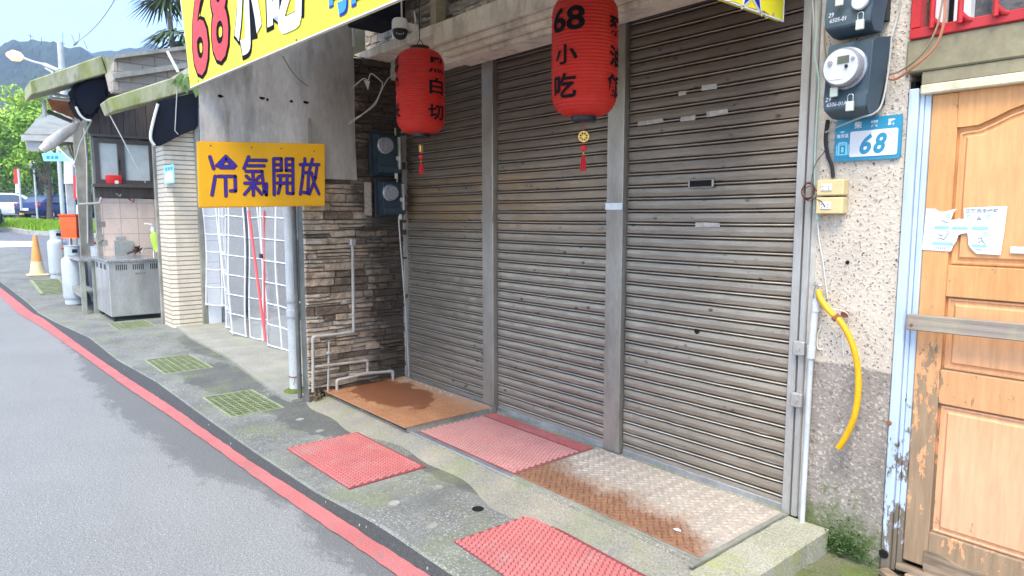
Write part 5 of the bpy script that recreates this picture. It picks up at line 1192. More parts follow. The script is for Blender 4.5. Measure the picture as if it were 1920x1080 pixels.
b = B(); p = onX(617, 662, XS+.01); b.box(p.x-.01, p.x+.012, p.y-.02, p.y+.02, p.z-.012, p.z+.012, .004); b.tube([p+Vector((0, .015, 0)), p+Vector((0, .045, .006))], .006, 8); tag(b.done('valve', 'rail', smooth=True), 'small valve on the short upright pipe', 'valve')
pipe('conduit', 'thin conduit running down beside the left shutter rail', [onX(741, 240, XS), onX(748, 420, XS), onX(762, 600, XS), onX(767, 708, XS)], .008, 'rail', False)
pipe('conduit', 'second thin conduit in the shaded corner above the lantern', [onX(748, 110, XS), onX(741, 240, XS)], .006, 'cable_black', False)
cable('cable', [onX(655, 232, XS+.02), onX(680, 214, XS+.03), onX(705, 190, XS+.04), onX(717, 160, XS+.05), onX(712, 150, XS+.05), onX(696, 138, XS+.06), onX(690, 150, XS+.05), onX(680, 148, XS+.04), onX(655, 170, XS+.02)], .0045, 'cable_white', 'loose white cable looping over the dark upper stones')
cable('cable', [onX(658, 226, XS+.02), onX(700, 200, XS+.03), onX(715, 170, XS+.04), onX(730, 145, XS+.05), onX(750, 138, XS+.06)], .0035, 'cable_white', 'second pale cable reaching from the stones towards the lantern')
b = B(); p = onX(687, 158, XS+.05); b.prism([(p.x, p.y-.025, p.z+.03), (p.x, p.y+.03, p.z+.028), (p.x, p.y+.012, p.z-.045)], (.006, 0, 0)); tag(b.done('tape_end', 'white_plastic'), 'flap of white tape on the loose cable over the stones', 'tape')
# broken hole at the foot of the stones with dry stalks
b = B(); p = onX(605, 722, -5.17); b.box(-5.188, -5.186, p.y-.05, p.y+.03, .02, .10); tag(b.done('wall_hole', 'void'), 'dark broken hole at the foot of the stone wall', 'hole')
b = B(); rj = random.Random(8)
for k in range(16): y = p.y-.08+rj.random()*.12; b.tube([(-5.18, y, .02), (-5.165+rj.uniform(0, .02), y+rj.uniform(-.02, .02), .07), (-5.15+rj.uniform(0, .03), y+rj.uniform(-.04, .04), .09+rj.uniform(0, .05))], .0022, 4)
tag(b.done('dry_stalks', 'cable_tan'), 'dry stalks poking out of the hole at the foot of the stones', 'dry plant')
# grey downpipe
pb = onZ(555, 733, .036); dpx, dpy = pb.x, pb.y
t = thing('downpipe', 'thick grey plastic downpipe standing before the stone wall end', 'downpipe', (dpx, dpy, .03))
b = B(); b.tube([(dpx, dpy, .03), (dpx, dpy, 3.0)], .052, 20); b.done('pipe_run', 'grey_pvc', t, smooth=True)
b = B(); zc = onX(555, 565, dpx).z; b.lathe([(.053, -.035), (.060, -.03), (.060, .03), (.053, .035)], (dpx, dpy, zc-.10), 20); b.done('socket_joint', 'grey_pvc', t, smooth=True)
b = B(); b.lathe([(.054, -.008), (.058, -.008), (.058, .008), (.054, .008)], (dpx, dpy, zc), 20); b.bar((dpx+.05, dpy, zc), (-5.47, dpy+.06, zc), .012, .016); b.done('pipe_clip', 'rail', t)
b = B(); b.lathe([(.053, -.004), (.056, -.004), (.056, .004), (.053, .004)], (dpx, dpy, .17), 20); b.tube([(dpx+.05, dpy-.03, .17), (dpx+.08, dpy-.04, .15), (dpx+.07, dpy-.05, .11)], .003, 5); b.done('tie_wire', 'rust', t)
b = B(); rj = random.Random(13); b.lathe([(.11, 0), (.085, .012), (.058, .03)], (dpx, dpy, .036), 14); 
for v in b.bm.verts: v.co.x += rj.uniform(-.012, .012); v.co.y += rj.uniform(-.012, .012)
b.done('mossy_collar', 'moss_dark', t, smooth=True)
b = B(); pts = [(-5.345, 2.20, .036), (-5.345, 2.20, 2.6)]; b.tube(pts, .018, 12); tag(b.done('dark_pipe', 'dark_wall', smooth=True), 'dark mossy pipe in the gap between downpipe and stones', 'pipe')

# ================================================================ HOUSE WITH TILED PILLAR AND VINYL CURTAIN
th = thing('tiled_house', 'house with cream tiled pillar, mossy concrete eave and doorway closed by a vinyl curtain', 'house', (-8.5, 2.9, 0))
b = B(); b.prism([(-9.98, 2.44, 0), (-9.98, 2.74, 0), (-10.45, 2.74, 0), (-10.45, 2.36, 0), (-10.02, 2.36, 0)], (0, 0, 2.85)); b.done('pillar', 'pillar_tile', th)
b = B(); b.box(-10.53, -10.452, 2.33, 2.42, .0, 2.75); b.done('corner_post', 'old_concrete', th)
b = B(); b.box(-9.975, -9.93, 2.735, 2.80, .0, 3.0, .004); b.done('door_frame', 'iron_grey', th)
b = B(); b.box(-9.97, -9.93, 2.805, 2.98, .0, 3.0); b.box(-9.93, -9.2, 2.99, 3.05, .0, 3.0) if False else None; b.done('white_tile_wall', 'white_tile', th)
b = B(); b.box(-7.0, -5.47, 2.95, 3.1, 0, 3.2); b.box(-9.97, -7.0, 2.9, 3.1, 2.3, 3.2); b.box(-10.9, -9.98, 2.9, 3.1, 0, 3.2); b.done('wall', 'pale_wall', th)
# interior seen through the curtain
b = B(); b.box(-11, -5.47, 6.6, 6.7, 0, 3.0); b.box(-11.1, -11, 3.1, 6.7, 0, 3.0); b.box(-5.6, -5.5, 3.2, 6.7, 0, 3.0); b.done('interior_wall', 'pale_wall', th)
b = B(); b.box(-11, -5.5, 3.05, 6.7, -.02, .03); b.done('interior_floor', 'old_concrete', th)
p = onY(485, 440, 5.5); b = B(); b.box(p.x-.35, p.x+.35, 5.5, 5.55, .03, 2.1, .005); dr = b.done('inner_door', 'yellow_door', th)
p = onY(518, 470, 4.2); t = thing('wash_basin', 'white wash basin inside the doorway behind the vinyl curtain', 'basin', (p.x, 4.2, .03))
b = B(); b.lathe([(.03, .62), (.12, .70), (.20, .80), (.21, .83), (.19, .83), (.17, .79), (.0005, .73)], (p.x, 4.2, .03), 24); b.done('bowl', 'white_plastic', t, smooth=True)
b = B(); b.lathe([(.10, 0), (.07, .1), (.06, .6), (.10, .70)], (p.x, 4.2, .03), 18); b.done('pedestal', 'white_plastic', t, smooth=True)
p = onY(532, 520, 4.0); t = thing('storage_cabinet', 'grey cabinet standing inside behind the vinyl curtain', 'cabinet', (p.x, 4.1, .03))
b = B(); b.box(p.x-.1, p.x+.9, 3.95, 4.5, .03, 1.25, .01); b.done('body', 'iron_grey', t); b = B(); b.box(p.x-.07, p.x+.38, 3.93, 3.9495, .1, 1.2, .004); b.box(p.x+.41, p.x+.87, 3.93, 3.9495, .1, 1.2, .004); b.done('cabinet_door', 'dark_wall', t)
# curtain: three wavy sheets of clear vinyl with white grid tapes and red tapes
cu = thing('vinyl_curtain', 'clear vinyl strip curtain with white grid lines and red tapes in the doorway', 'curtain', (-8.5, 2.85, .04))
def wav(x, z): return 2.86+.05*math.sin(x*5.2)+.025*math.sin(x*11+1)+.02*math.sin(z*3+x*4)
sheets = [(-9.92, -9.30, .30, 0.0), (-9.33, -8.42, .05, -.05), (-8.45, -7.05, .04, 0.0)]
for (x0, x1, zb_, off) in sheets:
    b = B(); n = 26; m_ = 12; g = {}
    for i in range(n+1):
        for j in range(m_+1):
            x = x0+(x1-x0)*i/n; z = zb_+(2.25-zb_)*j/m_; g[i, j] = b.bm.verts.new((x, wav(x, z)+off, z))
    for i in range(n):
        for j in range(m_): b.bm.faces.new((g[i, j], g[i+1, j], g[i+1, j+1], g[i, j+1]))
    o = b.done('vinyl_sheet', 'vinyl', cu, smooth=True)
    b = B()
    def tape(pts, w_):
        for p, q in zip(pts, pts[1:]): b.bar(p, q, .003, w_, (q[0]-p[0] == 0 and (1, 0, 0)) or (0, 0, 1))
    z = zb_+.02
    while z < 2.25:
        b.tube([(x0+(x1-x0)*i/n, wav(x0+(x1-x0)*i/n, z)+off-.004, z+.01*math.sin(x0+i*.3)) for i in range(n+1)], .007, 5); z += .245
    k = max(1, round((x1-x0)/.33))
    for i in range(k+1):
        x = x0+.02+(x1-x0-.04)*i/k; b.tube([(x, wav(x, zz)+off-.004, zz) for zz in [zb_+(2.25-zb_)*j/14 for j in range(15)]], .009, 5)
    b.done('white_grid', 'white_paint', o, smooth=True)
b = B(); ps = [onY(466+32*k/8, 395+245*k/8, 2.775) for k in range(9)]; b.tube(ps, .018, 6); b.done('red_tape', 'pink_tape', cu, smooth=True)
b = B(); ps = [onY(495+1*k/8, 395+215*k/8, 2.775) for k in range(9)]; b.tube(ps, .012, 6); b.done('red_tape', 'pink_tape', cu, smooth=True)
p = onY(493, 480, 2.80); b = B(); b.box(p.x-.04, p.x+.04, 2.77, 2.80, p.z-.025, p.z+.025, .004); b.done('clip', 'black', cu)
b = B(); b.tube([(-9.95, 2.86, 2.27), (-7.0, 2.86, 2.27)], .02, 8); b.done('rail', 'rail', cu)
# concrete eave slab (side fascia seen from the pavement)
def eave(name, x0, x1, tf, tb, bf, bb, par):
    b = B(); P = [(x0, tf.y, tf.z), (x0, tb.y, tb.z), (x0, bb.y, bb.z), (x0, bf.y, bf.z)]; b.prism(P, (x1-x0, 0, 0)); bmesh.ops.bevel(b.bm, geom=b.bm.edges[:], offset=.012, affect='EDGES'); return b.done(name, 'eave', par)
X2 = -9.85
e_tf, e_tb, e_bf, e_bb = onX(203, 184, X2), onX(372, 130, X2), onX(213, 209, X2), onX(372, 166, X2)
eave('eave', X2, -10.45, e_tf, e_tb, e_bf, e_bb, th)
b = B(); b.box(-11.25, X2-.05, e_bb.y+.01, 8, e_bb.z-.02, e_tb.z+.1); b.done('roof_slab', 'eave_top', th)
b = B(); ga = [onX(212, 172, -11.45), onX(214, 110, -11.45), onX(345, 93, -11.45), onX(420, 84, -11.45), onX(420, 190, -11.45)]
b.prism([(-11.45, q.y, q.z) for q in ga], (-.2, 0, 0)); b.done('block_wall', 'block_wall', th)
b = B()
c0, c1 = onX(214, 143, -11.4), onX(420, 113, -11.4); b.bar((-11.40, c0.y, c0.z), (-11.40, c1.y, c1.z), .12, .075); c0, c1 = onX(214, 108, -11.4), onX(420, 82, -11.4); b.bar((-11.45, c0.y, c0.z), (-11.45, c1.y, c1.z), .30, .05); b.done('coping', 'old_concrete', th)
p0, p1 = onX(314, 97, -11.2), onX(334, 135, -11.1); b = B(); b.tube([p0, p1], .022, 6); b.done('stay', 'cable_white', th)
# side board of the shed in shade, and low parapet between
t = thing('rolled_awning', 'rolled navy tarpaulin awning hanging under the lower eave beside the pillar', 'awning', (-10.1, 2.55, 2.5))
b = B(); P = [onX(*q, -9.84) for q in ((296, 190), (372, 172), (372, 240), (335, 252), (312, 268), (300, 274), (289, 272), (283, 262), (284, 245), (290, 215))]
b.prism([(-9.84, q.y, q.z) for q in P], (-.13, 0, 0)); bmesh.ops.bevel(b.bm, geom=[e for e in b.bm.edges], offset=.02, segments=2, affect='EDGES'); b.done('tarpaulin', 'navy', t, smooth=True)
b = B(); b.tube(smooth_pts([onX(*q, -9.83) for q in ((296, 195), (289, 220), (283, 247), (283, 262), (290, 273))]), .02, 6); b.done('pale_hem', 'cable_white', t, smooth=True)
b = B(); b.tube([onX(332, 168, -9.82), onX(330, 205, -9.82), onX(328, 245, -9.82), onX(334, 252, -9.82)], .007, 5); b.done('tie_cord', 'cable_grey', t, smooth=True)
q0, q1 = onX(309, 311, -9.975), onX(327, 343, -9.975)
t = thing('house_number_plate', 'small pale blue number plate on the cream tiled pillar', 'number plate', (-10.2, 2.35, q1.z))
q0 = onY(308, 312, 2.352); q1 = onY(327, 343, 2.352)
b = B(); b.box(q0.x, q1.x, 2.342, 2.358, q1.z, q0.z, .003); b.done('plate', 'plate_pale', t)
b = B(); zz = q0.z-q1.z; b.box(q0.x+.08, q1.x-.03, 2.339, 2.3419, q1.z+zz*.08, q0.z-zz*.36); b.done('number_field', 'white_paint', t)
b = B()
for k in range(3): b.box(q0.x+.10+k*.13, q0.x+.19+k*.13, 2.3395, 2.3417, q0.z-zz*.28, q0.z-zz*.10)
b.done('lettering', 'plate_blue', t)

# ================================================================ KITCHEN SHED
XW = -12.5
ks = thing('kitchen_shed', 'lean-to kitchen shed with dark planks, brown window, beige tiles and mossy eave', 'shed', (XW, 2.4, 0))
y0 = onX(172, 300, XW).y; y1 = onX(291, 300, XW).y
tz1 = onX(230, 372, XW).z; tz0 = .35
def W(px, py, d=0): p = onX(px, py, XW); p.x += d; return p
b = B(); b.box(XW-.15, XW-.02, y0+.01, 3.6, 0, 3.7); b.done('wall', 'old_concrete', ks)
b = B(); a0 = W(188, 372); a1 = W(291, 372); b.box(XW-.019, XW+.012, a0.y, a1.y, 0, a0.z); b.done('tiled_panel', 'beige_tile', ks)
rj = random.Random(17)
for px, py, s_ in ((192, 420, .05), (196, 455, .05), (187, 445, .06), (289, 452, .05)): p = W(px, py); b = B(); b.box(XW+.0125, XW+.014, p.y-s_*.8, p.y+s_*.8, p.z-s_, p.z+s_*.8); b.done('missing_tile', 'old_concrete', ks)
# planks above the window
b = B(); yy = y0-.03; rj = random.Random(18)
while yy < 3.5: wd = rj.uniform(.15, .2); b.box(XW-.0185, XW+.01+rj.uniform(0, .008), yy+.004, yy+wd-.004, W(230, 255).z, 3.75, .003); yy += wd
b.done('plank_wall', 'plank', ks)
# stacked slats between the window and the pillar
b = B(); z = .9; a0 = W(291, 300).y
while z < 2.95: b.box(XW-.018, XW+.05, a0+.012, 3.4, z, z+.055, .004); z += .075
b.done('slat_panel', 'plank', ks)
b = B(); b.box(XW-.018, XW+.09, a0-.03, a0+.010, .3, 2.95, .004); b.done('side_trim', 'alu_brown', ks)
# window
wy0, wy1 = W(176, 300).y, W(287, 300).y; wz1, wz0 = W(230, 262).z, W(230, 346).z
b = B(); f = .07
b.box(XW-.015, XW+.05, wy0, wy1, wz1-f, wz1, .003); b.box(XW-.015, XW+.05, wy0, wy1, wz0, wz0+f, .003); b.box(XW-.015, XW+.05, wy0, wy0+f, wz0+f, wz1-f, .003); b.box(XW-.015, XW+.05, wy1-f, wy1, wz0+f, wz1-f, .003)
ym = W(226, 300).y; b.box(XW-.015, XW+.06, ym-.05, ym+.05, wz0+f, wz1-f, .003); win = b.done('window', 'alu_brown', ks)
b = B(); b.box(XW-.01, XW+.02, wy0+f, ym-.05, wz0+f, wz1-f); b.box(XW-.01, XW+.02, ym+.05, wy1-f, wz0+f, wz1-f); b.done('pane', 'frosted', win)
b = B(); b.box(XW+.061, XW+.085, ym-.045, ym-.025, (wz0+wz1)/2-.13, (wz0+wz1)/2+.03, .004); b.done('handle', 'black', win)
b = B(); b.box(XW+.01, XW+.14, wy0-.06, wy1+.05, wz0-.05, wz0-.003, .004); b.done('sill', 'alu_brown', win)
b = B(); b.box(XW-.015, XW+.02, wy0-.02, wy1+.02, W(230, 370).z, wz0-.052); b.done('apron', 'plank', win)
b = B(); b.box(XW+.02, XW+.10, wy0-.05, wy1+.05, wz1+.02, wz1+.06, .004); b.done('head_trim', 'alu_brown', win)
# front post and braces
b = B(); py0, py1 = onX(151, 460, -13.75).y, onX(177, 460, -13.75).y
b.box(-13.80, -13.75, py0, py1, 0, 3.25, .006); b.done('post', 'old_concrete', ks)
b = B(); b.tube([onX(165, 455, -13.72), onX(163, 300, -13.72), onX(158, 240, -13.72)], .016, 6); b.done('conduit', 'cable_grey', ks, smooth=True)
b = B(); b.tube([onX(172, 225, -12.26), onX(150, 270, -12.26), onX(139, 310, -12.3)], .012, 6); b.tube([onX(200, 205, -12.2), onX(232, 265, -12.0), onX(273, 343, -12.0)], .010, 6); b.done('stay_wire', 'cable_grey', ks, smooth=True)
X1 = -12.0
e_tf, e_tb, e_bf, e_bb = onX(55, 152, X1), onX(190, 104, X1), onX(57, 179, X1), onX(200, 137, X1)
eave('eave', X1, X1-.75, e_tf, e_tb, e_bf, e_bb, ks)
b = B(); P = [onX(*q, X1) for q in ((189, 104), (216, 109), (221, 133), (200, 138))]; b.prism([(X1+.0, q.y+.015, q.z) for q in P], (-.75, 0, 0)); b.done('ridge_block', 'eave', ks)
b = B(); P = [onX(*q, -11.9) for q in ((200, 137), (216, 133), (222, 168), (208, 170))]; b.prism([(-11.9, q.y, q.z) for q in P], (-.15, 0, 0)); b.done('end_pier', 'ledge', ks)
b = B(); b.box(-15.5, -12.52, 2.6, 6, 0, 4.0); b.done('rear_wall', 'dark_wall', ks)
t = thing('tarpaulin_bundle', 'dark navy tarpaulin bundle bulging under the upper mossy eave', 'tarpaulin', (-12.2, 1.9, 3.0))
b = B(); P = [onX(*q, -12.12) for q in ((136, 158), (170, 150), (202, 140), (206, 165), (203, 185), (192, 190), (189, 205), (180, 218), (168, 222), (155, 217), (144, 205), (140, 185))]
b.prism([(-12.12, q.y, q.z) for q in P], (-.6, 0, 0)); bmesh.ops.bevel(b.bm, geom=b.bm.edges[:], offset=.05, segments=2, affect='EDGES'); bmesh.ops.subdivide_edges(b.bm, edges=b.bm.edges[:], cuts=1); rj = random.Random(4)
for v in b.bm.verts: v.co += Vector((rj.uniform(-.03, .03), rj.uniform(-.01, .01), rj.uniform(-.01, .01)))
b.done('cloth', 'navy', t, smooth=True)
b = B(); b.tube(smooth_pts([onX(*q, -12.08) for q in ((142, 200), (150, 215), (160, 224), (170, 226))]), .018, 6); b.done('pale_hem', 'cable_white', t, smooth=True)
# pipes/lumber and a reddish board under the upper eave, lower awning
t = thing('lumber', 'pale poles and a reddish board stored under the upper eave', 'lumber', (-12.6, 1.5, 3.0))
for (pa, pb_, r) in (((92, 175), (136, 183), .022), ((96, 184), (134, 188), .022), ((82, 186), (84, 218), .03)):
    b = B(); b.tube([onX(*pa, -12.6), onX(*pb_, -12.6)], r, 8); b.done('pole', 'cable_white', t, smooth=True)
b = B(); P = [onX(*q, -12.9) for q in ((88, 185), (138, 190), (140, 222), (98, 205))]; b.prism([(-12.9, q.y, q.z) for q in P], (-.05, 0, 0)); b.done('reddish_board', 'rust', t)
b = B(); b.bar(onX(88, 208, -12.7), onX(135, 228, -12.7), .06, .05); b.done('beam', 'plank', t)
t = thing('metal_awning', 'grey metal awning sloping out beyond the kitchen shed post', 'awning', (-14.5, 1.6, 2.7))
q = [onX(45, 254, -14.0), onX(76, 218, -15.5), onX(150, 222, -15.5), onX(146, 256, -14.0)]
b = B(); b.prism([tuple(v) for v in q], (0, 0, .03)); b.done('sheet', 'iron_grey', t)
b = B(); b.bar(onX(40, 258, -13.98), onX(148, 262, -13.98), .04, .09); b.done('gutter', 'ac_steel', t)
b = B(); P = [onX(*q, -14.02) for q in ((47, 263), (78, 264), (72, 284), (52, 282))]; b.prism([(-14.02, v.y, v.z) for v in P], (-.05, 0, 0)); b.done('side_flap', 'ac_steel', t)
b = B(); b.bar(onX(80, 272, -14.3), onX(150, 268, -14.3), .05, .06); b.bar(onX(124, 262, -14.2), onX(134, 292, -14.2), .03, .03); b.bar(onX(130, 262, -14.25), onX(139, 290, -14.25), .03, .03); b.done('support_frame', 'cable_tan', t)
b = B(); b.tube([onX(142, 236, -12.9), onX(118, 252, -12.95), onX(95, 268, -13.0), onX(79, 282, -13.05)], [.06, .085, .09, .06], 12); b.tube([onX(142, 236, -12.9), onX(147, 228, -12.88)], .035, 8)
tag(b.done('wrapped_duct', 'tarp_grey', smooth=True), 'grey wrapped duct slanting down from the shed post under the awning', 'duct')
p = onX(213, 345, XW+.06)
t = thing('plastic_box', 'small red plastic box standing on the brown window sill', 'box', (XW+.07, p.y, wz0-.003)); a, c = onX(199, 345, XW+.07), onX(228, 345, XW+.07)
b = B(); b.box(XW+.02, XW+.13, a.y, c.y, wz0-.003, wz0+.14, .015, seg=2); b.done('body', 'red_plastic', t, smooth=True); b = B(); b.lathe([(.03, 0), (.03, .004), (.0005, .004)], (XW+.131, (a.y+c.y)/2+.03, wz0+.03), 12, (1, 0, 0)); b.done('tag', 'white_plastic', t)
for px, py, wd, lab in ((222, 366, .03, 'small metal hook on the tile edge below the window, nearer the post'), (246, 376, .04, 'rusty metal hook on the tile edge below the window, nearer the pillar')):
    p = onX(px, py, XW+.04); b = B(); b.tube([p+Vector((0, -wd, .03)), p, p+Vector((.03, wd*.6, -.02)), p+Vector((.03, wd, .02))], .012, 6); tag(b.done('hook', 'rail' if px < 230 else 'rust', smooth=True), lab, 'hook')
b = B(); b.tube([onX(148, 383, -12.42), onX(186, 381, -12.42), onX(190, 370, -12.42)], .018, 7); tag(b.done('towel_arm', 'cable_grey', smooth=True), 'grey pipe arm with a spout sticking out from the shed post', 'pipe arm')

# stainless sink cabinet -----------------------------------------------------------
cx0, cx1, cy0, cy1 = -12.22, -11.13, 1.81, 2.50
t = thing('sink_cabinet', 'stainless steel kitchen sink cabinet with slotted vents by the tiled pillar', 'cabinet', ((cx0+cx1)/2, (cy0+cy1)/2, .012))
b = B(); b.box(cx0, cx1, cy0, cy1, .085, .87, .006); b.done('body', 'stainless', t)
b = B(); b.box(cx0-.03, cx1+.03, cy0-.03, cy1+.02, .871, .915, .008); b.done('worktop', 'stainless_top', t)
for g0 in (.10, .32, .55):
    b = B()
    for k in range(6): b.box(cx1-.002, cx1+.0012, cy0+g0+k*.026-.006, cy0+g0+k*.026+.006, .76, .84)
    b.done('vent_slots', 'void', t)
for g0 in (.12, .45, .75):
    b = B()
    for k in range(6): b.box(cx0+g0+k*.03-.006, cx0+g0+k*.03+.006, cy0-.0012, cy0+.002, .76, .84)
    b.done('vent_slots', 'void', t)
for lx, ly in ((cx0+.06, cy0+.06), (cx1-.06, cy0+.06), (cx0+.06, cy1-.06), (cx1-.06, cy1-.06)): b = B(); b.tube([(lx, ly, .013), (lx, ly, .086)], .022, 8); b.done('leg', 'black', t)
b = B(); b.bar((cx1+.0013, cy0+.34, .70), (cx1+.0013, cy0+.48, .70), .002, .03); b.done('maker_badge', 'iron_grey', t)
b = B(); b.lathe([(.014, 0), (.014, .10), (.010, .11)], (cx1-.12, cy1-.06, .915), 10); b.tube(smooth_pts([(cx1-.12, cy1-.06, 1.02), (cx1-.12, cy1-.10, 1.06), (cx1-.12, cy1-.2, 1.05), (cx1-.12, cy1-.22, 1.0)]), .009, 8); b.done('tap', 'chrome', t, smooth=True)
# steel work table --------------------------------------------------------------------
tx0, tx1, ty0, ty1 = -13.50, -12.33, 1.62, 1.86
t = thing('work_table', 'grey steel work table with a lower shelf left of the sink cabinet', 'table', ((tx0+tx1)/2, 1.85, 0))
b = B(); b.box(tx0, tx1+.06, ty0, ty1, .86, .885, .003); b.box(-12.48, tx1+.06, ty1, ty1+.6, .86, .885, .003); b.box(tx0, tx1+.06, ty0-.012, ty0-.0005, .84, .90, .003); b.box(tx1+.061, tx1+.073, ty0, ty1+.6, .84, .90, .003); b.done('table_top', 'stainless_top', t)
for lx, ly in ((tx0+.05, ty0+.03), (tx1-.0, ty0+.03), (tx0+.05, ty1-.05), (tx1-.0, ty1-.05)): b = B(); b.bar((lx, ly, gz(lx)), (lx, ly, .858), .07, .07, (1, 0, 0), .004); b.done('leg', 'iron_grey', t)
b = B(); b.box(tx0+.09, tx1-.04, ty0+.01, ty1-.02, .34, .37, .003); b.bar((tx0+.05, ty0+.03, .30), (tx1, ty0+.03, .30), .03, .08); b.done('lower_shelf', 'iron_grey', t)
p0 = onX(213, 450, -12.35); b = B(); b.box(-12.47, -12.45, onX(213, 450, -12.45).y, onX(250, 450, -12.45).y, .89, onX(213, 452, -12.45).z, .003); b.box(-12.46, -12.449, onX(217, 450, -12.45).y, onX(236, 450, -12.45).y, onX(220, 448, -12.45).z-.02, onX(220, 446, -12.45).z+.02, .002); tag(b.done('splash_panel', 'stainless'), 'steel splash panel standing between the work table and tiled wall', 'splash panel')
b = B(); p = onX(259, 468, -12.2); rj = random.Random(9)
for k in range(40): d = Vector((rj.uniform(-1, 1), rj.uniform(-1, 1), rj.uniform(-.6, 1))).normalized(); b.tube([p, p+d*.075], .01, 4)
b.tube([p, p+Vector((-.05, -.15, -.06))], .018, 8); tag(b.done('scrub_brush', 'bristle'), 'brown bristle brush on the sink cabinet against the tiles', 'brush')
pg = onX(300, 470, -11.6); t = thing('detergent_bottle', 'green detergent bottle with white pump hanging by the tiled pillar', 'bottle', tuple(pg))
b = B(); b.lathe([(.0005, 0), (.075, .005), (.085, .03), (.08, .2), (.06, .27), (.03, .31)], pg, 16, (0, -.25, 1)); b.done('bottle', 'green_bottle', t, smooth=True)
q = pg+Vector((0, -.25, 1)).normalized()*.31; b = B(); b.lathe([(.035, 0), (.035, .05), (.015, .055), (.015, .10)], q, 12, (0, -.25, 1)); b.tube([q+Vector((0, -.02, .10)), q+Vector((0, -.12, .12))], .018, 8); b.done('pump', 'white_plastic', t, smooth=True)
b = B(); b.lathe([(.09, -.01), (.095, .1), (.09, .1)], pg, 14, (0, -.1, 1)); b.done('holder', 'leaf_b', t, smooth=True)

# gas cylinders -----------------------------------------------------------------------
def gas(x, y, z, label, s_=1.0, dark=False):
    t = thing('gas_cylinder', label, 'gas cylinder', (x, y, z), 'grey gas cylinders on the pavement'); r = .172*s_; H = .98*s_; mt = 'gas_grey'
    b = B(); b.lathe([(r*.86, .07*s_), (r*.97, .10*s_), (r, .14*s_), (r, .70*s_), (r*.97, .75*s_), (r*.80, .79*s_), (r*.45, .81*s_), (.0005, .815*s_)], (x, y, z), 32); b.done('body', mt, t, smooth=True)
    b = B(); b.lathe([(r*.86, 0), (r*.88, 0), (r*.88, .075*s_), (r*.86, .075*s_)], (x, y, z), 28); b.done('foot_ring', mt, t, smooth=True)
    # collar with hand-hole facing the street
    b = B(); av = math.atan2(-y, -x); rc = r*.66; n = 40
    for k in range(n):
        a0, a1 = 2*math.pi*k/n, 2*math.pi*(k+1)/n; am = ((a0+a1)/2-av+math.pi) % (2*math.pi)-math.pi
        def ring(zl, zh):
            P = [(x+q*math.cos(a), y+q*math.sin(a), z+zz) for q, a, zz in ((rc, a0, zl), (rc, a1, zl), (rc, a1, zh), (rc, a0, zh))]; b.quad(*P); P = [(x+(rc-.006)*math.cos(a), y+(rc-.006)*math.sin(a), z+zz) for a, zz in ((a0, zl), (a1, zl), (a1, zh), (a0, zh))]; b.quad(*P)
        if abs(am-.35) < .42: ring(.79*s_, .87*s_); ring(.93*s_, H)
        else: ring(.79*s_, H)
    b.lathe([(rc-.006, H-.001), (rc+.006, H), (rc+.006, H+.012), (rc-.006, H+.012)], (x, y, z), n); b.done('collar', mt, t)
    b = B(); b.lathe([(.03, .80*s_), (.03, .86*s_), (.018, .87*s_), (.018, .92*s_), (.03, .925*s_), (.03, .94*s_), (.0005, .945*s_)], (x, y, z), 12); b.done('valve', 'chrome', t, smooth=True)
    return t
c1 = onG(122, 573); c1p = (c1.x-.05, c1.y+.16)
gas(c1p[0], c1p[1], gz(c1p[0])+.013, 'grey gas cylinder standing in front beside the work table')
c2 = onG(93, 523); gas(c2.x, c2.y+.17, gz(c2.x)+.006, 'grey gas cylinder farthest back, beside the traffic cone')
gas(c1p[0]-.15, c1p[1]+.40, gz(c1p[0])+.013, 'shaded gas cylinder half under the work table', .97)
# traffic cone ---------------------------------------------------------------------------
c3 = onG(71, 517); sc_ = (75/FPX)*((c3-_C).dot(_F)); t = thing('traffic_cone', 'tall faded orange and cream traffic cone behind the gas cylinders', 'traffic cone', (c3.x, c3.y, c3.z))
b = B(); b.box(c3.x-.19, c3.x+.19, c3.y-.19, c3.y+.19, c3.z+.004, c3.z+.04, .012); b.done('base', 'cone_cream', t)
b = B(); b.lathe([(.15, .04), (.135, .10), (.102, sc_*.36)], (c3.x, c3.y, c3.z), 24, caps=False); b.done('lower_sleeve', 'cone_cream', t, smooth=True)
b = B(); b.lathe([(.102, sc_*.36), (.04, sc_*.97), (.032, sc_), (.0005, sc_)], (c3.x, c3.y, c3.z), 24, caps=False); b.done('cone', 'cone_orange', t, smooth=True)
# orange bin, stools and buckets under/behind the table -------------------------------------
dd = 12.9
a, c, e = onD(129, 404, dd), onD(161, 404, dd), onD(145, 446, dd)
t = thing('plastic_bin', 'bright orange square plastic bin standing behind the shed post', 'bin', (e.x, e.y, e.z))
w2 = (c-a).length/2; dv = (c-a).normalized(); dn = Vector((dv.y, -dv.x, 0)); cc = (a+c)/2; zt_, zb_ = cc.z, e.z
b = B(); top = [cc+dv*sx*w2+dn*sy*w2*.9 for sx, sy in ((-1, 0), (1, 0), (1, 2), (-1, 2))]; A_ = [(p.x, p.y, zt_) for p in top]; bo = [cc+dv*sx*w2*.85+dn*(sy*w2*.9*.9+.02) for sx, sy in ((-1, 0), (1, 0), (1, 2), (-1, 2))]; B_ = [(p.x, p.y, zb_) for p in bo]
for i in range(4): b.quad(A_[i], A_[(i+1) % 4], B_[(i+1) % 4], B_[i])
b.quad(*A_); b.quad(*B_[::-1]); bmesh.ops.remove_doubles(b.bm, verts=b.bm.verts, dist=.001); bmesh.ops.bevel(b.bm, geom=b.bm.edges[:], offset=.02, segments=2, affect='EDGES'); b.done('body', 'orange_plastic', t, smooth=True)
b = B(); q = [Vector(v)+Vector((0, 0, .012)) for v in A_]; 
for i in range(4): b.bar(q[i], q[(i+1) % 4], .035, .03)
b.done('rim', 'orange_plastic', t)
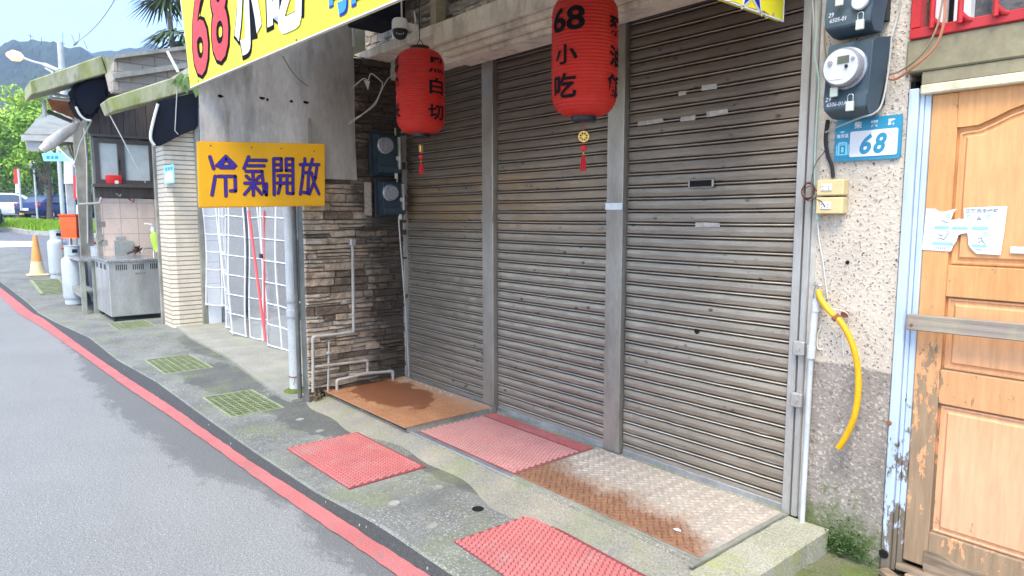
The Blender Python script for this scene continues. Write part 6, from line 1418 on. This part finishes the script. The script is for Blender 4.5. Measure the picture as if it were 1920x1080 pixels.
b = B(); lp = [Vector((v[0], v[1], 0)) for v in B_]
for v in B_: b.bar((v[0], v[1], gz(v[0])), v, .03, .03, (1, 0, 0))
tag(b.done('bin_stand', 'iron_grey'), 'grey angle-iron stand carrying the orange bin', 'stand')
p = onD(150, 466, 12.6); b = B(); rj = random.Random(2)
for k in range(7):
    s0 = p+Vector((rj.uniform(-.1, .1), rj.uniform(-.22, .2), rj.uniform(-.05, .09))); b.tube(smooth_pts([s0, s0+Vector((.03, rj.uniform(-.1, .12), rj.uniform(-.03, .06))), s0+Vector((.02, rj.uniform(-.2, .2), rj.uniform(-.06, .06)))]), .016, 6)
tag(b.done('gas_hose', 'red_plastic', smooth=True), 'tangle of red gas hoses on the work table behind the gas cylinders', 'hose')
p = onD(158, 503, 12.3); t = thing('plastic_bucket', 'small orange bucket on the lower shelf of the work table', 'bucket', (p.x, p.y, .372))
b = B(); b.lathe([(.0005, .0), (.09, .0), (.12, .25), (.115, .25), (.09, .02)], (p.x, p.y, .372), 20); b.done('body', 'orange_plastic', t, smooth=True); b = B(); b.lathe([(.12, .245), (.127, .245), (.127, .265), (.115, .265)], (p.x, p.y, .372), 20); b.done('rim', 'white_plastic', t, smooth=True)
# post with sign boxes and banner at the yard entrance ----------------------------------------
Dp = 14.6
pt_, pb_ = onD(126, 300, Dp), onD(126, 470, Dp)
t = thing('sign_post', 'grey square post with a light blue arrow sign and meter box at the yard corner', 'sign post', (pb_.x, pb_.y, gz(pb_.x)))
b = B(); b.bar((pt_.x, pt_.y, gz(pt_.x)), (pt_.x, pt_.y, pt_.z), .13, .10, (1, 0, 0), .004); b.done('post', 'grey_pvc', t)
P = [onD(*q, Dp-.15) for q in ((78, 288), (86, 286), (92, 279), (100, 287), (114, 286), (141, 303), (141, 313), (118, 302), (82, 302))]
b = B(); b.prism(P, _F*.03); b.done('arrow_board', 'plate_pale', t)
b = B()
for px, wd in ((90, 6), (98, 5), (106, 6)): q = [onD(px-wd/2, 292, Dp-.155), onD(px+wd/2, 292, Dp-.155), onD(px+wd/2, 298, Dp-.155), onD(px-wd/2, 298, Dp-.155)]; b.quad(*q)
b.done('lettering', 'plate_blue', t)
P = [onD(*q, Dp-.2) for q in ((119, 303), (137, 303), (137, 345), (119, 345))]; b = B(); b.prism(P, _F*.15); bmesh.ops.bevel(b.bm, geom=b.bm.edges[:], offset=.01, affect='EDGES'); b.done('meter_box', 'ac_steel', t)
P = [onD(*q, Dp-.205) for q in ((124, 315), (129, 315), (129, 328), (124, 328))]; b = B(); b.quad(*P); b.done('box_label', 'white_paint', t)
b = B(); P = [onD(*q, 14.2) for q in ((135, 298), (140, 310), (146, 322), (152, 330))]; b.tube(P, .02, 6); P = [onD(*q, 14.2) for q in ((108, 276), (122, 290), (136, 303))]; b.tube(P, .018, 6); b.done('bracket_wire', 'cable_white', t, smooth=True)
t = thing('banner', 'narrow white banner with a red edge hanging behind the shed post', 'banner', tuple(onD(146, 372, 13.6)))
P = [onD(*q, 13.6) for q in ((140, 329), (155, 333), (156, 377), (141, 373))]; b = B(); b.prism(P, _F*.02); b.done('cloth', 'white_paint', t)
P = [onD(*q, 13.59) for q in ((137, 328), (141, 329), (142, 374), (138, 372))]; b = B(); b.prism(P, _F*.02); P = [onD(*q, 13.585) for q in ((141, 369), (156, 373), (156, 377), (141, 373))]; b.prism(P, _F*.01); b.done('red_edge', 'red_plastic', t)
P = [onD(*q, 13.3) for q in ((143, 384), (155, 384), (155, 404), (143, 404))]; b = B(); b.prism(P, _F*.02); tag(b.done('notice_board', 'white_paint'), 'small white board fixed above the orange bin', 'notice board')
a, c = onD(132, 380, 15.5), onD(132, 470, 15.5); t = thing('bollard', 'slim yellow and black striped post behind the sign post', 'bollard', (a.x, a.y, gz(a.x)))
for k in range(10):
    z0 = gz(a.x)+.14*k; b = B(); b.tube([(a.x, a.y, z0), (a.x, a.y, z0+.14)], .05, 10); b.done('stripe', 'cone_cream' if k % 2 else 'black', t, smooth=True)

# ================================================================ BACKGROUND : verge, cars, poles, trees, hills
k0, k1 = onG(-120, 436), onG(18, 433); k2, k3 = onG(60, 440), onG(150, 444)
kl = [Vector((k0.x, k0.y-1, 0)), k1, k2, k3, k3+(k3-k2)*2]
vg = []
for i in range(len(kl)-1):
    for k in range(8): p = kl[i].lerp(kl[i+1], k/8); vg.append(p)
vg.append(kl[-1])
b = B(); back = []
for p, q in zip(vg, vg[1:]): b.bar((p.x, p.y, gz(p.x)+.05), (q.x, q.y, gz(q.x)+.05), .22, .18)
struct(b.done('kerb', 'kerb'))
fwd = Vector((-1, .12, 0)).normalized()
b = B(); rows = []
for p in vg: rows.append([b.bm.verts.new((p.x+fwd.x*d, p.y+fwd.y*d, gz(p.x+fwd.x*d)+.10+(.08 if 0 < d < 9 else 0))) for d in (0, 1.5, 3, 5, 7, 9.5)])
for A, C in zip(rows, rows[1:]):
    for i in range(5): b.bm.faces.new((A[i], A[i+1], C[i+1], C[i]))
struct(b.done('verge_soil', 'grass'))
b = B(); rj = random.Random(41); lay = None
for k in range(9000):
    i = rj.randrange(len(vg)-1); p = vg[i].lerp(vg[i+1], rj.random()); d = rj.uniform(.1, 9); x, y = p.x+fwd.x*d, p.y+fwd.y*d; z = gz(x)+.16
    a = rj.uniform(0, 6.28); h = rj.uniform(.08, .22); wd = .03; b.bm.faces.new([b.bm.verts.new(v) for v in ((x-wd*math.cos(a), y-wd*math.sin(a), z), (x+wd*math.cos(a), y+wd*math.sin(a), z), (x+rj.uniform(-.06, .06), y+rj.uniform(-.06, .06), z+h))])
tag(b.done('grass', 'grass', fixn=False), 'bright green grass on the verge before the parked cars', 'grass', None, 'stuff')

def leaf_cloud(b, c, rad, n, size, rj, squash=.8, hollow=.45):
    for _ in range(n):
        d = Vector((rj.gauss(0, 1), rj.gauss(0, 1), rj.gauss(0, 1))).normalized(); q = rj.uniform(hollow, 1)**.5
        p = Vector(c)+Vector((d.x*rad, d.y*rad, d.z*rad*squash))*q
        nrm = (d+Vector((rj.gauss(0, .6), rj.gauss(0, .6), rj.gauss(0, .6)+.4))).normalized(); u = nrm.orthogonal().normalized(); v = nrm.cross(u); a = rj.uniform(0, 6.28); u, v = u*math.cos(a)+v*math.sin(a), v*math.cos(a)-u*math.sin(a); s_ = size*rj.uniform(.6, 1.4)
        b.bm.faces.new([b.bm.verts.new(p+u*s_), b.bm.verts.new(p+v*s_*.45), b.bm.verts.new(p-u*s_), b.bm.verts.new(p-v*s_*.45)])
def tree(label, base, H, crown, seed, leaf, n, size, trunk_r=.16, group='trees beyond the car park', lowcrown=.25):
    rj = random.Random(seed); t = thing('tree', label, 'tree', tuple(base), group)
    b = B(); top = Vector(base)+Vector((rj.uniform(-.3, .3), rj.uniform(-.3, .3), H*.72)); mid = Vector(base).lerp(top, .5)+Vector((rj.uniform(-.15, .15), rj.uniform(-.15, .15), 0))
    b.tube(smooth_pts([base, mid, top], 5), [trunk_r*(1.25-.95*i/10) for i in range(11)], 9)
    cl = []
    for k in range(13):
        s0 = Vector(base).lerp(top, rj.uniform(.35, .95)); a = rj.uniform(0, 6.28); e = s0+Vector((math.cos(a)*crown*rj.uniform(.4, .95), math.sin(a)*crown*rj.uniform(.4, .95), H*rj.uniform(.02, .26))); m2 = s0.lerp(e, .5)+Vector((0, 0, .15)); b.tube(smooth_pts([s0, m2, e], 3), [trunk_r*.4*(1-.8*i/6) for i in range(7)], 5); cl.append((e, crown*rj.uniform(.28, .5)))
    b.done('trunk', 'bark', t, smooth=True)
    b = B()
    for k in range(10): a = rj.uniform(0, 6.28); q = rj.random()**.5; cl.append((Vector(base)+Vector((math.cos(a)*crown*q*.9, math.sin(a)*crown*q*.9, H*rj.uniform(lowcrown+.1, .95))), crown*rj.uniform(.25, .45)))
    for (c, r_) in cl: leaf_cloud(b, c, r_, int(n/len(cl)), size, rj)
    b.done('crown', leaf, t, fixn=False)
def G(px, depth):
    p = onD(px, 404, depth); return Vector((p.x, p.y, gz(p.x)))
tree('young street tree whose trunk stands before the dark blue car', G(93, 36), 6.2, 1.5, 51, 'leaf_a', 2200, .13, .14, 'trees beyond the car park', .6)
TR = [(-25, 52, 8.2, 3.2, 'leaf_a', 'tall bright green tree at the left edge of the photo'), (18, 56, 9.4, 2.6, 'leaf_b', 'light green bushy tree behind the white car'), (50, 60, 12.2, 2.6, 'leaf_b', 'tallest light green tree, its top before the hill under the street lamp'), (80, 54, 7.8, 2.6, 'leaf_a', 'green tree behind the dark blue car'), (105, 62, 12.8, 2.6, 'leaf_b', 'yellow-green tree whose top shows above the mossy eave'), (125, 57, 8.6, 2.8, 'leaf_a', 'green tree behind the sign post'), (-70, 64, 10.5, 3.4, 'leaf_b', 'broad light green tree just outside the left edge'), (160, 66, 10.0, 3.2, 'leaf_a', 'green tree hidden mostly by the kitchen shed')]
for i, (px, dep, H, cr, lf, lab) in enumerate(TR): tree(lab, G(px, dep), H, cr, 60+i, lf, 5200, .17, .2)
b = B(); rj = random.Random(77)
for k in range(26):
    p = G(rj.uniform(-60, 190), rj.uniform(47, 51)); leaf_cloud(b, p+Vector((0, 0, .9)), rj.uniform(.8, 1.3), 230, .13, rj, .9)
tag(b.done('hedge', 'leaf_dark', fixn=False), 'dark green hedge running behind the parked cars', 'hedge')

# parked cars ----------------------------------------------------------------------------
def car(name, label, pos, yaw, paint, L=4.5, W_=1.8, H=1.62, suv=True):
    """length along local +x (front), built from rounded cross-sections"""
    t = thing(name, label, 'car', tuple(pos), 'parked cars'); m = Matrix.Translation(pos) @ Matrix.Rotation(yaw, 4, 'Z'); x0 = -L/2
    def T(x, y, z): return m @ Vector((x, y, z))
    prof = [(0, .55, .80), (.03, .38, .95), (.12, .30, 1.0), (.9, .26, 1.06), (2.2, .26, 1.05), (3.4, .26, .98), (4.1, .30, .88), (4.42, .36, .74), (4.5, .5, .62)] if suv else [(0, .55, .82), (.04, .38, .95), (.15, .30, 1.0), (.9, .26, 1.0), (2.2, .24, .97), (3.4, .25, .90), (4.1, .30, .78), (4.42, .38, .66), (4.5, .5, .58)]
    b = B(); rings = []
    for (x, zl, zh) in prof:
        k = 1-.16*abs((x-2.2)/2.3)**3; hw = W_/2*k; xx = x0+x*L/4.5; rings.append([b.bm.verts.new(T(xx, y, z)) for y, z in ((-hw*.9, zl), (-hw, zl+.1), (-hw*1.0, (zl+zh)/2), (-hw*.98, zh-.06), (-hw*.9, zh), (0, zh+.02), (hw*.9, zh), (hw*.98, zh-.06), (hw, (zl+zh)/2), (hw, zl+.1), (hw*.9, zl))])
    for A, C in zip(rings, rings[1:]):
        for i in range(10): b.bm.faces.new((A[i], A[i+1], C[i+1], C[i]))
        b.bm.faces.new((A[10], A[0], C[0], C[10]))
    b.bm.faces.new(rings[0][::-1]); b.bm.faces.new(rings[-1]); b.done('body', paint, t, smooth=True)
    cab = [(.10, 1.0), (.45, H-.10), (1.0, H), (2.0, H), (2.45, H-.07), (3.25, 1.0)] if suv else [(.45, .98), (1.05, H-.08), (1.5, H), (2.2, H), (2.55, H-.06), (3.3, .96)]
    b = B(); rg = []
    for (x, z) in cab:
        k = (z-1)/(H-1); hw = W_/2*(.93-.20*max(0, k)); xx = x0+x*L/4.5; rg.append((xx, hw, z))
    up = [b.bm.verts.new(T(x, -h, z)) for x, h, z in rg]; dn_ = [b.bm.verts.new(T(x, h, z)) for x, h, z in rg]
    for i in range(len(rg)-1): b.bm.faces.new((up[i], up[i+1], dn_[i+1], dn_[i]))
    b.bm.faces.new(up); b.bm.faces.new(dn_[::-1]); b.bm.faces.new((up[0], dn_[0], dn_[-1], up[-1])); bmesh.ops.bevel(b.bm, geom=b.bm.edges[:], offset=.05, segments=2, affect='EDGES'); b.done('cabin', paint, t, smooth=True)
    for sgn in (-1, 1):
        b = B(); P = []
        for (x, z), (ix, iz) in zip(cab, [(.32, .06), (.2, -.08), (0, -.10), (0, -.10), (-.05, -.08), (-.32, .06)]):
            zz = z+iz; k = (zz-1)/(H-1); P.append(T(x0+(x+ix)*L/4.5, sgn*(W_/2*(.93-.20*max(0, k))+.012), zz))
        c_ = sum(P, Vector())/len(P); b.bm.faces.new([b.bm.verts.new(p) for p in P]); b.done('side_window', 'car_glass', t)
        for wx in (.85, 3.6):
            c = T(x0+wx*L/4.5, sgn*W_/2*.93, .33); ax = (m.to_3x3() @ Vector((0, sgn, 0)))
            b = B(); b.lathe([(.2, -.1), (.31, -.1), (.335, -.06), (.335, .04), (.31, .075), (.2, .075)], c, 24, tuple(ax)); wh = b.done('wheel', 'tyre', t, smooth=True)
            b = B(); b.lathe([(.2, .05), (.21, .085), (.06, .06), (.0005, .07)], c, 20, tuple(ax)); b.done('rim', 'chrome', wh, smooth=True)
        b = B(); hw = W_/2; b.bar(T(x0+.06, sgn*hw*.60, .88), T(x0+.14, sgn*hw*.96, .90), .12, .18, bev=.02); b.done('tail_light', 'tail', t)
    b = B(); q = cab[0], cab[1]; P = [T(x0+(q[0][0]+.06)*L/4.5-.03, s_*W_/2*k_, z) for s_, k_, z in ((-1, .72, q[0][1]+.06), (1, .72, q[0][1]+.06))]+[T(x0+(q[1][0]-.05)*L/4.5-.03, s_*W_/2*.64, q[1][1]-.06) for s_ in (1, -1)]; b.bm.faces.new([b.bm.verts.new(p) for p in P]); b.done('rear_window', 'car_glass', t)
    b = B(); b.bar(T(x0-.02, -.19, .62), T(x0-.02, .19, .62), .02, .14); b.done('licence_plate', 'white_paint', t)
    b = B(); b.bar(T(x0+.02, -W_*.42, .42), T(x0+.02, W_*.42, .42), .10, .16, bev=.03); b.done('bumper', 'car_dark', t)
    return t
p = G(106, 42.5); car('parked_car', 'dark blue car with a red tail lamp parked behind the young tree', p, R(132), 'car_blue', 4.5, 1.8, 1.5, False)
p = G(38, 43); car('parked_car', 'white car parked beside the dark blue car beyond the verge', p, R(78), 'car_white', 4.3, 1.8, 1.62)
p = G(-62, 26.0); p2 = car('parked_car', 'charcoal car on the road cut by the left edge of the photo', p, R(168), 'car_dark', 4.4, 1.8, 1.5)
# street lamp lit orange, utility pole and wire, globe lamp, red sign pole --------------------
D_ = 30
a = G(118, D_); t = thing('street_lamp', 'grey street lamp with a lit orange head above the mossy eave', 'street lamp', tuple(a))
top = onD(118, 142, D_); b = B(); b.tube([a, (a.x, a.y, top.z)], [.09, .07], 12); b.done('pole', 'lamp_grey', t, smooth=True)
b = B(); b.tube(smooth_pts([top, onD(108, 131, D_), onD(82, 121, D_), onD(60, 115, D_), onD(40, 107, D_)]), .055, 10); b.tube([onD(82, 121, D_), onD(110, 133, D_)], .10, 10); b.tube([onD(85, 128, D_), onD(100, 136, D_)], .05, 8); b.done('arm', 'lamp_grey', t, smooth=True)
h0, h1 = onD(40, 107, D_), onD(14, 102, D_); dv = h1-h0; b = B(); b.tube([h0-dv*.1, h0+dv*.15, h0+dv*.6, h1], [.09, .2, .24, .10], 12); b.done('lamp_head', 'lamp_lit', t, smooth=True)
a = G(135, 38); top = onD(135, 88, 38); t = thing('utility_pole', 'pale concrete utility pole with a wire behind the mossy eave', 'pole', tuple(a))
b = B(); b.tube([a, (a.x, a.y, top.z)], [.22, .15], 14); b.done('pole', 'grey_pvc', t, smooth=True)
b = B(); wp = [onD(138, 84, 38), onD(143, 80, 37), onD(165, 63, 33), onD(190, 37, 29), onD(216, -2, 25), onD(240, -50, 21)]; b.tube(smooth_pts(wp, 5), .02, 5); b.tube([onD(139, 84, 38), onD(146, 78, 37.5)], .07, 6); b.done('wire', 'cable_grey', t)
b = B()
for (p0, p1) in (((118, 60), (118, 90)), ((134, 65), (140, 80)), ((150, 60), (148, 75)), ((57, 64), (58, 82)), ((78, 70), (77, 84)), ((157, 76), (164, 92))): b.tube([onD(*p0, 39), onD(*p1, 39)], .018, 4)
b.tube([onD(110, 84, 39), onD(122, 82, 39)], .018, 4); b.tube([onD(52, 66, 39), onD(63, 70, 39)], .018, 4)
tag(b.done('bare_twigs', 'bark'), 'thin bare twigs of a dead treetop against the sky', 'twigs')
a = G(70, 40); gp = onD(69, 311, 40); t = thing('garden_lamp', 'white globe lamp on a thin pole before the trees', 'lamp', tuple(a))
b = B(); b.tube([a, (a.x, a.y, gp.z-.15)], .05, 8); b.done('pole', 'grey_pvc', t); b = B(); b.lathe([(.10, -.2), (.26, -.05), (.28, .12), (.2, .2), (.0005, .24)], (a.x, a.y, gp.z), 16); b.done('globe', 'white_plastic', t, smooth=True)
b = B(); b.lathe([(.33, .14), (.2, .28), (.0005, .32)], (a.x, a.y, gp.z), 16); b.done('cap', 'lamp_grey', t, smooth=True)
D2 = 33; a = G(41, D2); t = thing('sign_pole', 'sign pole with a red and white board and a yellow black band on the verge', 'sign', tuple(a))
b = B(); b.tube([a, (a.x, a.y, onD(41, 318, D2).z)], .05, 8); b.done('pole', 'grey_pvc', t)
P = [onD(*q, D2) for q in ((26, 317), (37, 317), (37, 344), (26, 344))]; b = B(); b.prism(P, _F*.04); b.done('red_board', 'red_plastic', t)
P = [onD(*q, D2) for q in ((29, 345), (38, 345), (38, 362), (29, 362))]; b = B(); b.prism(P, _F*.04); b.done('white_board', 'white_paint', t)
for k, py in enumerate((397, 401, 405)):
    b = B(); q = onD(41, py, D2); b.lathe([(.10, -.05), (.10, .05)], (a.x, a.y, q.z), 10); b.done('band', 'cone_orange' if k % 2 else 'black', t)

# palm behind the signboard, and a fern in the eave ------------------------------------------
def frond(b, c, d, L, n, w_, rj, droop=.35):
    d = Vector(d).normalized(); up = Vector((0, 0, 1))
    for k in range(n):
        a = (k/(n-1)-.5)*2.6; s_ = d.cross(up).normalized(); v = (d*math.cos(a)+s_*math.sin(a)).normalized(); ln = L*rj.uniform(.75, 1.05); q = v.cross(up).normalized()*w_
        p1 = c+v*ln*.5+up*(-.03*ln); p2 = c+v*ln-up*droop*ln
        b.bm.faces.new([b.bm.verts.new(x) for x in (c-q*.3, c+q*.3, p1+q, p1-q)]); b.bm.faces.new([b.bm.verts.new(x) for x in (p1-q, p1+q, p2+q*.15, p2-q*.15)])
DP = 12.2; t0 = onD(327, 105, DP); t1 = onD(317, 22, DP); t = thing('palm', 'slender fan palm rising behind the left end of the yellow signboard', 'palm', (t0.x, t0.y, 3.6))
b = B(); b.tube(smooth_pts([(t0.x+.1, t0.y+.2, 3.6), t0, onD(322, 70, DP), t1], 4), .045, 8); b.done('trunk', 'palm_bark', t, smooth=True)
b = B(); rj = random.Random(15)
for (px, py), nn in (((318, 8), 10), ((330, 88), 6), ((346, 5), 7), ((348, 70), 6)):
    c = onD(px, py, DP)
    for k in range(nn):
        a = rj.uniform(0, 6.28); e = rj.uniform(-.5, .7); st = c+Vector((math.cos(a)*.16, math.sin(a)*.16, .10+e*.1)); b.tube([c, st], .008, 4); frond(b, st, (math.cos(a), math.sin(a), e*.5-.15), rj.uniform(.45, .72), 11, .022, rj)
b.done('fronds', 'palm', t, fixn=False)
c = onX(346, 150, -9.75); t = thing('fern', 'pale green fern sprouting from the lower mossy eave beside the signboard', 'fern', tuple(c))
b = B(); rj = random.Random(16)
for k in range(10):
    a = rj.uniform(-1, 1); e = c+Vector((.05+rj.random()*.1, a*.30, -.28*rj.uniform(.3, 1)+.06)); m_ = c.lerp(e, .5)+Vector((.05, 0, .08)); pts = smooth_pts([c+Vector((0, 0, .06)), m_, e], 5)
    for p, q in zip(pts, pts[1:]):
        for s_ in (-1, 1): sd2 = Vector((0, .045*s_, -.05)); b.bm.faces.new([b.bm.verts.new(x) for x in (p, q, q+sd2, p+sd2*.7)])
b.done('leaves', 'fern', t, fixn=False)

t = thing('weed', 'dark green weeds and moss growing at the foot of the pebble wall', 'weed', (-1.29, 3.11, -.05))
b = B(); rj = random.Random(19)
for k in range(420):
    x = rj.gauss(-1.29, .055); h = abs(rj.gauss(0, .085))*(1-min(.8, abs(x+1.29)*4)); y = YF-.006-rj.random()*.035; c = Vector((min(max(x, -1.37), -1.17), y, -.03+h)); d = Vector((rj.gauss(0, 1), -abs(rj.gauss(0, .7)), rj.gauss(.4, .6))).normalized(); sd2 = d.orthogonal().normalized()*.004; ln = rj.uniform(.01, .026)
    b.bm.faces.new([b.bm.verts.new(v) for v in (c-sd2*.4, c+d*ln*.5-sd2, c+d*ln, c+d*ln*.5+sd2)])
b.done('leaves', 'leaf_dark', t, fixn=False)

# hills -----------------------------------------------------------------------------------
from mathutils import noise as mnoise
def hill(ridge, dist, seed):
    """wooded ridge: heights follow the ridge line; the slope runs from the foot (nearer) up to the ridge and down behind"""
    b = B(); n = 150; rows = []; x0, x1 = ridge[0][0], ridge[-1][0]
    for i in range(n+1):
        px = x0+(x1-x0)*i/n; py = interp(ridge, px); c = onD(px, py, dist); foot = onD(px, 404, dist*.55); row = []
        for k in range(26):
            u = k/20
            if u <= 1: p = foot.lerp(c, u); z = 1.6+(c.z-1.6)*(u**.85)
            else: p = c+(c-foot)*(u-1)*.9; z = c.z*(1-(u-1)*2.2)
            z += mnoise.noise(Vector((p.x*.02, p.y*.02, seed)))*14*min(1, u*1.5)*(1 if u < .9 else .35)+mnoise.noise(Vector((p.x*.09, p.y*.09, seed)))*5*min(1, u*2)*(1 if u < .9 else .45)
            z += mnoise.noise(Vector((p.x*.3, p.y*.3, seed)))*1.8
            row.append(b.bm.verts.new((p.x, p.y, z)))
        rows.append(row)
    for A, C in zip(rows, rows[1:]):
        for k in range(25): b.bm.faces.new((A[k], A[k+1], C[k+1], C[k]))
    o = b.done('hills', 'hill', smooth=False); struct(o)
hill([(-500, 60), (-260, 75), (-120, 90), (-60, 110), (0, 84), (20, 75), (45, 78), (78, 84), (110, 91), (150, 90), (175, 104), (200, 130), (260, 150), (420, 170)], 420, 3.3)
hill([(-400, 150), (-100, 130), (100, 120), (165, 100), (200, 95), (255, 96), (272, 88), (286, 84), (300, 92), (330, 100), (420, 112), (700, 160)], 640, 8.1)
# air between here and the hills -----------------------------------------------------------
hm = bpy.data.materials.new('haze air'); hm.use_nodes = True; ht = hm.node_tree; ht.nodes.remove(ht.nodes['Principled BSDF'])
pv = ht.nodes.new('ShaderNodeVolumePrincipled'); pv.inputs['Color'].default_value = (.50, .66, 1.0, 1); pv.inputs['Density'].default_value = .0009; pv.inputs['Anisotropy'].default_value = .2
ht.links.new(pv.outputs[0], ht.nodes['Material Output'].inputs['Volume']); M['haze'] = hm
USE_HAZE = True
if USE_HAZE:
    b = B(); b.box(-1300, 430, -420, 1000, -2.0, 260); o = b.done('haze', 'haze'); struct(o, 'stuff')
